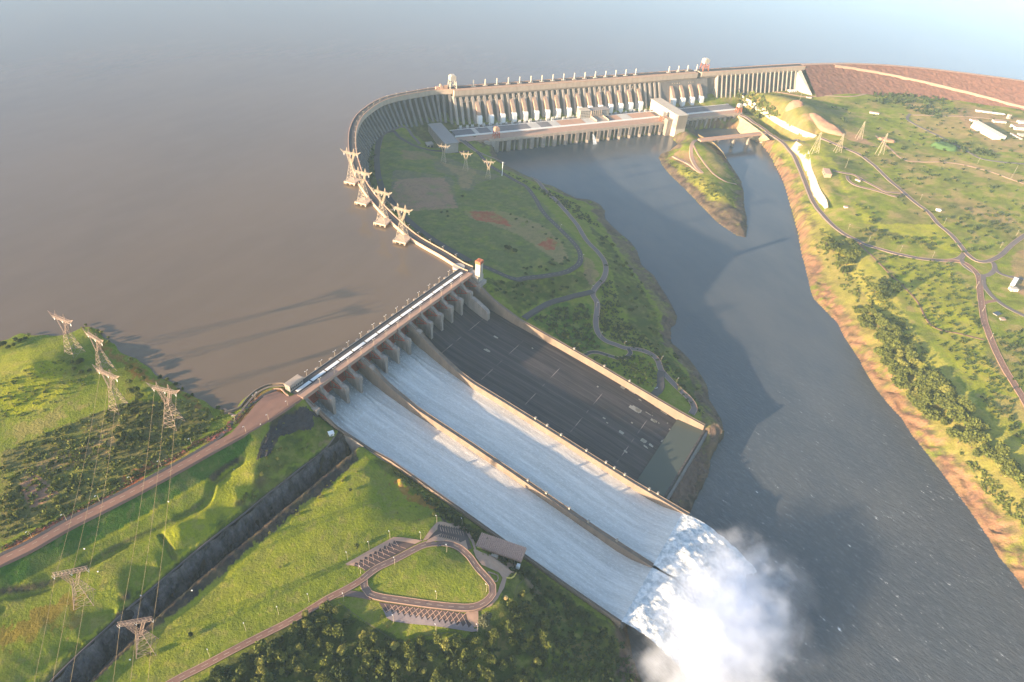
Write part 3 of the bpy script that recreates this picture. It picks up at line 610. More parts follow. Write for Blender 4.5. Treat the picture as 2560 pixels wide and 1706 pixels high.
# ---------------------------------------------------------------- spillway
sp = thing('spillway', 'long concrete spillway with three chutes and fourteen red gates under the bridge', 'spillway', BF(181, 20, -20))
TH_W = 9.0
def wall_mesh(i):
    mb = MB(); rows = []
    ss = list(range(14, WL[i]+1, 8))
    for s in ss:
        c = kw(i, s)
        hw = (2.9 if i in (1, 2) else 2.1) if i != 3 else 1.5
        hw = hw*(1.35 if s < 45 and i in (1, 2) else 1)
        z0 = zfl(s)-7; z1 = ztop(s)
        rows.append([BF(c-hw-.6, s, z0), BF(c-hw, s, z1), BF(c+hw, s, z1), BF(c+hw+.6, s, z0)])
    n = 4; vs = [p for r in rows for p in r]
    fs = [(a*n+j, a*n+(j+1) % n, (a+1)*n+(j+1) % n, (a+1)*n+j) for a in range(len(rows)-1) for j in range(n)]
    fs += [(0, 1, 2, 3), tuple((len(rows)-1)*n+j for j in (3, 2, 1, 0))]
    mb.add(vs, fs)
    for sgn in (-1, 1):   # low parapet kerbs on the wall top
        r2 = []
        for s in ss:
            c = kw(i, s); hw = (2.9 if i in (1, 2) else 2.1) if i != 3 else 1.5
            hw = hw*(1.35 if s < 45 and i in (1, 2) else 1); e = c+sgn*(hw-.25)
            r2.append([BF(e-.22, s, ztop(s)-.5), BF(e-.22, s, ztop(s)+.9), BF(e+.22, s, ztop(s)+.9), BF(e+.22, s, ztop(s)-.5)])
        vs = [p for r in r2 for p in r]
        mb.add(vs, [(a*n+j, a*n+(j+1) % n, (a+1)*n+(j+1) % n, (a+1)*n+j) for a in range(len(r2)-1) for j in range(n)])
    return mb
MT['wall_ochre'] = plain('ochre_concrete', (.25, .19, .145), .85, .7, .09, (1, 1, .3), (.13, .10, .085), .2)  # even ochre brown concrete with random darker streaks
MT['pier'] = plain('pier_concrete', (.34, .29, .25), .85, .75, .16, (1, 1, .25), (.12, .105, .10), .3)
for i in range(4): build('chute_wall', wall_mesh(i), MT['wall_ochre'], sp)
# dark dry slab with expansion joints and pale repair patches
m, t, b, o = nt('chute_slab_concrete')
tc = t.nodes.new('ShaderNodeAttribute'); tc.attribute_name = 'st'; sx = t.nodes.new('ShaderNodeSeparateXYZ'); t.links.new(tc.outputs['Vector'], sx.inputs[0])
str_ = noise(t, 1, 5, .65, vec=tc.outputs['Vector'], stretch=(.16, .008, 1)); blot = noise(t, 1, 4, .6, vec=tc.outputs['Vector'], stretch=(.05, .02, 1))
c = mix(t, ramp(t, str_, .35, .68), (.026, .023, .028), (.082, .068, .068)); c = mix(t, ramp(t, blot, .4, .7, 0, .5), c, (.022, .020, .026))
def joint(src, period, width, off=0):
    a = N(t, 'ShaderNodeMath', operation='ADD'); t.links.new(src, a.inputs[0]); a.inputs[1].default_value = off
    f_ = N(t, 'ShaderNodeMath', operation='PINGPONG'); t.links.new(a.outputs[0], f_.inputs[0]); f_.inputs[1].default_value = period/2
    g = N(t, 'ShaderNodeMath', operation='LESS_THAN'); t.links.new(f_.outputs[0], g.inputs[0]); g.inputs[1].default_value = width
    return g.outputs[0]
fac = N(t, 'ShaderNodeMath', operation='MULTIPLY'); t.links.new(joint(sx.outputs[0], 12.9, .22), fac.inputs[0]); fac.inputs[1].default_value = .35
c = mix(t, fac.outputs[0], c, (.20, .17, .15))
fac2 = N(t, 'ShaderNodeMath', operation='MULTIPLY'); t.links.new(joint(sx.outputs[1], 75, .5, 12), fac2.inputs[0]); t.links.new(ramp(t, noise(t, 1, 2, .5, vec=tc.outputs['Vector'], stretch=(.03, .001, 1)), .45, .55), fac2.inputs[1])
c = mix(t, fac2.outputs[0], c, (.26, .21, .19))
t.links.new(c, b.inputs['Base Color']); b.inputs['Roughness'].default_value = .8; b.inputs['Specular IOR Level'].default_value = .25
MT['slab'] = m
def chute_rows(i0, i1, dz=0, s0=-14, s1=None, ds=6, nt_=24, inset=3.2, fn=None):
    rows = []; st = []; s = s0
    s1 = s1 or WL[i1]
    for s in np.arange(s0, s1+.1, ds):
        a, bb = kw(i0, s)+inset, kw(i1, s)-inset; r = []
        for k in range(nt_+1):
            tt = a+(bb-a)*k/nt_; z = zfl(s)+dz
            if fn: z += fn(tt, s)
            r.append(BF(tt, s, z)); st.append((tt, s, 0))
        rows.append(r)
    return rows, st
def with_st(name, rows, st, mat, parent, smooth=True):
    mb = MB().grid(rows); o = build(name, mb, mat, parent, smooth)
    at = o.data.attributes.new('st', 'FLOAT_VECTOR', 'POINT'); at.data.foreach_set('vector', np.array(st, np.float32).ravel())
    return o
for a, c2 in ((0, 1), (1, 2), (2, 3)):
    r, st = chute_rows(a, c2, 0, -14, 443 if a == 0 else None, 5, 20, 1, (lambda tt, s: zdry(s)-zfl(s)) if a == 0 else None)
    with_st('chute_slab', r, st, MT['slab'], sp)
# flip bucket lips and the body below them
mb = MB()
for a, c2 in ((0, 1), (1, 2), (2, 3)):
    s = WL[c2] if a else 443; p = [BF(kw(a, s)+1, s, zfl(s) if a else zdry(s)), BF(kw(c2, s)-1, s, zfl(s) if a else zdry(s)), BF(kw(c2, s)-1, s+3, (zfl(s) if a else zdry(s))-2.2), BF(kw(a, s)+1, s+3, (zfl(s) if a else zdry(s))-2.2)]
    mb.prism([(q[0], q[1], -125) for q in p], p)
build('flip_bucket', mb, MT['concrete_dark'], sp)
# pale repair patches on the dry slab
PATCH = [(1219,878,12,7),(1240,843,8,5),(1331,871,3,3),(1495,967,4,4),(1555,967,10,7),(1585,980,18,9),(1600,1000,5,3),(1643,1018,12,8),(1661,1030,16,8),(1592,1027,24,12),(1619,1033,12,3),(1637,1053,11,8),(1511,1047,8,4),(1519,1058,4,3),(1555,1083,12,6),(1606,1102,10,8),(1627,1113,9,6),(1614,1117,9,3),(1678,1077,8,6),(1660,1105,7,8),(1647,1058,3,3),(1631,1040,3,2),(1565,1130,8,4),(1668,1058,3,3),(1579,1057,4,3)]
mb = MB(); rr = random.Random(3)
def on_slab(px, py):
    """where the pixel's ray meets the dry slab"""
    d = _fw + _R*(px-1280)/F - _U*(py-853)/F; z = -70
    for _ in range(40):
        q = np.array([0, 0, H])+d*(z-H)/d[2]; s = (q[:2]-BO)@Bn; z = .5*z+.5*zdry(s)
    return (q[:2]-BO)@Bb, s
for px, py, w, h in PATCH:
    t0, s0 = on_slab(px, py); w *= .75; h *= .75
    for _ in range(3):
        a, c_ = t0+rr.uniform(-.3, .3)*h, s0+rr.uniform(-.3, .3)*w; ha, wb = h*rr.uniform(.25, .45), w*rr.uniform(.25, .5)
        mb.add([BF(a-ha, c_-wb, zdry(c_-wb)+.12), BF(a+ha, c_-wb, zdry(c_-wb)+.12), BF(a+ha, c_+wb, zdry(c_+wb)+.12), BF(a-ha, c_+wb, zdry(c_+wb)+.12)], [(0, 1, 2, 3)])
MT['patch'] = plain('new_concrete_patch', (.36, .33, .27), .8, .4, .3)
pp = build('repair_patch', mb, MT['patch'], sp); pp['label'] = 'pale rectangular repair patches on the dry slab'; pp['kind'] = 'stuff'
# standing water in the dry bucket
m_pool, t, b, o = nt('still_pool_water'); b.inputs['Base Color'].default_value = (.065, .075, .062, 1); b.inputs['Roughness'].default_value = .12; b.inputs['IOR'].default_value = 1.33
mb = MB(); mb.add([BF(2, 398, -92.6), BF(kw(1, 400)-3, 398, -92.6), BF(kw(1, 440)-3, 442, -92.6), BF(2, 442, -92.6)], [(0, 1, 2, 3)])
struct('pool_water', mb, m_pool)
# piers
def pier_mesh(k):
    mb = MB(); t0 = k*BAY; w = 2.3
    prof = [(-18, -34), (-18, 2.3), (15, 2.3), (17, 1.5), (27, -5), (31, -6), (35.5, -6), (36.5, -9), (37.5, -40)]
    for (s0, z0), in (): pass
    lo = [BF(t0-w, s, z) for s, z in prof]; hi = [BF(t0+w, s, z) for s, z in prof]
    mb.prism(lo, hi)
    w2 = 3.3   # trunnion block
    p2 = [(27.5, -11), (27.5, -4.6), (36, -4.6), (37, -8), (36.6, -16), (33, -16)]
    mb.prism([BF(t0-w2, s, z) for s, z in p2], [BF(t0+w2, s, z) for s, z in p2])
    for e in (-1.6, 1.6): mb.tube(BF(t0+e, 15, 3.6), BF(t0+e, 28, -3.2), .32)
    if k % 2: mb.fbox(BF, t0-2.2, t0+2.2, 14.5, 18, 2, 6.3)
    if k == 1:
        p3 = [(30, -13), (40, -13.5), (50, -17), (68, -26), (71, -30), (71, -52), (30, -44)]
        mb.prism([BF(t0-3.6, s, z) for s, z in p3], [BF(t0+3.6, s, z) for s, z in p3])
    return mb
for k in range(0, 15):
    p_ = build('gate_pier', pier_mesh(k), MT['pier'], sp)
    if k == 1: p_['label'] = 'pier with a long low tail wall'
# radial gates
m, t, b, o = nt('ribbed_red_gate'); tc = t.nodes.new('ShaderNodeTexCoord')
MT['gate_dark'] = plain('dark_red_gate', (.36, .085, .05), .65, .6, .25, (1, 1, .3), (.11, .035, .03))
for k in range(14):
    a, c2 = k*BAY+2.5, (k+1)*BAY-2.5
    if k < 6: lift = 0
    else: lift = 3.2
    mb = MB(); arc = []
    for q in range(9):
        an = math.radians(-36+q*6.0); arc.append((30-24*math.cos(an), -8+lift*.7+24*math.sin(an)*.95))
    lo = [BF(a, s, z) for s, z in arc]+[BF(a, s+.8, z) for s, z in arc[::-1]]
    hi = [BF(c2, s, z) for s, z in arc]+[BF(c2, s+.8, z) for s, z in arc[::-1]]
    mb.prism(lo, hi)
    g = build('radial_gate', mb, MT['gate_dark'], sp)
    mr = MB()
    for (s, z) in arc[1::1]: mr.fbox(BF, a, c2, s+.8, s+1.9, z-.3, z+.3)
    for e in np.linspace(a+1, c2-1, 7):
        for q in range(8): mr.tube(BF(e, arc[q][0]+1.3, arc[q][1]), BF(e, arc[q+1][0]+1.3, arc[q+1][1]), .32)
    for e, pr in ((a+3.2, a+.4), (c2-3.2, c2-.4)):
        for z in (-15+lift*.5, -1+lift*.5):
            mr.tube(BF(e, 9, z), BF(pr, 30, -8), .62, .62, 6)
        mr.tube(BF(e*.5+pr*.5, 19.5, -11.7), BF(e*.5+pr*.5, 19.5, -4.6), .4)
        mr.tube(BF(e*.75+pr*.25, 14.5, -13), BF(e*.75+pr*.25, 14.5, -2.8), .4)
    build('gate_frame', mr, MT['gate_red'], g)
# overflow crest body under the gates (hides nothing, holds the water back)
# ---------------------------------------------------------------- road bridge over the gates
br = thing('spillway_bridge', 'straight road bridge with white deck panels crossing above the spillway gates', 'bridge', BF(181, 3, 5))
L1 = 14*BAY+4
mb = MB(); mb.fbox(BF, -6, L1, -11, 5.5, 2.5, 5.0); build('roadway', mb, MT['asphalt'], br)
mb = MB(); mb.fbox(BF, -6, L1, 5.52, 15.5, 1.4, 5.9); mb.fbox(BF, -6, L1, 15.0, 15.6, 5.9, 7.1); mb.fbox(BF, -6, L1, 5.5, 5.9, 5.9, 6.6); build('walkway', mb, MT['deck_red'], br)
mb = MB(); mb.fbox(BF, -6, L1, -11.6, -11.02, 1.5, 6.1); build('parapet', mb, MT['concrete'], br)
for k in range(14):
    mb = MB(); mb.fbox(BF, k*BAY+1.2, (k+1)*BAY-1.2, -3.2, 1.4, 5.05, 5.7)
    for j in range(1, 4): mb.fbox(BF, k*BAY+1.2+j*5.9, k*BAY+1.5+j*5.9, -3.1, 1.3, 5.7, 5.85)
    build('deck_panel', mb, MT['white'], br)
def make_lamp(name, label, h, arm, double, group, loc, rot, r=.16):
    t_ = thing(name, label, 'street lamp', (0, 0, 0), group); pole = MB(); pole.tube((0, 0, 0), (0, 0, h), r, r*.7, 6)
    sgs = (-1, 1) if double else (1,)
    for sg in sgs: pole.tube((0, 0, h-.1), (sg*arm, 0, h+.35), r*.6)
    build('pole', pole, MT['steel_bright'], t_)
    for sg in sgs:
        hd = MB(); hd.box((sg*(arm+.45), 0, h+.35), (.7, 0, .05), (0, .3, 0), (0, 0, .18)); build('lamp_head', hd, MT['white'], t_)
    t_.location = loc; t_.rotation_euler = (0, 0, rot); kids_of(t_); return t_
lp0 = None
for k in range(1, 14):
    for s, lab in ((-11.3, 'pale post with white heads on the upstream edge of the spillway bridge'), (12.5, 'pale lamp post standing on the pink walkway of the spillway bridge')):
        loc = BF(k*BAY-3, s, 5.9)
        if lp0 is None: lp0 = make_lamp('street_lamp', lab, 9, 1.6, True, 'lamps along the spillway bridge', loc, BA, .3)
        else: copy_tree(lp0, loc, BA, 1, lab, 'lamps along the spillway bridge' if s < 0 else 'lamps on the bridge walkway')
# water over the two wet chutes
m_ch, t, b, o = nt('rushing_water'); at = N(t, 'ShaderNodeAttribute'); at.attribute_name = 'st'; sx = t.nodes.new('ShaderNodeSeparateXYZ'); t.links.new(at.outputs['Vector'], sx.inputs[0])
vv = at.outputs['Vector']
n1 = noise(t, 1, 5, .65, vec=vv, stretch=(.12, .008, 1)); n2 = noise(t, 1, 5, .7, vec=vv, stretch=(.8, .22, 1)); n3 = noise(t, 1, 3, .6, vec=vv, stretch=(.30, .035, 1)); n4 = noise(t, 1, 2, .6, vec=vv, stretch=(1.6, .6, 1))
c = mix(t, ramp(t, n1, .36, .66), (.50, .475, .43), (.70, .675, .63)); c = mix(t, ramp(t, n3, .42, .66, 0, .4), c, (.42, .42, .405)); c = mix(t, ramp(t, n2, .5, .70, 0, .65), c, (.86, .86, .84))
c = mix(t, ramp(t, sx.outputs[1], 62, 26, 0, .8), c, (.11, .145, .165))
gla = N(t, 'ShaderNodeMath', operation='MULTIPLY'); t.links.new(ramp(t, n2, .55, .62), gla.inputs[0]); t.links.new(ramp(t, sx.outputs[1], 120, 30, 0, .6), gla.inputs[1])
c = mix(t, gla.outputs[0], c, (.6, .66, .7))
t.links.new(c, b.inputs['Base Color']); b.inputs['Roughness'].default_value = .5; b.inputs['Specular IOR Level'].default_value = .3
ad = N(t, 'ShaderNodeMath', operation='MULTIPLY_ADD'); t.links.new(n4, ad.inputs[0]); ad.inputs[1].default_value = .5; t.links.new(n2, ad.inputs[2])
bump(t, b, ad.outputs[0], .75, 1.1)
for a, c2 in ((1, 2), (2, 3)):
    k0, k1 = (6, 10) if a == 1 else (10, 14)
    def surf(tt, s, k0=k0, k1=k1):
        z = 2.6
        z += fbm(np.array([tt*1.0]), np.array([s*.35]), 7, 3, 77)[0]*.35
        for k in range(k0+1, k1):     # wakes behind the piers
            d = abs(tt-k*BAY); z += 2.4*math.exp(-(d-(s-38)*.10-1.5)**2/6)*math.exp(-max(0, s-38)/40) if s > 36 else 0
            if d < 5 and 36 < s < 60: z -= 4.2*max(0, 1-d/(.3+ (60-s)*.17))*(60-s)/24
        return z
    r, st = chute_rows(a, c2, 0, 6, WL[c2]+2, 2.5, 110, 1.5, surf)
    o_ = with_st('spillway_water', r, st, m_ch, None); o_['kind'] = 'structure'
# ---------------------------------------------------------------- water thrown into the river
m_jet, t, b, o = nt('falling_white_water'); n2 = noise(t, .16, 5, .65); n3 = noise(t, .05, 3, .6)
c = mix(t, ramp(t, n2, .38, .6), (.40, .44, .46), (.72, .74, .74)); t.links.new(c, b.inputs['Base Color']); b.inputs['Roughness'].default_value = .9; b.inputs['Specular IOR Level'].default_value = .1
bump(t, b, n2, 1, 3)
def jet(i0, i1, name='falling_water'):
    rows = []; s1 = WL[i1]; a0, b0 = kw(i0, s1), kw(i1, s1)
    for q in np.linspace(0, 1, 40):
        L = q*112; z = -88.8+L*.12-L*L*.0036; sp_ = 1+.10*q; r = []
        for k in range(71):
            u = k/70; cc = (a0+b0)/2+(u-.5)*(b0-a0-4)*sp_
            am = (1.2+6.0*q)*min(1, q*8)
            x = cc; y = s1+L+math.sin(u*9+i0*2)*6*q
            e = min(u, 1-u); zz = z+fbm(np.array([x]), np.array([y*1.0]), 20, 4, 91)[0]*am*1.5+fbm(np.array([x]), np.array([y]), 6, 3, 95)[0]*am*.8-max(0, .12-e)*160*q*q
            r.append(BF(x, y, zz))
        rows.append(r)
    o_ = build(name, MB().grid(rows), m_jet, None, True); o_['kind'] = 'structure'; return o_
jet(1, 2); jet(2, 3)
def cloud(name, c, rad, rot, dens, seed, label, scale=.035):
    mb = MB(); nu, nv = 40, 22
    rows = []
    for j in range(nv+1):
        ph = math.pi*j/nv-math.pi/2; r = []
        for i in range(nu+1):
            th_ = 2*math.pi*i/nu; x, y, z = math.cos(ph)*math.cos(th_), math.cos(ph)*math.sin(th_), math.sin(ph)
            r.append((x, y, z))
        rows.append(r)
    o_ = build(name, MB().grid(rows), MIST[seed], None, True)
    outward(o_); o_.location = c; o_.scale = rad; o_.rotation_euler = (0, 0, rot); o_['kind'] = 'stuff'; o_['label'] = label; o_['category'] = 'spray'
    return o_
MIST = {}
def mist_mat(seed, dens, scale, edge=1.0):
    m = bpy.data.materials.new('spray_mist'); m.use_nodes = True; t = m.node_tree; t.nodes.clear()
    o = t.nodes.new('ShaderNodeOutputMaterial'); v = t.nodes.new('ShaderNodeVolumePrincipled'); t.links.new(v.outputs[0], o.inputs['Volume'])
    tc = t.nodes.new('ShaderNodeTexCoord'); ln = N(t, 'ShaderNodeVectorMath', operation='LENGTH'); t.links.new(tc.outputs['Object'], ln.inputs[0])
    nz = noise(t, scale, 6, .62); 
    ad = N(t, 'ShaderNodeMath', operation='MULTIPLY_ADD'); t.links.new(nz, ad.inputs[0]); ad.inputs[1].default_value = -1.0; ad.inputs[2].default_value = 1.42
    sb = N(t, 'ShaderNodeMath', operation='SUBTRACT'); t.links.new(ad.outputs[0], sb.inputs[0]); t.links.new(ln.outputs['Value'], sb.inputs[1])
    d = ramp(t, sb.outputs[0], 0, .35*edge, 0, dens); t.links.new(d, v.inputs['Density'])
    v.inputs['Color'].default_value = (.86, .91, 1, 1); v.inputs['Anisotropy'].default_value = 0.0
    MIST[seed] = m
mist_mat(1, .042, .04, 1.8); mist_mat(2, .014, .02, 2.4)
c1 = BF(284, 560, -100); cloud('spray_cloud', c1, (92, 150, 42), BA+math.pi/2, 0, 1, 'thick white spray billowing up where the spillway water hits the river')
c1 = BF(276, 574, -100); cloud('spray_cloud', c1, (108, 168, 28), BA+math.pi/2, 0, 2, 'thin outer mist drifting over the river beyond the thick spray')
# ---------------------------------------------------------------- curved wing dam
wg = thing('wing_dam', 'curved buttress dam wing sweeping round the reservoir to the spillway', 'dam', (*wing_line[len(wing_line)//2], 5))
def seg_len(line): return np.r_[0, np.cumsum(np.linalg.norm(np.diff(line, axis=0), axis=1))]
def at_len(line, cum, d):
    i = int(np.clip(np.searchsorted(cum, d)-1, 0, len(line)-2)); f_ = (d-cum[i])/max(1e-6, cum[i+1]-cum[i]); p = line[i]*(1-f_)+line[i+1]*f_
    nv = nrm(line, i+1 if f_ > .5 else i); return p, nv
def buttresses(parent, line, d0, d1, pitch, mat, o0=7, slope=.62, thick=6.2, ztop_=-4, count=None, zmin=-84, headz=-12):
    cum = seg_len(line); d = d0
    while d <= d1:
        p, nv = at_len(line, cum, d); tv = np.array([nv[1], -nv[0]])
        # find the ground below
        zb = -30
        for _ in range(6):
            o1 = o0+(-zb-8)*slope; zb = max(zmin, hz(p[0]+nv[0]*o1, p[1]+nv[1]*o1)-1)
        o1 = o0+(-zb-8)*slope
        prof = [(-4, zb-3), (-4, ztop_), (o0, ztop_), (o0+1, headz+3), (o0+(-headz-8)*slope+3, headz-6), (o1, zb), (o1, zb-6)]
        mb = MB()
        def Q(o, z, w): return (p[0]+nv[0]*o+tv[0]*w, p[1]+nv[1]*o+tv[1]*w, z)
        mb.prism([Q(o, z, -thick/2) for o, z in prof], [Q(o, z, thick/2) for o, z in prof])
        # pointed head
        mb.prism([Q(-3, zb, -thick/2-3.2), Q(1.5, zb, -thick/2), Q(1.5, zb, thick/2), Q(-3, zb, thick/2+3.2)], [Q(-3, ztop_+.3, -thick/2-3.2), Q(5.0, ztop_+.3, -thick/2), Q(5.0, ztop_+.3, thick/2), Q(-3, ztop_+.3, thick/2+3.2)])
        build('buttress', mb, mat, parent); d += pitch
def back_wall(parent, line, z0, mat, name='upstream_face', off=-3.2, th=3.5):
    mb = MB(); mb.sweep(line[::3] if len(line) > 12 else line, [(off-th, z0), (off-th, 2), (off, 2), (off, z0)]); return build(name, mb, mat, parent)
wl_sub = wing_line
cumw = seg_len(wing_line)
back_wall(wg, wl_sub, -95, MT['concrete'])
buttresses(wg, wing_line, 26, cumw[-1]-6, 17.0, MT['concrete_dark'])
MT['crest'] = plain('crest_concrete', (.46, .37, .29), .85, .5, .1, (1, 1, .3), (.26, .2, .16), .15)
ln = wing_line[::2]
mb = MB(); mb.sweep(ln, [(-8.5, -9), (-8.5, 4.2), (8.5, 4.2), (8.5, -7), (6.5, -9)]); build('crest_beam', mb, MT['crest'], wg)
mb = MB(); mb.sweep(ln, [(-6.3, 4.25), (-6.3, 4.6), (6.3, 4.6), (6.3, 4.25)]); build('crest_road', mb, MT['asphalt'], wg)
MT['crest_red'] = plain('pinkish_parapet', (.55, .34, .24), .8, .4, .2, None, None)
mb = MB(); mb.sweep(ln, [(7.2, 4.25), (7.2, 5.9), (8.4, 5.9), (8.4, 4.25)]); mb.sweep(ln, [(-8.4, 4.25), (-8.4, 5.9), (-7.0, 5.9), (-7.0, 4.25)]); build('parapet', mb, MT['crest_red'], wg)
for k, d in enumerate(np.arange(40, cumw[-1], 32)):
    p, nv = at_len(wing_line, cumw, d)
    copy_tree(lp0, (p[0]+nv[0]*6.8, p[1]+nv[1]*6.8, 4.6), math.atan2(nv[1], nv[0]), .9, 'thin lamp post on the parapet of the curved wing dam', 'lamps along the wing dam')
# half round bastion at the corner
mb = MB(); cx, cy = P2(1147, 666, 5); n_ = 16
mb.prism([(cx+10*math.cos(a), cy+10*math.sin(a), -25) for a in np.linspace(0, 2*math.pi, n_, False)], [(cx+10*math.cos(a), cy+10*math.sin(a), 4.9) for a in np.linspace(0, 2*math.pi, n_, False)])
cx2, cy2 = P2(1147, 664, 5)
solo('lookout_bastion', mb, MT['concrete_pale'], 'round pale concrete bastion jutting into the reservoir where bridge and dam meet', 'bastion')
# lift tower
def boxthing(fr_, t0, t1, s0, s1, z0, z1): return MB().fbox(fr_, t0, t1, s0, s1, z0, z1)
lt_c = P(1198, 712, -22)
# find the frame coordinates of the tower
tt, ss = (lt_c[:2]-BO)@Bb, (lt_c[:2]-BO)@Bn
tt, ss = -11.0, 24.0
lt = thing('lift_tower', 'tall pale lift tower with an orange top at the corner of bridge and wing dam', 'tower', BF(tt, ss, -25))
mb = MB(); mb.fbox(BF, tt-4.2, tt-.6, ss-4.5, ss+4.5, -42, 27); mb.fbox(BF, tt+.6, tt+4.2, ss-4.5, ss+4.5, -42, 27); build('shaft', mb, MT['concrete_pale'], lt)
mb = MB(); mb.fbox(BF, tt-.6, tt+.6, ss-3.5, ss+3.5, -42, 26); build('slot', mb, MT['glass'], lt)
mb = MB(); 
for q in (-4.4, -1.4, 1.4, 4.4): mb.fbox(BF, tt+q-.8, tt+q+.8, ss-4.8, ss+4.8, 27, 32.5)
mb.fbox(BF, tt-4.6, tt+4.6, ss-4.2, ss+4.2, 27, 30.5); build('crown', mb, MT['orange_steel'], lt)
mb = MB(); mb.fbox(BF, -20, 2, 15.6, 34, -30, -5); mb.fbox(BF, -19, -3, 8, 28, -8, 4.6); build('landing_block', mb, MT['concrete'], lt)
# gate house at the left bank end of the bridge
gh = thing('gate_house', 'small box shaped concrete control house at the lower end of the spillway bridge', 'building', (*P2(736, 966, 5), 5))
gc = (P2(736, 966, 5)-BO); gt, gs = gc@Bb, gc@Bn
def GF(t_, s_, z): return BF(gt+t_, gs+s_, z)
mb = MB(); mb.fbox(GF, -11, 11, -4.5, 4.5, 0, 13.5); build('body', mb, MT['concrete'], gh)
mb = MB(); mb.fbox(GF, -11.8, 11.8, -5.2, 5.2, 13.5, 14.7); mb.fbox(GF, -10.8, 10.8, -4.2, 4.2, 14.7, 15.0); build('roof', mb, MT['crest'], gh)
for q in np.linspace(-9, 9, 7): mb = MB(); mb.fbox(GF, q-1, q+1, 4.52, 4.75, 7.5, 10.5); build('window', mb, MT['glass'], gh)
# ---------------------------------------------------------------- main dam
md = thing('main_dam', 'high straight concrete dam with white penstocks along its foot', 'dam', DF(370, 0, 5))
main_line = np.array([DF(t_, 2, 0)[:2] for t_ in np.arange(-62, MAIN_END+1, 17)])
mb = MB(); mb.sweep(main_line, [(-14, -12), (-14, 4.2), (20, 4.2), (20, -9), (17, -14)]); build('crest_beam', mb, MT['crest'], md)
mb = MB(); mb.sweep(main_line, [(-10, 4.25), (-10, 4.7), (6, 4.7), (6, 4.25)]); build('crest_road', mb, MT['asphalt'], md)
mb = MB(); mb.sweep(main_line, [(19, 4.25), (19, 6.0), (20.2, 6.0), (20.2, 4.25)]); mb.sweep(main_line, [(-14, 4.25), (-14, 6), (-12.8, 6), (-12.8, 4.25)]); mb.sweep(main_line, [(8, 4.25), (8, 5.6), (9, 5.6), (9, 4.25)]); build('parapet', mb, MT['crest_red'], md)
back_wall(md, main_line, -90, MT['concrete_dark'], off=10)
def mbut(t0, last=False):
    prof = [(8, -84), (8, -13), (17.5, -13), (24, -24), (33, -42), (52, -84)] 
    mb = MB(); mb.prism([DF(t0-3.3, s, z) for s, z in prof], [DF(t0+3.3, s, z) for s, z in prof])
    for q in (-1, 1):
        mb.prism([DF(t0+q*3.3, 8, -84), DF(t0+q*3.3, 15, -84), DF(t0+q*7.6, 9, -84)][::q], [DF(t0+q*3.3, 8, -13), DF(t0+q*3.3, 15, -13), DF(t0+q*7.6, 9, -13)][::q])
    return mb
for k in range(-3, 36):
    build('buttress', mbut(-8.5+k*17), MT['concrete'], md)
mb = MB()    # solid block between the two rows
prof = [(8, -84), (8, -13), (18, -13), (30, -40), (44, -84)]
mb.prism([DF(587, s, z) for s, z in prof], [DF(762, s, z) for s, z in prof]); build('solid_block', mb, MT['concrete_dark'], md)
MT['pen_face'] = plain('penstock_concrete', (.40, .28, .21), .8, .4, .1, (1, 1, .3), None)
for k in list(range(16))+[18.45, 19.45, 20.45, 21.45]:
    t0 = k*34+1.0; pr = [(16, -26), (25, -27), (36, -36), (47, -50), (51.5, -60), (51.5, -84), (30, -84)]
    mb = MB(); mb.prism([DF(t0-5.0, s, z) for s, z in pr], [DF(t0+5.0, s, z) for s, z in pr]); pn = build('penstock', mb, MT['pen_face'], md)
    mb = MB(); w0 = 5.6
    q0 = [(43, -84), (43, -56), (55, -56), (57, -62), (57.5, -84)]
    mb.prism([DF(t0-w0, s, z) for s, z in q0], [DF(t0+w0, s, z) for s, z in q0]); build('white_casing', mb, MT['white'], pn)
# gantry shelf between the buttresses
for (a, c2) in ((-40, 57), (110, 140), (147, 175), (373, 400), (475, 500), (632, 660), (690, 712)):
    mb = MB(); mb.fbox(DF, a, c2, 17, 23, -28, -26); 
    for q in np.arange(a+1, c2, 8.5): mb.fbox(DF, q-.8, q+.8, 20, 22.5, -26, -20)
    build('service_platform', mb, MT['crest'], md)
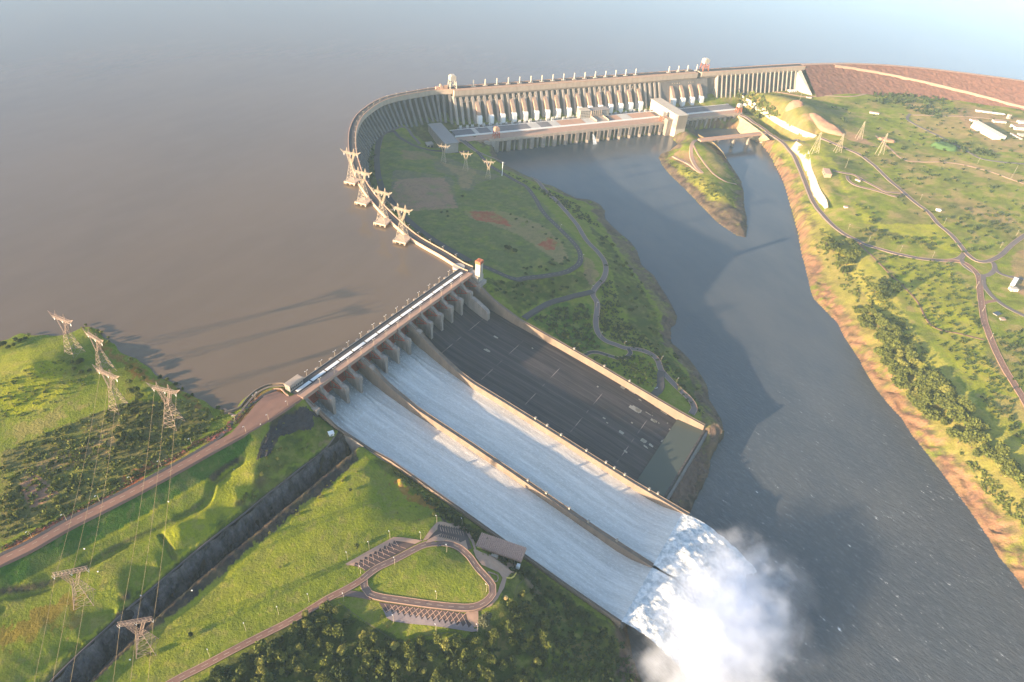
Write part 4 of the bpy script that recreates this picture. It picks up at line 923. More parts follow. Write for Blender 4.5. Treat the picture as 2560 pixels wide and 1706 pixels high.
# intake posts
pst = None
for k in list(range(16))+[18.45, 19.45, 20.45, 21.45]:
    loc = DF(k*34, 0, 4.7); lab = 'white slab shaped hoist post standing on the main dam crest'
    if pst is None:
        pst = thing('hoist_post', lab, 'post', (0, 0, 0), 'hoist posts on the main dam crest')
        mb = MB(); mb.abox(-.9, .9, -1.6, 1.6, 0, 17); mb.abox(-.7, .7, -1.3, 1.3, 17, 17.7); build('post', mb, MT['concrete_pale'], pst)
        mb = MB(); mb.abox(-6, 6, -2.6, 2.6, 0, 1.2); build('base_slab', mb, MT['concrete_pale'], pst)
        kids_of(pst); pst.location = loc; pst.rotation_euler = (0, 0, DA)
    else: copy_tree(pst, loc, DA, 1, lab)
def gantry(name, label, loc, rot, w, d, h, leg, mat, hm, cat='gantry crane', group=None):
    g = thing(name, label, cat, (0, 0, 0), group)
    for a in (-1, 1):
        for c_ in (-1, 1):
            mb = MB(); mb.tube((a*w*1.1, c_*d*1.05, 0), (a*w*.92, c_*d*.95, h*.62), leg, leg*.85); build('leg', mb, mat, g)
    mb = MB()
    for a in (-1, 1): mb.tube((a*w*1.05, -d, h*.22), (a*w*1.05, d, h*.22), leg*.6); mb.tube((a*w*1.0, -d, h*.2), (a*w*.95, d, h*.58), leg*.45)
    for c_ in (-1, 1): mb.tube((-w*1.0, c_*d, h*.4), (w*1.0, c_*d, h*.4), leg*.6); mb.tube((-w*1.05, c_*d, h*.02), (w*.95, c_*d, h*.6), leg*.45); mb.tube((w*1.05, c_*d, h*.02), (-w*.95, c_*d, h*.6), leg*.45)
    build('bracing', mb, mat, g)
    mb = MB(); mb.abox(-w*.95, w*.95, -d*.95, d*.95, h*.66, h); mb.abox(-w*.6, w*.6, -d*.8, d*.8, h, h*1.08); build('machine_house', mb, hm, g)
    kids_of(g); g.location = loc; g.rotation_euler = (0, 0, rot); return g
gantry('gantry_crane', 'cream gantry crane standing at the left end of the main dam crest', DF(-60, 0, 4.7), DA, 8.5, 8, 32, 1.6, MT['concrete_pale'], MT['concrete_pale'])
gantry('gantry_crane', 'orange and white gantry crane at the right end of the main dam crest', DF(757, 0, 4.7), DA, 9.5, 8, 32, 1.4, MT['orange_steel'], MT['concrete_pale'])
mb = MB(); a = DF(-92, 2, 4.7)
mb.prism([DF(-96, -5, 4.7), DF(-84, -5, 4.7), DF(-84, 5, 4.7), DF(-96, 5, 4.7)], [DF(-94, -3, 17), DF(-91, -3, 17), DF(-91, 3, 17), DF(-94, 3, 17)]); mb.fbox(DF, -106, -97, -3, 3, 4.6, 11); mb.fbox(DF, -84, -74, -2, 4, 4.6, 14)
solo('log_lift', mb, MT['crest_red'], 'low pink hoist machine beside the cream gantry crane on the dam', 'hoist')
# ---------------------------------------------------------------- powerhouse
ph = thing('powerhouse', 'very long low powerhouse with water outlets below its deck', 'power station', DF(250, 120, -80))
mb = MB(); mb.fbox(DF, -14, 560, 119, 158, -84, -79.6); mb.fbox(DF, -95, -14, 119, 150, -90, -80.2); build('deck', mb, MT['deck_red'], ph)
mb = MB(); mb.fbox(DF, -14, 560, 156.6, 158.2, -86.5, -78.4); build('edge_beam', mb, MT['crest'], ph)
mb = MB(); mb.fbox(DF, -95, 815, 118.8, 122, -79.4, -76.2); mb.fbox(DF, -95, 815, 79, 81, -79, -76.4); build('roof_rail', mb, MT['white'], ph)
mb = MB(); mb.fbox(DF, -100, 820, 60, 119, -84, -78.9); build('upstream_deck', mb, MT['concrete_dark'], ph)
# roof panels, each a different tone
k = 0; rr = random.Random(5); tcur = -92
for i, (ln_, mt_) in enumerate([(56,'d'),(12,'l'),(34,'d'),(14,'l'),(34,'d'),(34,'d'),(34,'d'),(30,'l'),(34,'d'),(26,'l'),(44,'r'),(34,'r'),(34,'l'),(20,'r'),(34,'d'),(30,'r'),(34,'l'),(50,'r'),(30,'r')]):
    if tcur+ln_ > 556: ln_ = 556-tcur
    if ln_ < 4: break
    mb = MB(); mb.fbox(DF, tcur+.4, tcur+ln_-.4, 81.2, 118.6, -78.9, -76.6)
    for q in np.arange(tcur+8, tcur+ln_-4, 8.5): mb.fbox(DF, q, q+.6, 81.6, 118.2, -76.6, -76.2)
    build('roof_panel', mb, {'d': MT['panel_dark'], 'l': MT['panel_light'], 'r': MT['deck_red']}[mt_], ph); tcur += ln_
mb = MB(); mb.fbox(DF, 590, 812, 81.2, 118.6, -78.9, -76.6); 
for q in np.arange(600, 806, 11): mb.fbox(DF, q, q+.6, 81.6, 118.2, -76.6, -76.2)
build('roof_panel', mb, MT['panel_dark'], ph)
for k in range(0, 17):
    t0 = k*34+8
    mb = MB(); mb.fbox(DF, t0-5.5, t0+5.5, 143, 159, -120, -84.2); mb.prism([DF(t0-5.5, 159, -120), DF(t0, 162.5, -120), DF(t0+5.5, 159, -120)], [DF(t0-5.5, 159, -107), DF(t0, 162.5, -107), DF(t0+5.5, 159, -107)])
    build('outlet_pier', mb, MT['pier'], ph)
    if k < 16:
        mb = MB(); mb.fbox(DF, t0+15.5, t0+18.5, 143, 158.6, -120, -84.2); build('slim_pier', mb, MT['pier'], ph)
mb = MB(); mb.fbox(DF, -14, 560, 140, 143, -122, -84); build('outlet_back', mb, MT['concrete_dark'], ph)
mb = MB(); mb.fbox(DF, -26, 2, 141, 158.4, -122, -84.1); build('end_wall', mb, MT['concrete'], ph)
# right hand part (diversion units)
mb = MB(); mb.fbox(DF, 590, 815, 119, 150, -84, -79.6); build('deck', mb, MT['deck_red'], ph)
mb = MB(); mb.fbox(DF, 590, 815, 148.6, 150.2, -87, -78.4); build('edge_beam', mb, MT['crest'], ph)
for q in np.arange(600, 812, 17):
    mb = MB(); mb.fbox(DF, q-(4 if int((q-600)/17) % 2 else 1.5), q+(4 if int((q-600)/17) % 2 else 1.5), 135, 151, -120, -84.2); build('outlet_pier', mb, MT['pier'], ph)
mb = MB(); mb.fbox(DF, 590, 830, 132, 135, -122, -84); build('outlet_back', mb, MT['concrete_dark'], ph)
# transformers and bushings behind the roof
rr = random.Random(11); tr = None
for q in np.arange(-60, 545, 17):
    loc = DF(q+rr.uniform(-3, 3), 68+rr.uniform(-2, 3), -78.8); lab = 'small pale transformer with white bushings behind the powerhouse roof'
    if tr is None:
        tr = thing('transformer', lab, 'transformer', (0, 0, 0), 'transformers behind the powerhouse roof')
        mb = MB(); mb.abox(-3.5, 3.5, -2.5, 2.5, 0, 4.5); build('tank', mb, MT['panel_light'], tr)
        mb = MB(); [mb.tube((x, 0, 4.5), (x*1.4, 0, 9), .5, .3, 6) for x in (-2.4, 0, 2.4)]; build('bushing', mb, MT['white'], tr)
        kids_of(tr); tr.location = loc; tr.rotation_euler = (0, 0, DA)
    else: copy_tree(tr, loc, DA, rr.uniform(.6, 1.2), lab)
def winbuilding(name, label, cat, fr_, t0, t1, s0, s1, z0, z1, wall, roof, over=.6, floors=4, bays=8, parent_extra=None, group=None, wmat=None, sides=('f', 'l')):
    g = thing(name, label, cat, fr_((t0+t1)/2, (s0+s1)/2, z0), group)
    mb = MB(); mb.fbox(fr_, t0, t1, s0, s1, z0, z1); build('wall', mb, wall, g)
    mb = MB(); mb.fbox(fr_, t0-over, t1+over, s0-over, s1+over, z1+.02, z1+1.2); build('roof', mb, roof, g)
    h = (z1-z0)/max(1, floors)
    if 'f' in sides:
        for f_ in range(floors):
            for k in range(bays):
                a = t0+(t1-t0)*(k+.2)/bays; b_ = t0+(t1-t0)*(k+.8)/bays; mb = MB(); mb.fbox(fr_, a, b_, s1-.2, s1+.12, z0+h*(f_+.3), z0+h*(f_+.8)); build('window', mb, wmat or MT['glass'], g)
    if 'l' in sides:
        nb = max(1, int(bays*(s1-s0)/(t1-t0)))
        for f_ in range(floors):
            for k in range(nb):
                a = s0+(s1-s0)*(k+.2)/nb; b_ = s0+(s1-s0)*(k+.8)/nb; mb = MB(); mb.fbox(fr_, t0-.12, t0+.2, a, b_, z0+h*(f_+.3), z0+h*(f_+.8)); build('window', mb, wmat or MT['glass'], g)
    return g
cb = winbuilding('control_building', 'square concrete control building with rows of windows on the powerhouse deck', 'building', DF, 291, 322, 62, 84, -78.9, -56, MT['concrete_pale'], MT['concrete_pale'], floors=5, bays=6)
winbuilding('control_building', 'longer wing of the control building with a bluish flat roof, right of the square block', 'building', DF, 323, 385, 60, 84, -78.9, -58.5, MT['concrete_pale'], MT['roof_grey'], floors=5, bays=12, sides=('f',))
for q in np.arange(325, 362, 6.5):
    mb = MB(); mb.fbox(DF, q, q+1.6, 84.1, 86.2, -78.8, -56.5); build('fin', mb, MT['crest'], cb)
mb = MB(); mb.fbox(DF, 325, 366, 84.6, 118, -76.1, -74.6); mb.fbox(DF, 325, 327, 84.6, 119.6, -76.1, -70.5); mb.fbox(DF, 364, 366, 84.6, 119.6, -76.1, -72.0); build('entrance_terrace', mb, MT['crest'], cb)
# ribbed roof materials
def ribbed(name, c1, c2, scale, ang):
    m, t, b, o = nt(name); wv = t.nodes.new('ShaderNodeTexWave'); wv.wave_type = 'BANDS'; wv.bands_direction = 'X'; wv.inputs['Scale'].default_value = scale; wv.inputs['Distortion'].default_value = .0
    mp = t.nodes.new('ShaderNodeMapping'); mp.inputs['Rotation'].default_value = (0, 0, ang); g = t.nodes.new('ShaderNodeNewGeometry'); t.links.new(g.outputs['Position'], mp.inputs[0]); t.links.new(mp.outputs[0], wv.inputs[0])
    c = mix(t, wv.outputs[1], c1, c2); c = mix(t, ramp(t, noise(t, .6, 4, .6), .4, .7, 0, .5), c, tuple(x*.6 for x in c1)); t.links.new(c, b.inputs['Base Color']); b.inputs['Roughness'].default_value = .7; return m
MT['rib_grey'] = ribbed('ribbed_grey_roof', (.30, .28, .27), (.15, .145, .15), .11, -DA)
ab = thing('assembly_hall', 'long grey shed with a ribbed roof at the left end of the powerhouse', 'building', DF(-135, 140, -82))
mb = MB(); mb.fbox(DF, -152, -118, 76, 207, -86, -57.5); build('wall', mb, MT['concrete'], ab)
mb = MB(); mb.fbox(DF, -153.5, -116.5, 74.5, 208.5, -57.4, -55.8); build('roof', mb, MT['rib_grey'], ab)
for q in np.arange(84, 204, 8): mb = MB(); mb.fbox(DF, -152.6, -152.05, q, q+.9, -82, -57.6); build('pilaster', mb, MT['concrete_dark'], ab)
mb = MB(); mb.fbox(DF, -153.5, -152.1, 176, 200, -84, -66); build('door', mb, MT['asphalt'], ab)
winbuilding('switch_house', 'small flat grey concrete block in front of the ribbed shed', 'building', DF, -185, -168, 150, 166, -84, -73, MT['concrete'], MT['concrete'], floors=1, bays=2)
rb = thing('diversion_block', 'tall pale concrete block with a flat cream roof at the end of the powerhouse', 'building', DF(562, 120, -82))
MT['pale_lit'] = plain('sunlit_pale_concrete', (.58, .50, .40), .8, .3, .1, (1, 1, .3), (.42, .35, .28))  # pale concrete with a sunlit cream tone put into its colour
mb = MB(); mb.fbox(DF, 545, 578, 52, 192, -90, -51.5); mb.fbox(DF, 556, 578, 150, 192, -122, -51.6); mb.fbox(DF, 545, 556, 165, 192, -122, -51.7); build('wall', mb, MT['pale_lit'], rb)
mb = MB(); mb.fbox(DF, 543.5, 579.5, 50.5, 193.5, -51.4, -50); build('roof', mb, MT['concrete_pale'], rb)
mb = MB(); mb.fbox(DF, 528, 545, 140, 172, -122, -68); build('side_block', mb, MT['pier'], rb)
mb = MB()
for q in (112, 128, 146): mb.fbox(DF, 544.6, 544.95, q, q+6, -79, -66)
build('doorway', mb, MT['glass'], rb)
for i, (t0, lab) in enumerate(((9, 'dark red gantry crane near the left end of the powerhouse deck'), (527, 'orange gantry crane beside the pale diversion block'), (806, 'orange and white gantry crane at the far right of the powerhouse deck'))):
    gantry('gantry_crane', lab, DF(t0, 148 if i < 2 else 140, -79.5), DA, 6.5, 6, 27 if i == 0 else 24, 1.2, MT['gate_red'] if i == 0 else MT['orange_steel'], MT['concrete_pale'] if i else MT['path_pink'])
# ---------------------------------------------------------------- right wing and embankment
rw = thing('right_wing_dam', 'straight buttress dam section running right to the brown rockfill embankment', 'dam', (*r_line[len(r_line)//2], 5))
cumr = seg_len(r_line)
mb = MB(); mb.sweep(r_line[::3], [(-10, -12), (-10, 4.2), (20, 4.2), (20, -6), (16, -12)]); build('crest_beam', mb, MT['crest'], rw)
mb = MB(); mb.sweep(r_line[::3], [(-7, 4.25), (-7, 4.7), (9, 4.7), (9, 4.25)]); build('crest_road', mb, MT['asphalt'], rw)
mb = MB(); mb.sweep(r_line[::3], [(19, 4.25), (19, 6), (20.2, 6), (20.2, 4.25)]); mb.sweep(r_line[::3], [(-10, 4.25), (-10, 6), (-9, 6), (-9, 4.25)]); build('parapet', mb, MT['crest_red'], rw)
back_wall(rw, r_line, -90, MT['concrete_dark'], off=12, th=8)
MT['concrete_mid'] = MT['concrete']
buttresses(rw, r_line, 62, cumr[-1]-30, 17.0, MT['concrete'], o0=20, slope=.35, thick=3.0, ztop_=-6, zmin=-86, headz=-10)
eb = thing('embankment_dam', 'long curving embankment of dark reddish brown rockfill', 'dam', (*emb_line[len(emb_line)//2], 5))
rows = []
for i in range(0, len(emb_line)):
    nv = nrm(emb_line, i); p = emb_line[i]; r = []
    for o_, z in [(-26, -6), (-9, 4.9), (9, 4.9)]+[(9+q*3.2, 4.9-q*2.0) for q in range(1, 34)]:
        j = 0 if z > 3 else 1
        h_ = fbm(np.array([p[0]+nv[0]*o_]), np.array([p[1]+nv[1]*o_]), 9, 3, 61)[0]*2.4*j
        r.append((p[0]+nv[0]*o_+h_*.3, p[1]+nv[1]*o_, z+h_))
    rows.append(r)
build('rockfill_slope', MB().grid(rows), MT['rockfill'], eb)
mb = MB(); mb.sweep(emb_line, [(-7, 4.0), (-7, 5.4), (7, 5.4), (7, 4.0)]); build('crest_road', mb, MT['deck_red'], eb)
# the sloping access road on the face
mb = MB(); n_ = 90; pts = []
for q in range(n_):
    f_ = q/(n_-1); i = int(14+f_*(len(emb_line)-46)); p = emb_line[i]; nv = nrm(emb_line, i); o_ = 12+88*f_; z = 4.9-(o_-9)*.625
    pts.append([(p[0]+nv[0]*(o_-3), p[1]+nv[1]*(o_-3), z-1), (p[0]+nv[0]*(o_-3), p[1]+nv[1]*(o_-3), z+3.4), (p[0]+nv[0]*(o_+4.5), p[1]+nv[1]*(o_+4.5), z+3.2), (p[0]+nv[0]*(o_+6), p[1]+nv[1]*(o_+6), z-5)])
vs = [p for r in pts for p in r]; mb.add(vs, [(a*4+j, a*4+(j+1) % 4, (a+1)*4+(j+1) % 4, (a+1)*4+j) for a in range(n_-1) for j in range(3)]); build('access_road', mb, MT['path_pink'], eb)
# concrete wedge where buttress dam meets rockfill
p0 = r_line[-8]; nv = nrm(r_line, len(r_line)-9); tv = np.array([nv[1], -nv[0]])
if tv@(emb_line[5]-p0) < 0: tv = -tv
mb = MB(); A = lambda o_, w, z: (p0[0]+nv[0]*o_+tv[0]*w, p0[1]+nv[1]*o_+tv[1]*w, z)
mb.prism([A(10, -3, -90), A(62, -3, -90), A(112, 20, -90), A(14, 16, -90)], [A(10, -3, -4), A(34, -3, -40), A(100, 20, -66), A(14, 16, -4)])
build('end_wedge', mb, MT['concrete_pale'], rw)

mb = MB(); rows = []
for q in np.linspace(0, 1, 10): rows.append([DF(291+u*(1.2+5*q)+q*3, 163+q*14, -92-q*q*23.2) for u in (-1, -.3, .3, 1)])
o_ = build('outlet_water', mb.grid(rows), m_jet, None, True); o_['kind'] = 'structure'
# ---------------------------------------------------------------- roads laid on the ground
def ribbon(px, width, lift=.5, z=None, step=5, close=False):
    pts = [P(x, y, z)[:2] for x, y in px] if z is not None else list(gp(px))
    ln_ = catmull(pts, step); rows = []
    zz = []
    for i in range(len(ln_)):
        nv = nrm(ln_, i); w = width(i/(len(ln_)-1)) if callable(width) else width
        pts_ = [(ln_[i][0]+nv[0]*o*w/2, ln_[i][1]+nv[1]*o*w/2) for o in (-1.25, -1, -.5, 0, .5, 1, 1.25)]
        h = height(np.array([p[0] for p in pts_]), np.array([p[1] for p in pts_]))
        zz.append(h[1:6].max() if z is None else max(z, h[1:6].max()))
        rows.append(pts_)
    zz = np.convolve(np.r_[[zz[0]]*2, zz, [zz[-1]]*2], np.ones(5)/5, 'valid')
    hh = [[(p[0], p[1], zz[i]+lift-(2.5 if j in (0, 6) else 0)) for j, p in enumerate(r)] for i, r in enumerate(rows)]
    return MB().grid(hh), ln_, zz+lift
def road(name, px, width, mat, lines=False, kerb=False, **k):
    mb, ln_, zz = ribbon(px, width, **k); o_ = struct(name, mb, mat)
    w = width(.5) if callable(width) else width
    if kerb:
        mk = MB()
        for sg in (-1, 1):
            rows = []
            for i in range(len(ln_)):
                nv = nrm(ln_, i); c_ = sg*w/2
                rows.append([(ln_[i][0]+nv[0]*(c_+d), ln_[i][1]+nv[1]*(c_+d), zz[i]+h) for d, h in ((-.35, -.2), (-.35, .28), (.35, .28), (.35, -.2))])
            vs = [p for r in rows for p in r]; mk.add(vs, [(a*4+j, a*4+(j+1) % 4, (a+1)*4+(j+1) % 4, (a+1)*4+j) for a in range(len(rows)-1) for j in range(4)])
        struct(name+'_kerb', mk, MT['path_pink'])
    if lines:
        mk = MB()
        for i in range(0, len(ln_)-1, 2):
            a, b_ = ln_[i], ln_[i+1]; nv = nrm(ln_, i)*.22; mk.add([(a[0]-nv[0], a[1]-nv[1], zz[i]+.06), (a[0]+nv[0], a[1]+nv[1], zz[i]+.06), (b_[0]+nv[0], b_[1]+nv[1], zz[i+1]+.06), (b_[0]-nv[0], b_[1]-nv[1], zz[i+1]+.06)], [(0, 1, 2, 3)])
        struct(name+'_marking', mk, MT['crest'])
    return ln_, zz
ROAD_B = [(1150,350),(1180,372),(1208,387),(1262,412),(1317,439),(1358,472),(1398,512),(1440,561),(1467,605),(1494,633),(1511,657),(1514,679),(1508,698),(1494,714),(1483,728),(1482,741),(1492,758),(1492,780),(1489,807),(1495,834),(1513,853),(1540,864),(1564,872),(1594,875),(1624,886),(1643,902),(1652,926),(1668,945),(1698,975),(1724,1002),(1735,1022),(1728,1036)]
MT['road_grey'] = plain('pale_worn_asphalt', (.16, .13, .125), .9, .35, .08, None, (.10, .085, .085), .1)
road('river_road', ROAD_B, 9, MT['road_grey'], kerb=True)
ROAD_A = [(1160,352),(1190,378),(1224,414),(1284,450),(1317,469),(1340,501),(1360,534),(1398,572),(1437,612),(1450,635),(1449,655),(1437,669),(1407,682),(1363,690),(1314,696),(1290,699),(1254,687),(1216,671),(1192,662)]
road('hill_road', ROAD_A, 9, MT['asphalt'], lines=True)
ROAD_TOE = [(1175,655),(1150,640),(1110,617),(1072,592),(1040,568),(1010,540),(985,512),(965,485),(950,455),(944,425),(942,395),(945,365),(952,340),(965,330),(985,328)]
road('toe_road', ROAD_TOE, 12, MT['asphalt'])
road('hall_road', [(985,328),(1000,345),(1030,362),(1065,374),(1110,379),(1150,381),(1175,378)], 8, MT['asphalt'])
road('branch_road', [(1482,730),(1450,737),(1420,745),(1374,758),(1331,782),(1309,797)], 10, MT['asphalt'])
road('loop_road', [(1570,873),(1576,883),(1567,893),(1548,897),(1521,890),(1494,882),(1472,883),(1458,892)], 7, MT['asphalt'], kerb=True)
road('landing_road', [(1653,930),(1650,945),(1651,966),(1640,982),(1626,992)], 11, MT['asphalt'])
road('building_track', [(960,330),(1010,318),(1035,345),(1050,362)], 7, MT['road_grey'])
# left bank
ROAD_C = [(-250,1535),(-100,1460),(0,1402),(80,1363),(180,1306),(300,1246),(397,1195),(500,1138),(560,1105),(615,1074),(673,1040),(730,1002),(745,992)]
def offs(px, dx, dy): return [(x+dx, y+dy) for x, y in px]
road('crest_road_left', ROAD_C, 12.5, MT['red_road'], lines=True, lift=.6)
road('side_strip', offs(ROAD_C[:8], -5, -10)+[(545,1097),(572,1068),(600,1035),(640,1002),(668,984),(690,975)], 4.2, MT['asphalt'], lift=.7)
# the wide paved triangle behind the bridge end
def patch(name, px, mat, lift=.5, n_=22, kind='structure', z=None):
    poly = gp(px) if z is None else np.array([P2(x, y, z) for x, y in px]); x0, y0 = poly.min(0); x1, y1 = poly.max(0); mb = MB()
    tr_ = tessellate_polygon([[Vector((p[0], p[1], 0)) for p in poly]]); hh = height(poly[:, 0], poly[:, 1]) if z is None else np.full(len(poly), z)
    vs = [(p[0], p[1], h+lift) for p, h in zip(poly, hh)]; mb.add(vs, [tuple(q) for q in tr_])
    import bmesh
    o_ = build(name, mb, mat)
    b_ = bmesh.new(); b_.from_mesh(o_.data)
    for _ in range(3 if z is None else 0):
        es = [e for e in b_.edges if e.calc_length() > 7]
        if es: bmesh.ops.subdivide_edges(b_, edges=es, cuts=1, use_grid_fill=True); bmesh.ops.triangulate(b_, faces=b_.faces)
    if z is None:
        V_ = np.array([v.co[:] for v in b_.verts]); h = height(V_[:, 0], V_[:, 1])
        for v, a in zip(b_.verts, h): v.co.z = a+lift
    bmesh.ops.recalc_face_normals(b_, faces=b_.faces); b_.to_mesh(o_.data); b_.free(); o_['kind'] = kind; return o_
patch('paved_forecourt', [(765,984),(733,1006),(673,1049),(615,1080),(560,1107),(580,1082),(617,1040),(640,1010),(662,990),(690,979),(710,986),(722,993),(745,985)], MT['red_road'], z=5.0)
mb, _, _ = ribbon([(560,1024),(590,1040),(617,1012),(641,985),(670,970),(698,965),(722,968)], 2.5, 1.0); solo('shore_parapet', mb, MT['wall_ochre'], 'low yellowish parapet curving between the reservoir and the paved forecourt', 'wall')
mb = MB(); wl_ = catmull([P2(*q, 4.6) for q in ((560,1032),(597,1020),(617,997),(641,976),(670,963),(699,959),(722,962))], 4)
mb.sweep(wl_, [(-.6, -8), (-.6, 6.2), (.6, 6.2), (.6, -8)]); solo('retaining_wall', mb, MT['wall_ochre'], 'curved yellow stone retaining wall along the reservoir edge by the gate house', 'wall')
mb = MB(); wl2 = catmull([P2(*q, 4.6) for q in ((684,974),(702,974),(712,984),(722,992))], 3); mb.sweep(wl2, [(-.6, 3), (-.6, 6.6), (.6, 6.6), (.6, 3)]); solo('low_wall', mb, MT['path_pink'], 'short pink wall bending round the forecourt below the gate house', 'wall')
# canyon floor road with guard rails
rim2 = catmull([P2(x, y, -29) for x, y in RIM], 6)[:, :2]
rim2 = rim2[2:]
struct('cutting_road', MB().grid([[(p[0]+Bn[0]*o_, p[1]+Bn[1]*o_, -56.0) for o_ in (9.0, 12, 15, 18.2)] for p in rim2]), MT['asphalt'])
mb = MB()
for p, q in zip(rim2[:-1], rim2[1:]): mb.tube((p[0]+Bn[0]*18, p[1]+Bn[1]*18, -54.9), (q[0]+Bn[0]*18, q[1]+Bn[1]*18, -54.9), .22); mb.tube((p[0]+Bn[0]*18, p[1]+Bn[1]*18, -56.0), (p[0]+Bn[0]*18, p[1]+Bn[1]*18, -54.8), .12)
solo('guard_rail', mb, MT['steel'], 'long thin guard rail beside the road at the bottom of the rock cutting', 'railing')
# concrete end of the cutting
mb = MB()
q = [(862,1090), (868,1086), (995,1128), (1000,1132), (930,1163), (884,1143)]
zt = [-28, -27, -47, -50, -56, -57]
A0 = P(858,1086,-26); A1 = BF(kw(3,85)+3, 85, ztop(85)); A2 = BF(kw(3,140)+3, 140, ztop(140)-2); A3 = P(912,1150,-52); A4 = P(884,1146,-58)
mb.prism([(*A0[:2], -64), (A1[0], A1[1], -64), (A2[0], A2[1], -64), (*A3[:2], -64), (*A4[:2], -64)], [(*A0[:2], -27), (A1[0], A1[1], -27.5), (A2[0], A2[1], -45), (*A3[:2], -50), (*A4[:2], -54)])
solo('cutting_end_wall', mb, MT['concrete_dark'], 'sloping grey concrete wall closing the rock cutting against the spillway', 'wall')
mb, _, _ = ribbon([(868,1085),(818,1119),(750,1174),(703,1212),(654,1250),(600,1295),(541,1340),(433,1427),(325,1521),(253,1586),(162,1672),(60,1774)], .7, 1.6); solo('rim_kerb', mb, MT['road_grey'], 'thin grey kerb running along the top edge of the rock cutting', 'kerb')
m, t, b, o = nt('rock_cut'); n1 = noise(t, .12, 5, .7, stretch=(1, 1, .22)); n2 = noise(t, .5, 4, .7, stretch=(1, 1, .3))
c = mix(t, ramp(t, n1, .38, .62), (.13, .115, .118), (.022, .020, .024)); c = mix(t, ramp(t, n2, .45, .65, 0, .6), c, (.05, .05, .035)); t.links.new(c, b.inputs['Base Color']); b.inputs['Roughness'].default_value = .95; bump(t, b, n1, 1, 4)
MT['rock_cut'] = m
rows = []
rim = catmull([P(x, y, -28.5) for x, y in RIM], 3.0); 
for i in range(len(rim)):
    p = rim[i]; nv = nrm(rim[:, :2], i); 
    if nv@Bn < 0: nv = -nv
    r = []
    for j in range(9):
        z = -28.2-j*3.7; o_ = 1.2+j*1.0+fbm(np.array([p[0]+j*5.]), np.array([p[1]]), 10, 3, 3)[0]*4.2
        r.append((p[0]+nv[0]*o_, p[1]+nv[1]*o_, z))
    rows.append(r)
struct('rock_face', MB().grid(rows), MT['rock_cut'])
# right bank roads
RB = [(1838,276),(1846,283),(1876,300),(1903,319),(1930,338),(1950,352),(1966,370),(1985,392),(1998,419),(2009,446),(2023,482),(2030,500),(2045,524),(2072,554),(2105,582),(2146,603),(2165,613),(2206,625),(2246,636),(2301,647),(2355,652),(2388,650),(2404,642),(2412,630)]
road('bank_road', RB, 10, MT['road_grey'], kerb=True)
road('cross_road', [(1949,352),(1970,352),(1995,350),(2010,356)], 7, MT['road_grey'])
road('plateau_road', [(2052,346),(2090,362),(2150,388),(2180,410),(2202,430),(2230,457),(2258,480),(2275,496),(2295,512),(2322,532),(2345,560),(2380,590),(2405,620),(2416,634),(2440,652),(2468,654),(2500,640),(2530,612),(2575,580)], 10, MT['road_grey'], kerb=True)
road('junction_road', [(2410,636),(2404,650),(2415,668),(2445,686),(2462,690),(2478,684),(2487,672),(2483,658),(2470,652)], 9, MT['road_grey'])
road('long_road', [(2355,652),(2400,655),(2430,672),(2447,695),(2450,730),(2455,770),(2460,800),(2470,830),(2490,880),(2510,920),(2535,960),(2562,1005),(2600,1070)], 11, MT['red_road'], kerb=True, lines=True)
road('fork_road', [(2458,690),(2460,712),(2475,735),(2500,757),(2530,775),(2565,792)], 9, MT['road_grey'])
road('link_road', [(2457,760),(2470,755),(2492,752)], 7, MT['red_road'])
road('side_road', [(2487,672),(2500,684),(2530,694),(2560,698)], 8, MT['road_grey'])
road('oval_road', [(2082,428),(2110,433),(2135,438),(2165,455),(2195,470),(2215,480),(2255,485),(2240,492),(2200,480),(2160,470),(2135,462),(2120,450),(2118,440)], 7, MT['road_grey'], kerb=True)
road('upper_road', [(2275,285),(2268,297),(2285,310),(2325,330),(2370,352),(2420,380),(2450,396),(2500,405),(2560,410),(2600,412)], 8, MT['road_grey'])
road('dirt_road', [(2280,288),(2350,290),(2420,292),(2500,300),(2570,310)], 6, MT['path_pink'])
road('dirt_track', [(1900,225),(1960,233),(2010,242),(2060,240),(2120,242),(2160,236),(2200,225),(2290,222),(2380,235),(2480,245),(2560,255)], 7, MT['path_pink'])
road('field_track', [(2190,340),(2225,372),(2260,400),(2300,405),(2380,408),(2460,425),(2560,460)], 5, MT['path_pink'])
road('grass_track', [(2145,606),(2180,640),(2230,690),(2290,750),(2330,815),(2400,835),(2460,850)], 3, MT['red_road'])
# bright concrete lined slopes of the right bank
MT['shotcrete'] = plain('pale_shotcrete', (.62, .50, .38), .9, .35, .12, (1, 1, .4), (.42, .33, .24), .4)
def slope_sheet(name, top, bot, zt_, zb_, label, out=1.0):
    a = catmull([P(x, y, zt_) for x, y in top], 4); b_ = catmull([P(x, y, zb_) for x, y in bot], 4); n_ = 60
    rows = []
    for i in range(n_+1):
        p = a[int(i/n_*(len(a)-1))]; q = b_[int(i/n_*(len(b_)-1))]; r = []
        for j in range(7):
            f_ = j/6; v = p*(1-f_)+q*f_; nz = fbm(np.array([v[0]+v[2]]), np.array([v[1]]), 8, 3, 8)[0]*2.2; r.append((v[0]-nz*.6-.8*out, v[1]-nz*.5-.5*out, v[2]+1.0))
        rows.append(r)
    o_ = build(name, MB().grid(rows), MT['shotcrete']); o_['kind'] = 'structure'; return o_
slope_sheet('lined_slope', [(1991,354),(2021,378),(2029,419),(2040,446),(2051,474),(2067,501),(2071,520)], [(1977,373),(1999,395),(2009,420),(2021,446),(2029,479),(2040,501),(2058,525)], -69, -83, '')
slope_sheet('lined_slope', [(1841,231),(1880,254),(1917,276),(1947,298),(1964,306),(2002,325),(2042,339)], [(1841,241),(1880,269),(1917,294),(1942,311),(1974,328),(2010,343),(2037,348)], -65, -79, '')
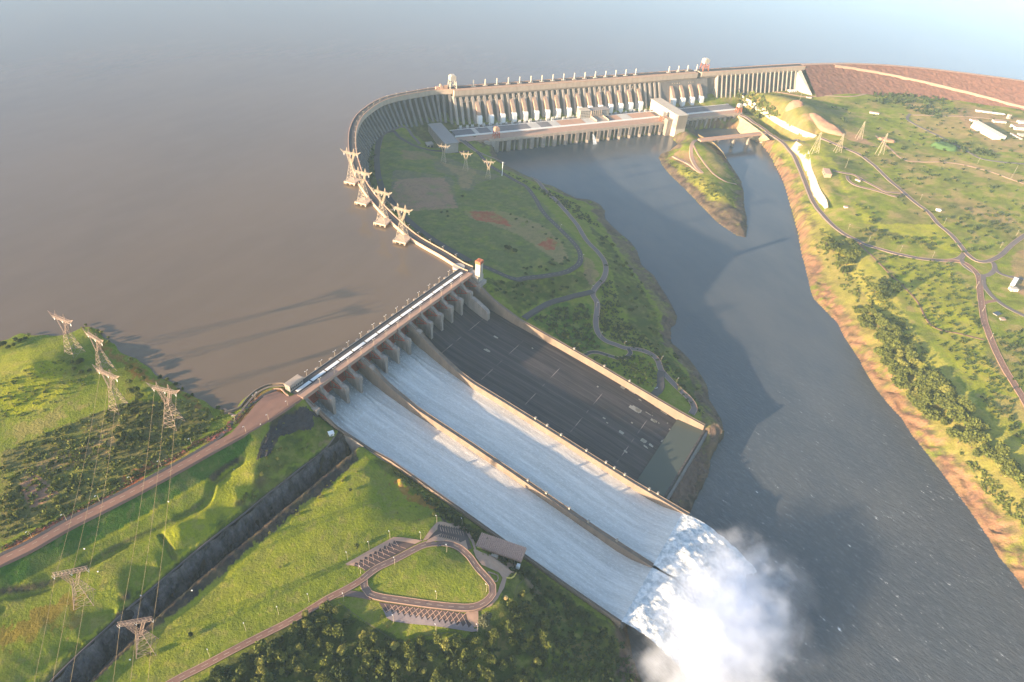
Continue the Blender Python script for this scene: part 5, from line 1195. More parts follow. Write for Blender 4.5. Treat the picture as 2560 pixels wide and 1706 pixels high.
MT['cliff_warm'] = plain('warm_river_cliff', (.42, .34, .21), .95, .6, .1, (1, 1, .35), (.22, .17, .11), .6)
a = [(1846,290),(1862,300),(1885,317),(1905,332),(1925,350)]; b2 = [(1838,312),(1846,330),(1862,342),(1888,352),(1903,357)]
MT['shotcrete'], keep_ = MT['cliff_warm'], MT['shotcrete']
slope_sheet('river_cliff', a, b2, -85, -114, '')
slope_sheet('river_cliff', [(1745,336),(1763,346),(1785,358),(1805,378),(1816,395)], [(1750,348),(1768,358),(1788,368),(1806,386),(1818,401)], -92, -113, '')
MT['shotcrete'] = keep_
# bridge over the diversion channel
db = thing('channel_bridge', 'flat road bridge on tall piers crossing the narrow channel to the island', 'bridge', (*P2(1830, 345, -86), -86))
bl = np.array([P2(1752, 349, -85), P2(1830, 340, -85), P2(1912, 331, -84)])
tv = bl[2]-bl[0]; tv /= np.linalg.norm(tv); nv0 = np.array([tv[1], -tv[0]]); LB = np.linalg.norm(bl[2]-bl[0])
def CF(a, s, z): return (bl[0][0]+tv[0]*a+nv0[0]*s, bl[0][1]+tv[1]*a+nv0[1]*s, z)
mb = MB(); mb.fbox(CF, -4, LB, -7, 7, -89, -85.6); build('deck', mb, MT['deck_red'], db)
mb = MB(); mb.fbox(CF, -4, LB, -7.5, -7, -89.5, -84.2); mb.fbox(CF, -4, LB, 7, 7.6, -89.5, -84.2); build('parapet', mb, MT['crest_red'], db)
for a_ in (LB*.26, LB*.52, LB*.76): mb = MB(); mb.fbox(CF, a_-2.6, a_+2.6, -5, 5, -122, -89); mb.fbox(CF, a_-4, a_+4, -6.8, 6.8, -92, -89.02); build('bridge_pier', mb, MT['pier'], db)
mb = MB(); mb.fbox(CF, LB-6, LB+12, -8, 8, -120, -89.1); build('abutment', mb, MT['concrete'], db)
road('island_road', [(1752,350),(1738,352),(1730,362),(1728,380),(1731,400),(1742,420),(1755,432),(1745,428),(1725,412),(1700,400),(1684,392)], 9, MT['path_pink'])
road('island_track', [(1733,362),(1742,380),(1755,400),(1770,420),(1790,440),(1815,455),(1840,462)], 4, MT['path_pink'])
# houses and sheds of the right bank
def at_px(px, py):
    g = G(px, py); return g
def shed(name, label, cat, px, ang, w, d, h, wall, roof, windows=3, ridge=False, group=None):
    g = at_px(*px); ca, sa = math.cos(math.radians(ang)), math.sin(math.radians(ang))
    fr_ = lambda a, s, z: (g[0]+ca*a-sa*s, g[1]+sa*a+ca*s, g[2]-1.5+z)
    th_ = thing(name, label, cat, (g[0], g[1], g[2]-1.5), group)
    mb = MB(); mb.fbox(fr_, -w/2, w/2, -d/2, d/2, -1, h); build('wall', mb, wall, th_)
    mb = MB()
    if ridge:
        mb.prism([fr_(-w/2-.8, -d/2-.8, h+.05), fr_(-w/2-.8, 0, h+d*.16), fr_(-w/2-.8, d/2+.8, h+.05)], [fr_(w/2+.8, -d/2-.8, h+.05), fr_(w/2+.8, 0, h+d*.16), fr_(w/2+.8, d/2+.8, h+.05)])
    else: mb.fbox(fr_, -w/2-.6, w/2+.6, -d/2-.6, d/2+.6, h+.05, h+.8)
    build('roof', mb, roof, th_)
    for k in range(windows):
        a = -w/2+w*(k+.3)/windows; mb = MB(); mb.fbox(fr_, a, a+w*.4/windows, -d/2-.12, -d/2+.1, h*.4, h*.75); build('window', mb, MT['glass'], th_)
    mb = MB(); mb.fbox(fr_, -w/2-.12, -w/2+.1, -d*.15, d*.15, 0, h*.6); build('door', mb, MT['asphalt'], th_)
    return th_
va = lambda p, q, z=-60: math.degrees(math.atan2(*(P2(*q, z)-P2(*p, z))[::-1]))
wa = va((2443,320), (2487,345))
shed('warehouse', 'large white warehouse with two roof steps casting a broad shadow', 'warehouse', (2470,332), wa, 108, 26, 13, MT['white'], MT['concrete_pale'], 8, True)
shed('warehouse', 'low white lean-to shed along the left side of the large warehouse', 'shed', (2458,334), wa, 96, 12, 8, MT['white'], MT['white'], 6)
for lab, px, a_, w, d, h, wm, rm in [
    ('long thin white roofed shed in the field above the warehouse', (2475,283), va((2455,281),(2500,287)), 85, 8, 4, 'white', 'white'),
    ('small white house just above the warehouse', (2434,303), 10, 22, 11, 6, 'white', 'path_pink'),
    ('white shed with an orange roof right of the warehouse top', (2497,306), 0, 38, 11, 6, 'white', 'deck_red'),
    ('tall narrow peach coloured house above right of the warehouse', (2520,297), 15, 9, 7, 14, 'concrete_pale', 'deck_red'),
    ('wide white building at the right edge beside the warehouse', (2548,322), 5, 44, 26, 9, 'white', 'path_pink'),
    ('white outbuilding at the right edge behind the wide building', (2556,308), 5, 30, 14, 7, 'white', 'concrete_pale'),
    ('long thin pink roofed hut below the warehouse shadow', (2540,342), wa, 42, 7, 4, 'white', 'deck_red'),
    ('pair of joined cream huts at the right edge', (2555,340), 0, 24, 14, 6, 'concrete_pale', 'concrete_pale'),
    ('tiny white hut beside the access road foot of the embankment', (2347,241), 0, 22, 9, 6, 'white', 'path_pink'),
    ('small dark red shed on the grass under the embankment', (2444,246), 0, 16, 9, 7, 'deck_red', 'deck_red'),
    ('small white hut at the foot of the concrete wedge', (1980,229), 20, 26, 12, 5, 'white', 'white'),
    ('small pink roofed house in the scrub left of the green hollow', (2185,284), -15, 26, 9, 5, 'white', 'deck_red'),
    ('flat roofed terracotta building above the bright lined slope', (2066,436), va((2058,425),(2070,452)), 34, 15, 9, 'path_pink', 'crest_red'),
    ('little white kiosk on the oval island between the roads', (2144,452), -30, 12, 6, 4, 'white', 'deck_red'),
    ('round white hut beside the plateau road bend', (2345,528), 0, 9, 7, 5, 'white', 'white'),
    ('tiny white hut with a red roof on the lime meadow', (2114,519), 0, 8, 6, 4, 'white', 'deck_red'),
    ('small grey hut in the meadow below the red trees', (2505,800), 0, 8, 6, 4, 'roof_grey', 'path_pink'),
    ('dark solar shelter on the grass right of the long road', (2492,786), 30, 12, 8, 3, 'roof_grey', 'glass'),
    ('small hut beside the left bank dirt mound', (2022,245), 0, 14, 8, 4, 'white', 'deck_red'),
    ('pale hut on the bare ground near the diversion crane', (1868,262), 30, 20, 10, 5, 'white', 'roof_grey'),
    ('lilac grey hut beside the pale hut near the diversion crane', (1893,268), 30, 18, 10, 5, 'panel_light', 'roof_grey')]:
    shed('small_building', lab, 'building', px, a_, w, d, h, MT[wm], MT[rm], 3)
shed('long_hall', 'long white angled hall roof beside the pink car park', 'building', (2534,708), va((2526,722),(2543,694),-63), 34, 7, 6, MT['white'], MT['white'], 5)
shed('long_hall', 'short white wing joined to the foot of the angled hall', 'building', (2532,726), 0, 14, 9, 6, MT['white'], MT['concrete_pale'], 2)
shed('toll_hut', 'small white hut above the dark riprap beside the rock cutting rim', 'hut', (828,1086), 30, 6, 5, 4, MT['white'], MT['white'], 1)
# stockpiles of bare earth
def mound(px, w, d, h, ang, label, mat):
    g = G(*px); rows = []; ca, sa = math.cos(math.radians(ang)), math.sin(math.radians(ang))
    for j in np.linspace(-1, 1, 15):
        r = []
        for i in np.linspace(-1, 1, 25):
            q = max(0, 1-(abs(i)**2.4+abs(j)**2.0)); x = i*w/2; y = j*d/2; n_ = fbm(np.array([x+g[0]]), np.array([y+g[1]]), 9, 3, 4)[0]
            z = hz(g[0]+ca*x-sa*y, g[1]+sa*x+ca*y); r.append((g[0]+ca*x-sa*y, g[1]+sa*x+ca*y, z-1+h*min(1, q*2.2)*(1+n_*.3)))
        rows.append(r)
    solo('earth_mound', MB().grid(rows), mat, label, 'mound', smooth=True)
MT['red_earth'] = plain('red_earth', (.40, .22, .14), .95, .4, .1, None, None, .3)
mound((2065,318), 120, 38, 8, va((2010,305),(2120,345)), 'long pink earth stockpile behind the upper lined slope', MT['red_earth'])
mound((1988,262), 50, 28, 8, 10, 'short pink earth stockpile near the embankment foot', MT['red_earth'])
mound((2216,352), 50, 24, 6, -20, 'small flat earth stockpile beside the lattice towers', MT['red_earth'])
mound((2360,370), 70, 44, 11, -20, 'green grassy hump in the hollow below the upper road', plain('hollow_grass', (.07, .14, .04), .95, .5, .1, None, None, .4))

def lumps(name, px, mat, label, amp=1.6, cell=5):
    poly = gp(px); x0, y0 = poly.min(0); x1, y1 = poly.max(0); gx_ = np.arange(x0, x1, 1.6); gy_ = np.arange(y0, y1, 1.6); XX, YY = np.meshgrid(gx_, gy_)
    IN = inside(poly, XX+fbm(XX, YY, 12, 3, 5)*7, YY+fbm(XX, YY, 12, 3, 6)*7); ZZ = height(XX, YY)+.35+np.abs(fbm(XX, YY, cell, 3, 7))*amp*2
    idx = -np.ones(XX.shape, int); idx[IN] = np.arange(IN.sum()); mb = MB(); mb.v = [tuple(v) for v in np.stack([XX[IN], YY[IN], ZZ[IN]], 1)]
    q = np.stack([idx[:-1, :-1], idx[:-1, 1:], idx[1:, 1:], idx[1:, :-1]], -1).reshape(-1, 4); q = q[(q >= 0).all(1)]; mb.f = [tuple(int(a) for a in r) for r in q]
    o_ = build(name, mb, mat); setprops(o_, label, 'rocks', kind='stuff')
lumps('riprap', [(690,1048),(752,1012),(775,1020),(800,1045),(828,1054),(780,1075),(700,1092),(678,1130),(655,1145),(640,1150),(662,1100)], MT['rock_rip'], 'dark loose riprap covering the slope beside the spillway end')
lumps('riprap', [(0,1371),(90,1324),(250,1245),(433,1140),(520,1092),(560,1070),(600,1035),(618,1012),(640,990),(652,988),(630,1012),(590,1058),(560,1086),(437,1147),(252,1252),(93,1332),(0,1382)], plain('red_riprap', (.26, .085, .06), .95, .8, .4, None, (.07, .03, .026), .9, 0, 1.1), 'red stone riprap strip along the upper side of the crest road', 1.0, 3)

def shelf(name, px, wpx, mat, top, slope_):
    poly = np.array([P2(x, y, -112) for x, y in px]); wl_ = np.array([P2(x, y, -115) for x, y in wpx]); x0, y0 = poly.min(0); x1, y1 = poly.max(0); XX, YY = np.meshgrid(np.arange(x0, x1, 1.5), np.arange(y0, y1, 1.5))
    IN = inside(poly, XX, YY); d = pdist(wl_, XX, YY, False); rg_ = 1-np.abs(fbm(XX, YY, 16, 4, 19))*2.6
    ZZ = -116+np.minimum(d*slope_, top)+(rg_-.4)*3.2*np.clip(d/5, 0, 1)
    idx = -np.ones(XX.shape, int); idx[IN] = np.arange(IN.sum()); mb = MB(); mb.v = [tuple(v) for v in np.stack([XX[IN], YY[IN], ZZ[IN]], 1)]
    q = np.stack([idx[:-1, :-1], idx[:-1, 1:], idx[1:, 1:], idx[1:, :-1]], -1).reshape(-1, 4); q = q[(q >= 0).all(1)]; mb.f = [tuple(int(a) for a in r) for r in q]
    struct(name, mb, mat)
MT['brown_rock'] = plain('brown_river_rock', (.15, .095, .075), .95, .8, .12, None, (.05, .036, .034), .9, 0, .6)
shelf('rock_shelf', [(1745,1060),(1785,1040),(1803,1045),(1809,1092),(1795,1109),(1773,1152),(1770,1185),(1746,1234),(1732,1261),(1721,1292),(1665,1265),(1640,1240),(1720,1100)], [(1800,1030),(1806,1060),(1810,1092),(1797,1111),(1775,1153),(1771,1186),(1747,1235),(1733,1262),(1721,1291)], MT['brown_rock'], 17, .62)
# ---------------------------------------------------------------- pylons
def lattice(mb, a0, a1, b0, b1, n_, r):
    for k in range(n_):
        f0, f1 = k/n_, (k+1)/n_; p = a0*(1-f0)+a1*f0; q = b0*(1-f1)+b1*f1; p2 = a0*(1-f1)+a1*f1; q2 = b0*(1-f0)+b1*f0
        mb.tube(p, q, r, n=3); mb.tube(q2, p2, r, n=3)
        mb.tube(p2, q, r*.9, n=3)
def make_pylon(label, mat, horned=True, rm=.31, hscale=1.0):
    g = thing('pylon', label, 'pylon', (0, 0, 0)); V3 = lambda *a: np.array(a, float)
    hb, hw, zw, za = 8.5, 2.6, 36*hscale, 54*hscale
    cs = [(-1, -1), (1, -1), (1, 1), (-1, 1)]
    base = [V3(a*hb, b_*hb, 0) for a, b_ in cs]; waist = [V3(a*hw, b_*hw, zw) for a, b_ in cs]
    for i in range(4): mb = MB(); mb.tube(base[i], waist[i], rm, rm*.85); build('leg', mb, mat, g)
    mb = MB()
    for i in range(4):
        j = (i+1) % 4; lattice(mb, base[i]*.0+base[i], waist[i], base[j], waist[j], 5, rm*.5)
    build('body_bracing', mb, mat, g)
    for sg in (-1, 1):
        mb = MB(); t_ = [V3(sg*8.5, -1.6, za), V3(sg*8.5, 1.6, za), V3(sg*5.8, 1.6, za), V3(sg*5.8, -1.6, za)]; wv = [V3(sg*hw, -hw, zw), V3(sg*hw, hw, zw), V3(sg*.2, hw, zw), V3(sg*.2, -hw, zw)]
        for a, c_ in zip(wv, t_): mb.tube(a, c_, rm*.85)
        for i in range(4): lattice(mb, wv[i], t_[i], wv[(i+1) % 4], t_[(i+1) % 4], 3, rm*.45)
        build('fork_arm', mb, mat, g)
    mb = MB(); X0 = 14.5
    for y in (-1.5, 1.5):
        for z in (za, za+3): mb.tube((-X0, y, z), (X0, y, z), rm*.8)
    for z in (za, za+3): lattice(mb, V3(-X0, -1.5, z), V3(X0, -1.5, z), V3(-X0, 1.5, z), V3(X0, 1.5, z), 9, rm*.4)
    for y in (-1.5, 1.5): lattice(mb, V3(-X0, y, za), V3(X0, y, za), V3(-X0, y, za+3), V3(X0, y, za+3), 9, rm*.45)
    build('crossbeam', mb, mat, g)
    if horned:
        for sg in (-1, 1):
            mb = MB(); e = V3(sg*21.5, 0, za+7)
            for y in (-1.5, 1.5):
                for z in (za, za+3): mb.tube((sg*X0, y, z), e, rm*.7)
            build('horn', mb, mat, g)
            mb = MB(); e = V3(sg*7.2, 0, za+12)
            for x in (5.6, 8.8):
                for y in (-1.4, 1.4): mb.tube((sg*x, y, za+3), e, rm*.7)
            mb.tube((sg*6, 0, za+6), (sg*8, 0, za+6), rm*.5); build('peak', mb, mat, g)
    for x in (-X0+.5, 0, X0-.5):
        mb = MB(); mb.tube((x-1.2, 0, za), (x, 0, za-5), .22); mb.tube((x+1.2, 0, za), (x, 0, za-5), .22); build('insulator', mb, MT['white'], g)
    kids_of(g); return g
def angp(p, q, z): return math.atan2(*(P2(*q, z)-P2(*p, z))[::-1])
# pylons standing in the reservoir on platforms, tall side out
pA = make_pylon('tall lattice pylon on its water platform, farthest of the four along the curved dam', MT['steel_bright'])
MT['platform'] = plain('platform_concrete', (.62, .45, .32), .8, .35, .2)
plat0 = None
res = [((881,455),(853,371),(902,381),'farthest'),((909,506),(900,422),(929,426),'second farthest'),((957,557),(932,465),(976,477),'second nearest'),((1006,601),(976,503),(1033,517),'nearest')]
ang0 = angp((974,503), (1033,517), 58)
for i, (bp, l, r_, w_) in enumerate(res):
    c_ = P(bp[0], bp[1]-4, 6); lab = f'sunlit lattice pylon on a water platform beside the curved dam, {w_} of the four'
    if i == 0: pA['label'] = lab; pA.location = (c_[0], c_[1], 6.2); pA.rotation_euler = (0, 0, ang0+.04); py = pA
    else: py = copy_tree(pA, (c_[0], c_[1], 6.2), ang0-.02*i, 1, lab)
    py['group'] = 'pylons standing in the reservoir'
    pl_ = thing('pylon_platform', f'pinkish concrete platform on piles under the {w_} reservoir pylon', 'platform', (0, 0, 0), 'platforms of the reservoir pylons')
    mb = MB(); mb.abox(-11.5, 11.5, -11.5, 11.5, 3.6, 6.1); build('slab', mb, MT['platform'], pl_)
    mb = MB(); mb.abox(-12.6, -11.52, -11.5, 11.5, -.5, 6.6); build('skirt_wall', mb, MT['crest'], pl_)
    for a in (-9, 0, 9):
        for b_ in (-9, 9): mb = MB(); mb.tube((a, b_, -8), (a, b_, 3.6), 1.5, 1.5, 8); build('pile', mb, MT['crest'], pl_)
    pl_.location = (c_[0], c_[1], 0); pl_.rotation_euler = (0, 0, ang0)
    pp_, nv = at_len(wing_line, cumw, np.argmin(np.linalg.norm(wing_line-c_[:2], axis=1))*4.0)
    j = int(np.argmin(np.linalg.norm(wing_line-c_[:2], axis=1))); q = wing_line[j]; dd = c_[:2]-q; Ld = np.linalg.norm(dd); dd /= Ld; n2_ = np.array([dd[1], -dd[0]])
# four on the left hill
hill = [((188,884),(126,772),(190,797),'farthest left, beside the reservoir shore'),((267,930),(225,837),(282,872),'second from the left near the reservoir shore'),((300,1022),(248,935),(316,965),'above the left bank scrub, left of the road'),((437,1062),(383,984),(452,1000),'nearest the paved forecourt among the bushes')]
MT['steel_pink'] = plain('dull_pink_steel', (.30, .22, .18), .55, .3, .5)
pB = None; hillobs = []
for i, (bp, l, r_, w_) in enumerate(hill):
    c_ = G(*bp); lab = f'pinkish lattice pylon on the left bank, {w_}'; an = angp(l, r_, 60)
    if pB is None: pB = make_pylon(lab, MT['steel_pink'], rm=.28); py = pB; py.location = tuple(c_); py.rotation_euler = (0, 0, an)
    else: py = copy_tree(pB, c_, an, 1, lab)
    py['group'] = 'pylons on the left bank'; hillobs.append((c_, an))
low = [((213,1501),(136,1432),(210,1417),'standing on the lower left terraces'),((369,1622),(296,1573),(378,1559),'standing beside the road cutting at the bottom left')]
pC = None; lowobs = []
for bp, l, r_, w_ in low:
    c_ = G(*bp); lab = f'pale flat topped lattice pylon {w_}'; an = angp(l, r_, 40)
    if pC is None: pC = make_pylon(lab, MT['steel_pink'], horned=False, rm=.25, hscale=.84); py = pC; py.location = tuple(c_); py.rotation_euler = (0, 0, an)
    else: py = copy_tree(pC, c_, an, 1, lab)
    py['group'] = 'flat topped pylons at the lower left'; lowobs.append((c_, an))
# three in the central land, their feet in the shade of the dam
for i, ((x, y), w_) in enumerate((((1109,365), 'in front of the ribbed shed'), ((1165,384), 'between shed and river road'), ((1222,404), 'nearest the river beside the hill road'))):
    top = P(x, y, 0.0)
    c_ = np.array([top[0], top[1], 0]); z0 = hz(c_[0], c_[1])
    # foot on the ground, head at the pixel
    for _ in range(4): c_ = P(x, y, z0+41); z0 = hz(c_[0], c_[1])
    copy_tree(pA, (c_[0], c_[1], z0), angp((1199,390), (1236,394), -15), .72, f'lattice pylon with only its head in the sun, {w_}', 'pylons on the land below the dam')
# slender A shaped towers on the right bank
def make_mast(label, h, w, mat, r=.5):
    g = thing('lattice_tower', label, 'pylon', (0, 0, 0))
    for a in (-1, 1):
        for b_ in (-1, 1): mb = MB(); mb.tube((a*w, b_*w*.55, 0), (a*.6, 0, h), r, r*.7); build('leg', mb, mat, g)
    mb = MB(); V3 = lambda *a: np.array(a, float)
    lattice(mb, V3(-w, -w*.55, 0), V3(-.6, 0, h), V3(w, -w*.55, 0), V3(.6, 0, h), 6, r*.5); mb.tube((-w*.55, 0, h*.93), (w*.55, 0, h*.93), r*.8); build('bracing', mb, mat, g)
    kids_of(g); return g
mA = None
for i, ((x, y), h, lab) in enumerate([((2035,384), 58, 'splayed lattice tower nearest the bright lined slope'), ((2093,381), 52, 'splayed lattice tower on the green field beside the plateau road'), ((2146,348), 50, 'splayed lattice tower in front of the earth stockpile'), ((2198,386), 58, 'splayed lattice tower right of the plateau road'), ((2527,448), 38, 'leaning looking slim tower in the field at the right edge'), ((2113,421), 28, 'slim short tower above the oval road'), ((2443,410), 20, 'small slim tower beside the upper road junction'), ((1998,253), 26, 'slim tower beside the short earth stockpile'), ((2392,238), 20, 'slim pole like tower at the foot of the embankment'), ((2490,250), 20, 'slim tower at the embankment foot near the right edge')]):
    c_ = G(x, y)
    if mA is None: mA = make_mast(lab, 58, 10, MT['steel_bright'], .5); mA.location = tuple(c_); mA.rotation_euler = (0, 0, .2)
    else: copy_tree(mA, c_, .2+i*.1, (h/58*(1 if h > 45 else .35), h/58*(1 if h > 45 else .35), h/58), lab)
# single mast by the river road
mb = MB(); c_ = G(1255, 440); mb.tube((0, 0, 0), (0, 0, 34), .9, .7, 8); mb.box((0, 0, 33), (1.4, 0, 0), (0, 1.4, 0), (0, 0, .5)); solo('mast', mb, MT['white'], 'single white mast standing beside the road near the powerhouse', 'mast', loc=(0, 0, 0)).location = tuple(c_)
# conductors sagging between the left bank pylons
def ends(ob, z, X0=14.0):
    c_, an = ob; return [np.array([c_[0]+math.cos(an)*x, c_[1]+math.sin(an)*x, c_[2]+z]) for x in (-X0, 0, X0)]
def cable(a, b_, sag, label, group, r=.13):
    mb = MB(); n_ = 14; pts = [a+(b_-a)*k/n_-np.array([0, 0, sag*4*(k/n_)*(1-k/n_)]) for k in range(n_+1)]
    for p, q in zip(pts[:-1], pts[1:]): mb.tube(p, q, r, n=3)
    solo('power_cable', mb, MT['cable'], label, 'cable', group)
for a_ob, b_ob, wh in ((hillobs[2], lowobs[0], 'the scrub pylon to the terrace pylon'), (hillobs[3], lowobs[1], 'the forecourt pylon to the cutting pylon')):
    for k, (p, q) in enumerate(zip(ends(a_ob, 49), ends(b_ob, 41))):
        if np.linalg.norm(p[:2]-q[:2]) > 0: cable(p, q, 9, f'{("left", "middle", "right")[k]} brownish power cable sagging from {wh}', 'cables between left bank pylons')
for ob, wh in ((lowobs[0], 'the terrace pylon'), (lowobs[1], 'the cutting pylon')):
    d_ = lowobs[0][0]-hillobs[2][0]; d_ = d_/np.linalg.norm(d_[:2])*260
    for k, p in enumerate(ends(ob, 41)): cable(p, p+np.array([d_[0], d_[1], -12]), 9, f'{("left", "middle", "right")[k]} power cable leaving {wh} towards the bottom edge', 'cables leaving at the bottom edge')
# ---------------------------------------------------------------- street lamps
def lamps(pxs, lab, group, rot=0, sc=1.0):
    for (x, y), g in zip(pxs, GV(pxs)): copy_tree(LP1, g, rot, sc, lab, group)
LP1 = make_lamp('street_lamp', 'tall thin street lamp on the edge of the red crest road', 11, 1.6, False, 'lamps along the left crest road', tuple(G(640, 1000)), 1.0, .2)
lamps([(638,1003),(588,1055),(480,1112),(404,1168),(331,1208),(250,1255),(167,1302),(80,1345)], 'thin street lamp on the far edge of the left crest road', 'lamps along the left crest road', BA, 1)
lamps([(720,1018),(672,1052),(615,1082)], 'thin street lamp on the near edge of the paved forecourt', 'lamps on the near edge of the forecourt', BA, 1)
lamps([(525,1644),(615,1578),(697,1537),(773,1505),(860,1503)], 'thin street lamp beside the straight road to the viewpoint', 'lamps along the viewpoint road', 2.2, 1)
lamps([(902,1435),(987,1413),(1117,1381),(1091,1498),(1216,1480),(1092,1308),(1155,1314),(975,1347),(1052,1350),(923,1374),(869,1400),(984,1557),(1090,1580),(1193,1580)], 'thin street lamp standing by the viewpoint loop and car parks', 'lamps around the viewpoint loop', 2.2, 1)
lamps([(1690,960),(1652,905),(1560,868),(1500,845),(1490,770),(1478,728),(1455,650),(1400,575)], 'faint lamp beside the winding road between dam and river', 'lamps along the river road', .5, 1)
lamps([(2170,607),(2250,630),(2330,645),(2440,720),(2455,780),(2475,850),(2120,575),(2060,530),(2500,620),(2540,590),(2360,560),(2300,500)], 'small lamp beside the right bank roads', 'lamps along the right bank roads', 1.2, 1.1)
# white marker blocks along the crest road
MK = None
for (x, y), g in zip([(264,1273),(421,1255),(595,1092),(651,1062),(685,1040),(585,1175),(211,1373),(245,1430),(325,1650),(480,1477),(352,1490)], GV([(264,1273),(421,1255),(595,1092),(651,1062),(685,1040),(585,1175),(211,1373),(245,1430),(325,1650),(480,1477),(352,1490)])):
    mb = MB(); mb.abox(-.65, .65, -.45, .45, -.3, .8); mb.abox(-.45, .45, -.3, .3, .8, 1.05)
    if MK is None: MK = solo('marker_block', mb, MT['white'], 'small white marker block on the grassy left bank terraces', 'marker', 'white marker blocks', loc=(0, 0, 0)); MK.location = tuple(g)
    else: c_ = MK.copy(); COL.objects.link(c_); c_.location = tuple(g)
# cars
def make_car(label, col, px, rot):
    g = G(*px); c_ = thing('car', label, 'car', (0, 0, 0)); m_ = plain('car_paint', col, .3, .05, 1)
    mb = MB(); mb.prism([(-2.2, -.9, .35), (2.2, -.9, .35), (2.2, .9, .35), (-2.2, .9, .35)], [(-2.15, -.85, .95), (2.1, -.85, .85), (2.1, .85, .85), (-2.15, .85, .95)]); build('body', mb, m_, c_)
    mb = MB(); mb.prism([(-1.7, -.8, .95), (1.1, -.8, .9), (1.1, .8, .9), (-1.7, .8, .95)], [(-1.2, -.65, 1.5), (.5, -.65, 1.5), (.5, .65, 1.5), (-1.2, .65, 1.5)]); build('cabin', mb, MT['glass'], c_)
    for a in (-1.4, 1.4):
        for b_ in (-.85, .85): mb = MB(); mb.tube((a, b_-.12, .35), (a, b_+.12, .35), .35, .35, 10); build('wheel', mb, MT['asphalt'], c_)
    c_.location = (g[0], g[1], g[2]+.85); c_.rotation_euler = (0, 0, rot); return c_
cc_ = make_car('small pale car driving on the road at the bottom of the cutting', (.6, .62, .65), (447,1503), math.atan2(Bb[1], Bb[0]))
_q = rim2[len(rim2)//2]; cc_.location = (_q[0]+Bn[0]*13.5, _q[1]+Bn[1]*13.5, -55.95)
make_car('white car parked by the landing at the end of the river road', (.75, .75, .72), (1640,972), .4)
make_car('dark car standing on the viewpoint loop road', (.05, .06, .09), (1098,1366), .3)
mb = MB(); 
for i in range(3): mb.abox(-14+i*9.5, -5.5+i*9.5, -1.6, 1.6, .8, 4)
# ---------------------------------------------------------------- viewpoint above the spillway
def Z3(lst): return [(x/3.677+820, y/3.677+1280) for x, y in lst]
MT['loop_road'] = plain('reddish_loop_road', (.17, .115, .10), .9, .4, .1, None, (.11, .075, .07), .1)
MT['lot'] = plain('dark_parking_paving', (.10, .07, .065), .9, .5, .2, None, (.055, .042, .042), .1)
vl = Z3([(330,610),(450,520),(620,440),(800,345),(900,302),(1000,287),(1100,297),(1200,340),(1290,410),(1370,510),(1450,600),(1510,680),(1512,760),(1440,840),(1340,880),(1200,880),(1000,860),(700,820),(500,790),(380,755),(335,690),(330,610)])
road('viewpoint_loop', vl, 7.2, MT['loop_road'], lines=True, kerb=True, lift=.55)
road('viewpoint_road', [(240,1830),(330,1770),(433,1705),(520,1660),(640,1597),(720,1557),(780,1522),(820,1497),(861,1476),(890,1460),(915,1443)], 6.6, MT['red_road'], lines=True, kerb=True, lift=.5)
road('viewpoint_exit', Z3([(-10,795),(60,770),(180,750),(300,765),(400,785)]), 6, MT['loop_road'], lift=.45)
lot1 = Z3([(205,492),(610,262),(810,296),(630,392),(335,548),(312,515)])
patch('car_park', lot1, MT['lot'], .42)
lot2 = Z3([(465,832),(860,888),(1268,942),(1282,1000),(1345,1062),(1180,1078),(980,1040),(600,990),(505,895)])
patch('car_park', lot2, MT['lot'], .42)
lot3 = Z3([(1000,118),(1060,108),(1200,132),(1268,170),(1290,232),(1322,335),(1290,350),(1255,268),(1205,285),(1110,250),(1020,238),(960,262),(905,262),(950,215),(1005,170)])
patch('car_park', lot3, MT['lot'], .42)
def zig(a, b_, n_, depth, sgn=1):
    a = np.array(a, float); b_ = np.array(b_, float); d = (b_-a)/n_; nn = np.array([-d[1], d[0]]); nn = nn/np.linalg.norm(nn)*depth*sgn; out = []
    for k in range(n_): out += [tuple(a+d*k), tuple(a+d*(k+.5)+nn)]
    return out+[tuple(b_)]
path1 = Z3([(160,482),(600,236),(700,240),(870,268),(800,300),(700,280),(612,270)]+zig((608,262),(208,495),9,22,-1)+[(175,497)])
patch('footpath', path1, MT['path_pink'], .85)
path2 = Z3([(500,890)]+zig((540,935),(1345,1080),15,40,-1)+[(1385,1072),(1375,1100),(1320,1108),(1000,1058),(600,1012),(540,980)])
patch('footpath', path2, plain('grey_paving', (.23, .19, .19), .85, .3, .2), .85)
path3 = Z3([(870,270),(930,180),(1000,100),(1060,95),(1150,108),(1250,130),(1290,170),(1310,215),(1345,275),(1360,350),(1345,350),(1320,280),(1280,215)]+zig((1262,178),(1010,128),11,16,1)+[(1005,165),(920,255)])
patch('footpath', path3, MT['path_pink'], .85)
path4 = Z3([(915,262),(1035,205),(1010,240)]+zig((1010,240),(1210,288),11,14,-1)+[(1265,262),(1290,352),(1240,335),(1170,300),(1080,275),(980,272),(900,290)])
patch('footpath', path4, MT['path_pink'], .8)
path5 = Z3([(1335,350),(1362,350),(1420,380),(1500,400),(1560,410),(1620,470),(1700,470),(1740,500),(1700,560),(1640,620),(1620,700),(1560,800),(1500,870),(1460,885),(1430,872),(1500,815),(1560,740),(1605,610),(1570,560),(1480,520),(1410,490),(1365,430)])
patch('terrace_paving', path5, MT['path_pink'], .8)
path6 = Z3([(1268,935),(1290,912),(1380,900),(1385,1062),(1345,1065),(1285,1000)])
patch('footpath', path6, MT['path_pink'], .85)
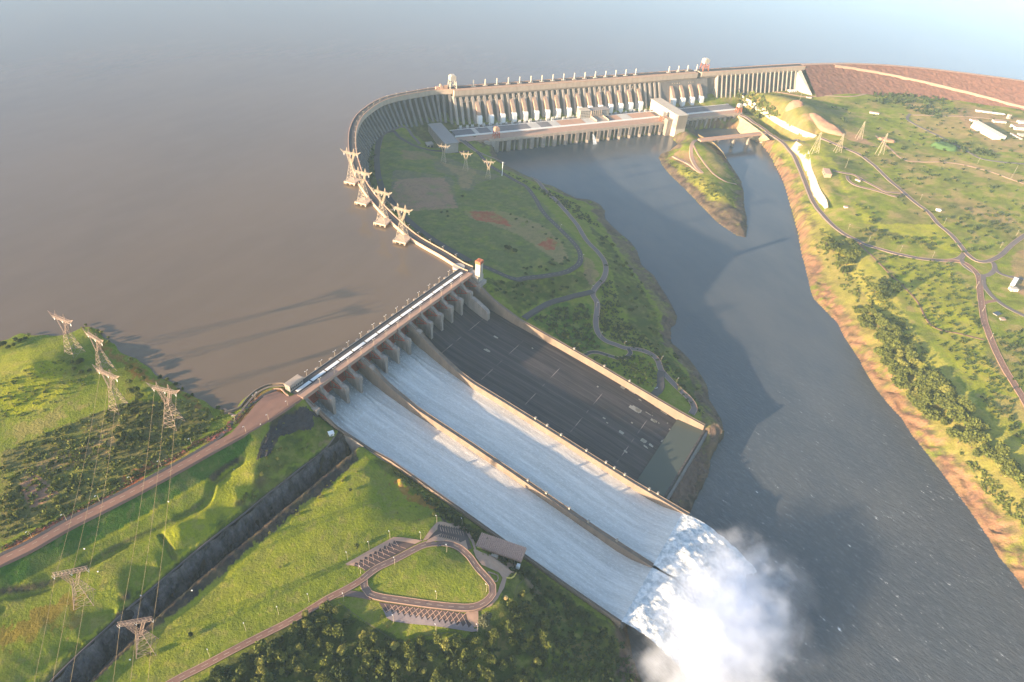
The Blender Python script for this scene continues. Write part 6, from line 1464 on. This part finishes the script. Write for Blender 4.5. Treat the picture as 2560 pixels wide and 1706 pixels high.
# diagonal paving joints in the car parks
mk = MB()
def stripe(p, q, w=.28, lift=.5):
    g = GV([p, q]); a, b_ = g; d = b_-a; L = np.linalg.norm(d[:2]); 
    if L < .1: return
    nv = np.array([d[1], -d[0]])/L*w; n_ = max(1, int(L/4))
    xs = [a+(b_-a)*k/n_ for k in range(n_+1)]; hh = height(np.array([x[0] for x in xs]), np.array([x[1] for x in xs]))
    mk.grid([[(x[0]-nv[0], x[1]-nv[1], h+lift), (x[0]+nv[0], x[1]+nv[1], h+lift)] for x, h in zip(xs, hh)])
for k in range(14):
    u = k/14; a = (520+u*760, 850+u*95); b_ = (600+u*740, 985+u*80); stripe(*Z3([a, b_])); 
for k in range(13):
    u = k/13; a = (620+u*700, 860+u*80); b_ = (530+u*690, 925+u*120); stripe(*Z3([a, b_]))
for k in range(9):
    u = k/9; a = (240+u*370, 478-u*215); b_ = (340+u*420, 535-u*220); stripe(*Z3([a, b_])); stripe(*Z3([(a[0]+45, a[1]-20), (b_[0]-60, b_[1]-10)]))
for k in range(10):
    u = k/10; a = (1030+u*230, 140+u*45); stripe(*Z3([a, (a[0]+12, a[1]+42)]))
    a = (1040+u*180, 200+u*50); stripe(*Z3([a, (a[0]-12, a[1]+36)]))
struct('parking_lines', mk, MT['crest_red'])
# pavilion
pv = thing('pavilion', 'long viewing pavilion with a ribbed tile roof at the edge of the spillway', 'pavilion', tuple(G(1253, 1385)))
zb = hz(*G(1253, 1385)[:2]); c4 = [P(x, y, zb+8) for x, y in ((1203.5,1331.7),(1316,1369.7),(1302.7,1413),(1189.9,1364))]
ul = c4[1]-c4[0]; uw = c4[3]-c4[0]; Lr = np.linalg.norm(ul[:2]); ul = ul[:2]/Lr; uw2 = uw[:2]-ul*(uw[:2]@ul); Wr = np.linalg.norm(uw2); uw2 = uw2/Wr; o4 = c4[0][:2]
def VF(a, s, z): return (o4[0]+ul[0]*a+uw2[0]*s, o4[1]+ul[1]*a+uw2[1]*s, z)
m, t, b, o = nt('terracotta_tiles'); c = mix(t, ramp(t, noise(t, .8, 4, .7), .35, .65), (.62, .38, .28), (.34, .20, .16)); c = mix(t, ramp(t, noise(t, 2.2, 3, .7), .55, .7), c, (.78, .58, .42)); t.links.new(c, b.inputs['Base Color']); b.inputs['Roughness'].default_value = .85
mb = MB()
nr_ = 25
for k in range(nr_):      # barrel ribs running down the slope
    a = Lr*k/nr_; w = Lr/nr_; ring = []
    for s, z in ((0, 7.9), (Wr*.5, 7.7), (Wr, 7.1)):
        ring.append([VF(a+w*.5-math.cos(q)*w*.36, s, zb+z+math.sin(q)*.95) for q in np.linspace(0, math.pi, 6)])
    mb.grid(ring)
mb.add([VF(0, 0, zb+7.8), VF(Lr, 0, zb+7.8), VF(Lr, Wr*.5, zb+7.6), VF(Lr, Wr, zb+7.0), VF(0, Wr, zb+7.0), VF(0, Wr*.5, zb+7.6)], [(0, 1, 2, 5), (5, 2, 3, 4)])
mb.add([VF(0, 0, zb+7.4), VF(Lr, 0, zb+7.4), VF(Lr, Wr, zb+6.6), VF(0, Wr, zb+6.6)], [(3, 2, 1, 0)])
build('roof', mb, m, pv)
mb = MB(); mb.fbox(VF, 1, Lr-1, 1.5, Wr*.55, zb-2, zb+7.2); build('wall', mb, MT['wall_ochre'], pv)
mb = MB(); mb.fbox(VF, -.2, Lr+.2, Wr-.3, Wr+.4, zb+5.4, zb+6.5); mb.fbox(VF, Lr-.1, Lr+.6, .2, Wr, zb+6.3, zb+7.2); build('fascia', mb, MT['crest_red'], pv)
for k in range(9): mb = MB(); a = 1+(Lr-2)*k/8; mb.fbox(VF, a-.35, a+.35, Wr-1.4, Wr-.7, zb-1, zb+5.8); build('column', mb, MT['wall_ochre'], pv)
mb = MB(); mb.fbox(VF, Lr*.37, Lr*.51, Wr-.2, Wr+3.6, zb-1, zb+4.2); build('porch', mb, MT['pale_lit'], pv)
mb = MB(); g0 = VF(Lr*.30, Wr+7, 0); mb.fbox(VF, Lr*.28, Lr*.58, Wr+5.0, Wr+11.5, zb-1, zb+2.4); 
for k in range(3): mb.fbox(VF, Lr*.28+.3, Lr*.58-.3, Wr+11.5+k*.8, Wr+12.3+k*.8, zb-1, zb+1.7-k*.6)
solo('stair_block', mb, MT['path_pink'], 'raised pink stair block on the terrace in front of the pavilion', 'steps')
mb = MB(); mb.fbox(VF, Lr*.93, Lr*1.0, Wr+.9, Wr+5.5, zb-1.5, zb+3.2); mb.fbox(VF, Lr*.94, Lr*.99, Wr+1.4, Wr+5.0, zb+3.2, zb+3.8); solo('water_tank', mb, MT['white'], 'white block shaped tank at the right end of the pavilion', 'tank')
# planters and low walls
def wallpath(px, w, h, mat, label, name='low_wall', cat='wall'):
    ln_ = catmull(list(gp(px)), 3); hh = height(ln_[:, 0], ln_[:, 1]); mb = MB(); rows = []
    for i in range(len(ln_)):
        nv = nrm(ln_, i); rows.append([(ln_[i][0]+nv[0]*o_, ln_[i][1]+nv[1]*o_, hh[i]+z) for o_, z in ((-w/2, -1), (-w/2, h), (w/2, h), (w/2, -1))])
    vs = [p for r in rows for p in r]; n_ = len(rows); mb.add(vs, [(a*4+j, a*4+(j+1) % 4, (a+1)*4+(j+1) % 4, (a+1)*4+j) for a in range(n_-1) for j in range(4)]+[(0, 1, 2, 3), ((n_-1)*4+3, (n_-1)*4+2, (n_-1)*4+1, (n_-1)*4)])
    return solo(name, mb, mat, label, cat)
wallpath(Z3([(1740,500),(1720,580),(1680,615),(1640,612)]), 1.2, 1.6, plain('yellow_kerb', (.60, .46, .10), .7, .2, .5), 'curved yellow planter wall on the grass right of the terrace')
wallpath(Z3([(1370,330),(1440,350),(1490,368)]), 1.0, 1.4, plain('yellow_kerb', (.60, .46, .10), .7, .2, .5), 'short yellow planter wall at the left front of the pavilion')
wallpath(Z3([(1470,555),(1560,590),(1555,640),(1535,645),(1500,605),(1470,555)]), .8, 1.2, MT['path_pink'], 'triangular pink kerbed flower bed inside the road fork', 'flower_bed', 'flower bed')
mb = MB(); g = G(1264, 1495); mb.tube((g[0], g[1], g[2]-.5), (g[0], g[1], g[2]+.8), 2.6, 2.6, 10); mb.tube((g[0], g[1], g[2]+.8), (g[0], g[1], g[2]+1.4), 1.2, .8, 8); solo('stone_table', mb, plain('yellow_stone', (.5, .36, .14), .8, .3, .5), 'round yellowish stone table on the grass right of the terrace', 'table')
def fence(px, label):
    ln_ = catmull(list(gp(px)), 6); hh = height(ln_[:, 0], ln_[:, 1]); g = thing('fence', label, 'fence', (ln_[0][0], ln_[0][1], hh[0]))
    for p, h in list(zip(ln_, hh))[::1]: mb = MB(); mb.tube((p[0], p[1], h-.3), (p[0], p[1], h+2.6), .14, n=4); build('post', mb, MT['concrete_dark'], g)
    mb = MB()
    for i in range(len(ln_)-1):
        for z in (.6, 1.2, 1.8, 2.4): mb.tube((ln_[i][0], ln_[i][1], hh[i]+z), (ln_[i+1][0], ln_[i+1][1], hh[i+1]+z), .07, n=3)
    build('wire', mb, MT['asphalt'], g)
fence([(850,1511),(885,1537),(935,1570),(997,1606),(1060,1592),(1138,1582)], 'wire fence between the lower car park lawn and the dark wood')
fence([(1331,1400),(1342,1424),(1315,1448),(1293,1468),(1286,1495),(1280,1525)], 'wire fence dropping from the spillway edge past the pavilion')
# huts along the chute walls
HB = None
for i, s, d in ((0,214,4.5),(0,268,4.5),(0,312,4.5),(1,243,6),(1,262,6),(1,285,4),(1,325,5),(1,355,6),(1,368,5),(1,384,4),(1,420,4.5),(1,432,7.5),(2,290,4),(2,318,4),(2,352,4),(2,380,4),(2,420,4)):
    loc = BF(kw(i, s)-d*.5, s, ztop(s)-.5); lab = ('small block hut on the crest of the right hand spillway wall', 'small block hut on the wall beside the dry chute', 'small pale block on the wall between the two wet chutes')[i]; gr = ('blocks on the right spillway wall', 'blocks on the dry chute wall', 'blocks on the middle wet wall')[i]
    if HB is None:
        HB = thing('valve_hut', lab, 'hut', (0, 0, 0), gr); mb = MB(); mb.prism([(-1.9, -1.6, -3), (1.9, -1.6, -3), (1.9, 1.6, -3), (-1.9, 1.6, -3)], [(-1.3, -1.1, 3.2), (1.3, -1.1, 3.2), (1.3, 1.1, 3.2), (-1.3, 1.1, 3.2)]); build('body', mb, MT['patch'], HB)
        mb = MB(); mb.abox(-1.5, 1.5, -1.3, 1.3, 3.2, 3.6); build('cap', mb, MT['concrete'], HB); kids_of(HB); HB.location = loc; HB.rotation_euler = (0, 0, BA)
    else: copy_tree(HB, loc, BA, 1, lab, gr)
# rock apron at the tip between dry chute and river
# ---------------------------------------------------------------- vegetation
def crown_mesh(name, rx, rz, n_leaf, seed, mat, leaf=.9, lobes=5, base=.3):
    r_ = random.Random(seed); mb = MB(); lob = []
    for k in range(lobes):
        a = k*2*math.pi/lobes+r_.uniform(-.4, .4); d = r_.uniform(.25, .62)*rx if k else 0
        lob.append((math.cos(a)*d, math.sin(a)*d, rz*(base+r_.uniform(.45, 1.0)), rx*r_.uniform(.42, .62), rz*r_.uniform(.35, .5)))
    for k in range(n_leaf):
        cx, cy, cz, lr, lz = lob[r_.randrange(lobes)]
        th_ = r_.uniform(0, 2*math.pi); u = r_.uniform(-.6, 1); q = math.sqrt(max(0, 1-u*u)); d = r_.uniform(.72, 1.08)
        p = np.array([cx+lr*q*math.cos(th_)*d, cy+lr*q*math.sin(th_)*d, cz+lz*u*d])
        a = np.array([r_.gauss(0, 1) for _ in range(3)]); a /= np.linalg.norm(a); b_ = np.cross(a, [r_.gauss(0, 1) for _ in range(3)]); b_ /= np.linalg.norm(b_)
        s = leaf*r_.uniform(.6, 1.25); mb.add([p-a*s-b_*s*.5, p+a*s*.8-b_*s*.6, p+a*s+b_*s*.6, p-a*s*.7+b_*s*.7], [(0, 1, 2, 3)])
    me = bpy.data.meshes.new(name); me.from_pydata([tuple(v) for v in mb.v], [], mb.f); me.materials.append(mat); return me
def trunk_mesh(h, r, seed):
    r_ = random.Random(seed); mb = MB(); mb.tube((0, 0, -1.5), (0, 0, h*.6), r, r*.6, 6)
    for k in range(4):
        a = k*1.6+r_.uniform(-.3, .3); mb.tube((0, 0, h*.45), (math.cos(a)*h*.3, math.sin(a)*h*.3, h*.95), r*.45, r*.2, 4)
    me = bpy.data.meshes.new('trunk'); me.from_pydata(mb.v, [], mb.f); me.materials.append(MT['trunk']); return me
TREES = {}
for nm, rx, rz, nl, mat, lf, lb in (('round', 5.0, 5.2, 420, 'leaf', .8, 6), ('tall', 4.2, 7.5, 420, 'leaf_dark', .8, 6), ('wide', 6.2, 4.6, 480, 'leaf', .85, 8), ('lime', 4.4, 4.6, 360, 'leaf_lime', .75, 5), ('dark', 5.4, 5.5, 440, 'leaf_dark', .85, 7), ('grey', 4.6, 7.5, 520, 'leaf_grey', .8, 6)):
    TREES[nm] = [(crown_mesh('crown', rx, rz, nl, 100+k*7+len(nm), MT[mat], lf, lb), trunk_mesh(rz*.9, .4, k)) for k in range(3)]
BUSH = {nm: [crown_mesh('bush', 2.4, 2.0, 110, 300+k, MT[mat], .62, 4, -.1) for k in range(3)] for nm, mat in (('green', 'leaf'), ('lime', 'leaf_lime'), ('dark', 'leaf_dark'))}
def place_tree(g, nm, sc, label, group):
    r_ = random.Random(int(g[0]*13+g[1]*7)); cm, tm = r_.choice(TREES[nm])
    e = bpy.data.objects.new('tree', None); COL.objects.link(e); e.location = tuple(map(float, g)); e.rotation_euler = (0, 0, r_.uniform(0, 6.28)); e.scale = (sc, sc, sc*r_.uniform(.85, 1.15)); setprops(e, label, 'tree', group)
    for n_, me in (('crown', cm), ('trunk', tm)): o_ = bpy.data.objects.new(n_, me); COL.objects.link(o_); o_.parent = e
def place_bush(g, nm, sc, label, group):
    r_ = random.Random(int(g[0]*17+g[1]*5)); o_ = bpy.data.objects.new('bush', r_.choice(BUSH[nm])); COL.objects.link(o_); o_.location = tuple(map(float, g)); o_.rotation_euler = (0, 0, r_.uniform(0, 6.28)); o_.scale = (sc, sc, sc*r_.uniform(.8, 1.2)); setprops(o_, label, 'bush', group)
def scatter_px(poly, n_, mind, seed):
    """random pixels inside an outline, kept apart"""
    poly = np.array(poly, float); r_ = random.Random(seed); out = []; x0, y0 = poly.min(0); x1, y1 = poly.max(0); tries = 0
    while len(out) < n_ and tries < n_*60:
        tries += 1; x, y = r_.uniform(x0, x1), r_.uniform(y0, y1)
        if not inside(poly, np.array([x]), np.array([y]))[0]: continue
        if all((x-a)**2+(y-b_)**2 > mind*mind for a, b_ in out): out.append((x, y))
    return out
def grove(poly, n_, mind, seed, kinds, s0, s1, label, group):
    px = scatter_px(poly, n_, mind, seed)
    if not px: return
    r_ = random.Random(seed+1)
    for g in GV(px): place_tree(g, r_.choice(kinds), r_.uniform(s0, s1), label, group)
def bushes(poly, n_, mind, seed, kinds, s0, s1, label, group):
    px = scatter_px(poly, n_, mind, seed); r_ = random.Random(seed+1)
    for g in GV(px): place_bush(g, r_.choice(kinds), r_.uniform(s0, s1), label, group)
WOOD = [(520,1700),(640,1630),(750,1545),(820,1520),(870,1530),(930,1575),(990,1612),(1070,1598),(1150,1590),(1210,1590),(1260,1540),(1290,1500),(1310,1470),(1360,1480),(1380,1560),(1360,1640),(1330,1720),(1330,1800),(450,1800)]
grove(WOOD, 140, 21, 1, ['round', 'dark', 'wide', 'round', 'round', 'lime'], .85, 1.3, 'leafy tree in the dense dark wood along the bottom edge', 'trees in the wood at the bottom edge')
place_tree(G(1210, 1568), 'grey', 1.6, 'tall grey green tree at the right end of the lower car park', None)
place_tree(G(1306, 1490), 'lime', .9, 'round yellow green tree just outside the fence corner', None)
grove([(345,1010),(370,950),(330,900),(310,910),(310,960),(330,1010)], 9, 14, 3, ['round', 'wide'], .7, 1.0, 'light green tree in the clump by the second left bank pylon', 'trees beside the second left bank pylon')
grove([(310,1010),(420,1000),(400,1080),(380,1150),(340,1200),(310,1200),(290,1100)], 32, 13, 4, ['dark', 'round'], .55, .85, 'dark green tree in the thicket under the left bank pylons', 'trees of the thicket under the pylons')
grove([(170,905),(210,900),(228,930),(200,945)], 6, 10, 5, ['dark'], .5, .7, 'dark tree in the hollow beside the grassy mound', 'trees in the hollow by the mound')
grove([(200,815),(235,815),(290,860),(270,870),(215,850)], 12, 11, 6, ['lime', 'round'], .4, .6, 'small light green tree on the reservoir shore tip', 'trees on the shore tip')
grove([(0,870),(40,845),(75,838),(72,850),(30,870),(0,880)], 8, 10, 7, ['dark', 'round'], .5, .7, 'dark tree in the row at the left edge of the shore', 'trees on the left edge shore')
grove([(440,1000),(540,1020),(570,1040),(520,1060),(430,1050)], 9, 15, 8, ['round', 'lime'], .4, .6, 'small bushy tree near the reservoir by the forecourt', 'trees near the forecourt shore')
grove([(480,1035),(560,1030),(500,1100),(440,1130),(420,1100)], 12, 15, 28, ['round', 'dark'], .4, .6, 'small tree between the forecourt pylon and the crest road', 'trees beside the crest road')
grove([(0,1230),(45,1215),(70,1260),(60,1300),(0,1310)], 10, 13, 9, ['dark', 'round'], .5, .75, 'dark tree around the bare plot at the left edge', 'trees around the bare plot')
bushes([(0,1150),(150,1075),(290,1010),(310,1060),(300,1160),(160,1240),(100,1180),(0,1210)], 37, 8, 10, ['green', 'dark', 'green', 'lime'], .7, 1.7, 'rounded bush in the dry scrub of the left bank', 'bushes in the left bank scrub')
bushes([(120,1200),(300,1150),(330,1190),(200,1255),(90,1300),(130,1240)], 18, 9, 11, ['green', 'dark'], .8, 1.6, 'dark bush on the scrub strip above the crest road', 'bushes above the crest road')
bushes([(400,920),(470,970),(560,1020),(540,1025),(450,985),(380,930)], 13, 8, 12, ['dark', 'green'], .7, 1.3, 'bush on the red earth bank of the reservoir', 'bushes along the reservoir bank')
bushes([(330,1140),(400,1060),(480,1080),(420,1130),(350,1180)], 10, 10, 29, ['green', 'lime'], .6, 1.3, 'bush among grass beside the red track of the left bank', 'bushes beside the red track')
bushes([(640,1130),(700,1110),(800,1085),(850,1080),(790,1110),(700,1160),(650,1180)], 12, 9, 13, ['lime', 'green'], .6, 1.2, 'lime green bush on the dark slope above the rock cutting', 'bushes above the rock cutting')
bushes([(655,1105),(690,1050),(745,1000),(755,1010),(700,1070),(668,1130)], 6, 9, 14, ['lime'], .5, .9, 'small yellow green bush on the edge of the dark riprap', 'bushes on the riprap edge')
bushes([(820,1200),(900,1150),(935,1125),(955,1150),(900,1175),(700,1330),(640,1375),(640,1362)], 12, 9, 15, ['lime'], .5, .95, 'lime bush on the lawn edge beside the cutting road', 'bushes along the cutting lawn edge')
bushes([(1040,1330),(1070,1260),(1010,1240),(950,1270),(1000,1330)], 7, 14, 16, ['lime', 'green'], .4, .7, 'small young tree on the sloping lawn above the car park', 'young trees on the lawn')
bushes([(650,1200),(745,1170),(740,1185),(600,1290),(520,1350),(440,1410),(560,1290)], 7, 12, 17, ['lime', 'green'], .5, 1.0, 'isolated bush on the terrace above the cutting rim', 'bushes on the rim terrace')
for px, nm, sc, lab in (((655,1190), 'lime', .62, 'round yellow tree alone on the terrace above the rock cutting'), ((700,1165), 'lime', .45, 'small pale tree on the terrace right of the round yellow tree'), ((615,1245), 'lime', .5, 'first pale tree of the pair above the rock cutting rim'), ((632,1238), 'lime', .4, 'second smaller pale tree of the pair above the cutting rim'), ((1105,1365-70), 'round', .7, 'dark round tree beside the top car park'), ((1085,1290), 'round', .55, 'lower tree left of the dark tree above the top car park'), ((892,1355+15), 'round', .6, 'feathery green tree on the lawn left of the car park'), ((1108,1360), 'lime', .1, None), ((876,1228), 'dark', .4, 'small dark tree alone on the upper lawn'), ((700,1420), 'lime', .35, 'tiny pale tree on the middle of the lawn'), ((955,1545), 'round', .5, 'small green tree left of the lower car park'), ((970,1570), 'lime', .5, 'small yellow tree below the lower car park corner'), ((478,1590), 'dark', .45, 'dark tree on the lawn between cutting and viewpoint road'), ((372,1640), 'round', .6, 'green tree at the foot of the cutting pylon'), ((1277,1440), 'lime', .35, 'small palm like tree on the terrace right of the pavilion')):
    if lab: place_tree(G(*px), nm, sc, lab, None)
bushes([(1190,1378),(1240,1395),(1300,1420),(1290,1425),(1230,1405),(1192,1388)], 5, 9, 18, ['lime'], .5, .8, 'yellow green shrub in the planting before the pavilion', 'shrubs before the pavilion')
# central land
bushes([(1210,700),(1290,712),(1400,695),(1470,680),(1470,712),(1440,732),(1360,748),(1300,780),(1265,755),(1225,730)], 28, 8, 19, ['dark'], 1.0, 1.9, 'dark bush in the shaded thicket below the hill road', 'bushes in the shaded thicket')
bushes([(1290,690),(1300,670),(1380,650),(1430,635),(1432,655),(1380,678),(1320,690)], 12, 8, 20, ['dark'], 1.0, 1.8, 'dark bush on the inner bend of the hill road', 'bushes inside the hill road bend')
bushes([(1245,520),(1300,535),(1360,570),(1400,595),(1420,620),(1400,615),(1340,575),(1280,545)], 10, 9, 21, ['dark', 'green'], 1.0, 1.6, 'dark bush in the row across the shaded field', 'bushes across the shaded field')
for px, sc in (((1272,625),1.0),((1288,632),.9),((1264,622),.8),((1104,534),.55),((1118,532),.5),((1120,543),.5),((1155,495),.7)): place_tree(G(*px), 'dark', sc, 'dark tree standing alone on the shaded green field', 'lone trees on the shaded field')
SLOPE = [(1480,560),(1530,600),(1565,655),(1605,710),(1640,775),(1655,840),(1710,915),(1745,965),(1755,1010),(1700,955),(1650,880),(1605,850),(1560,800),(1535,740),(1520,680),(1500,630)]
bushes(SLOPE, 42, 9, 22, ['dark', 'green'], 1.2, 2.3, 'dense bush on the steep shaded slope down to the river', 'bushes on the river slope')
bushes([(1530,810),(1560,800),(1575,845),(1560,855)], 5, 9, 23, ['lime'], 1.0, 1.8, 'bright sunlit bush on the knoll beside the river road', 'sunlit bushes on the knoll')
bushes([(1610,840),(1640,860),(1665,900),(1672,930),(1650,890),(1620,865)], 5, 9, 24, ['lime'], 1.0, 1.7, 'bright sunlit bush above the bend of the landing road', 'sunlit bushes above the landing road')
# right bank
RBW = [(2165,850),(2210,835),(2275,880),(2345,950),(2415,1030),(2465,1090),(2540,1180),(2570,1240),(2510,1200),(2440,1150),(2370,1090),(2290,1020),(2225,960),(2185,905)]
grove(RBW, 74, 13, 30, ['round', 'wide', 'wide', 'lime', 'round'], 1.5, 2.4, 'leafy tree in the long belt above the right river bank', 'trees in the right bank belt')
grove([(2065,610),(2130,600),(2150,625),(2130,660),(2110,690),(2090,660)], 12, 14, 31, ['wide', 'dark'], 1.5, 2.2, 'big tree in the rounded clump on the right bank rim', 'trees of the rim clump')
grove([(2180,720),(2215,705),(2245,730),(2230,750),(2200,755)], 7, 14, 32, ['wide', 'dark'], 1.4, 2.0, 'tree in the small clump between river rim and meadow', 'trees of the meadow clump')
grove([(2135,775),(2180,780),(2240,830),(2250,870),(2200,850),(2150,820)], 18, 14, 33, ['round', 'wide'], 1.3, 2.0, 'tree at the upper end of the long right bank belt', 'trees at the belt top')
bushes([(2130,575),(2160,560),(2220,590),(2270,590),(2340,600),(2330,625),(2260,615),(2190,605)], 23, 9, 34, ['dark', 'green'], 1.6, 2.8, 'dark rounded bush in the row above the bank road curve', 'bushes above the bank road')
bushes([(2140,500),(2180,520),(2200,550),(2170,560),(2140,540)], 8, 10, 35, ['dark', 'green'], 1.5, 2.6, 'bush in the knot of trees left of the open meadow', 'bushes left of the meadow')
bushes([(2370,530),(2440,510),(2540,540),(2560,560),(2500,590),(2420,575)], 28, 9, 36, ['dark', 'green'], 1.3, 2.3, 'dark bush in the plantation above the road junction', 'bushes of the plantation')
# small countless scrub on both banks, one object
def scrubfield(name, regions, mat, label, seed):
    r_ = random.Random(seed); px = []; szs = []
    for poly, n_, s in regions:
        q = scatter_px(poly, n_, 1.5, seed+len(px)); px += q; szs += [s]*len(q)
    mb = MB(); G_ = GV(px)
    for g, s in zip(G_, szs):
        sc = s*r_.uniform(.6, 1.5); k_ = r_.randint(9, 14)
        for _ in range(k_):
            a = np.array([r_.gauss(0, 1) for _ in range(3)]); a /= np.linalg.norm(a); b_ = np.cross(a, [r_.gauss(0, 1) for _ in range(3)]); b_ /= np.linalg.norm(b_)
            p = g+np.array([r_.gauss(0, .5), r_.gauss(0, .5), abs(r_.gauss(.3, .45))+.1])*sc; w = sc*r_.uniform(.3, .6)
            mb.add([p-a*w-b_*w, p+a*w-b_*w*.7, p+a*w*.8+b_*w, p-a*w+b_*w*.9], [(0, 1, 2, 3)])
    o_ = build(name, mb, mat); setprops(o_, label, 'scrub', kind='stuff')
R_ALL = [(2080,250),(2200,240),(2560,270),(2560,600),(2400,640),(2300,560),(2220,470),(2100,400),(2060,340)]
scrubfield('scrub', [(R_ALL, 330, 3.0), ([(2170,630),(2380,660),(2440,740),(2460,860),(2540,1010),(2560,1120),(2460,1010),(2380,900),(2300,800)], 360, 2.2), ([(2480,840),(2560,820),(2560,1000),(2500,880)], 60, 2.3), ([(2230,230),(2340,240),(2400,280),(2350,300),(2260,270)], 90, 4.5), ([(2180,225),(2290,228),(2270,262),(2190,262)], 70, 5), ([(2330,340),(2420,360),(2500,390),(2440,395),(2340,360)], 70, 3.6)], MT['leaf_dark'], 'small dark scrub scattered over the right bank plateau', 50)
scrubfield('scrub', [([(1840,225),(1900,240),(1950,290),(1900,300),(1850,275)], 150, 5), ([(2040,560),(2130,640),(2230,760),(2330,900),(2420,1010),(2300,960),(2180,830),(2090,700),(2040,630)], 420, 2.6), ([(2400,1130),(2560,1260),(2560,1330),(2460,1230)], 120, 2.2), ([(1660,400),(1720,420),(1800,470),(1835,505),(1790,500),(1710,440)], 90, 2.2)], MT['leaf'], 'green shrubs and coarse growth on the right bank rim and the island', 51)
scrubfield('scrub', [(WOOD, 500, 2.6), ([(1330,1430),(1450,1520),(1560,1610),(1600,1706),(1330,1706)], 420, 2.0), ([(960,1160),(1150,1290),(1240,1360),(1330,1440),(1300,1450),(1200,1360),(1080,1270)], 260, 1.8)], MT['leaf_dark'], 'dark undergrowth filling the wood and the slope beside the spillway', 52)
scrubfield('scrub', [([(0,1130),(150,1070),(300,1010),(500,1000),(560,1040),(480,1110),(300,1210),(100,1310),(0,1350)], 900, 1.5), ([(0,960),(60,925),(155,900),(230,950),(100,1040),(0,1060)], 160, 1.0), ([(640,1000),(600,1030),(560,1070),(430,1140),(250,1243),(90,1322),(0,1370),(0,1378),(92,1330),(252,1250),(435,1146),(590,1060)], 500, .9)], MT['leaf'], 'coarse low scrub over the dry left bank ground', 53)
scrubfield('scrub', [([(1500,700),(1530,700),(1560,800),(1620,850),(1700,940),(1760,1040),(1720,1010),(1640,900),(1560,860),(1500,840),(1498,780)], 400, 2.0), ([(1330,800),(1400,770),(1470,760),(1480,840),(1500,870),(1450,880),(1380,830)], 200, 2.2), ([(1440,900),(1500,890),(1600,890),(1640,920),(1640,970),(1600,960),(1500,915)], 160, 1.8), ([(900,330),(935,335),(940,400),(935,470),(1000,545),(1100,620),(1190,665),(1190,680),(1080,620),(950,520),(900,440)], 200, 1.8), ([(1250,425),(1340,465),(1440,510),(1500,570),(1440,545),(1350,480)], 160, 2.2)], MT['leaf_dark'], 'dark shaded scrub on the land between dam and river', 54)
# rocky shelf texture stones along the river
HAZE=.36e-4
# ---------------------------------------------------------------- the air
hz_m = bpy.data.materials.new('haze_air'); hz_m.use_nodes = True; t = hz_m.node_tree; t.nodes.clear()
o = t.nodes.new('ShaderNodeOutputMaterial'); v = t.nodes.new('ShaderNodeVolumePrincipled'); t.links.new(v.outputs[0], o.inputs['Volume'])
v.inputs['Color'].default_value = (.56, .80, 1, 1); v.inputs['Density'].default_value = HAZE; v.inputs['Anisotropy'].default_value = -.12
mb = MB(); mb.abox(-9100, 9100, -2600, 11100, -150, 645)
hzo = build('haze', mb, hz_m); outward(hzo); hzo['kind'] = 'stuff'; hzo['label'] = 'thin pale haze hanging over the reservoir and the valley'; hzo['category'] = 'haze'
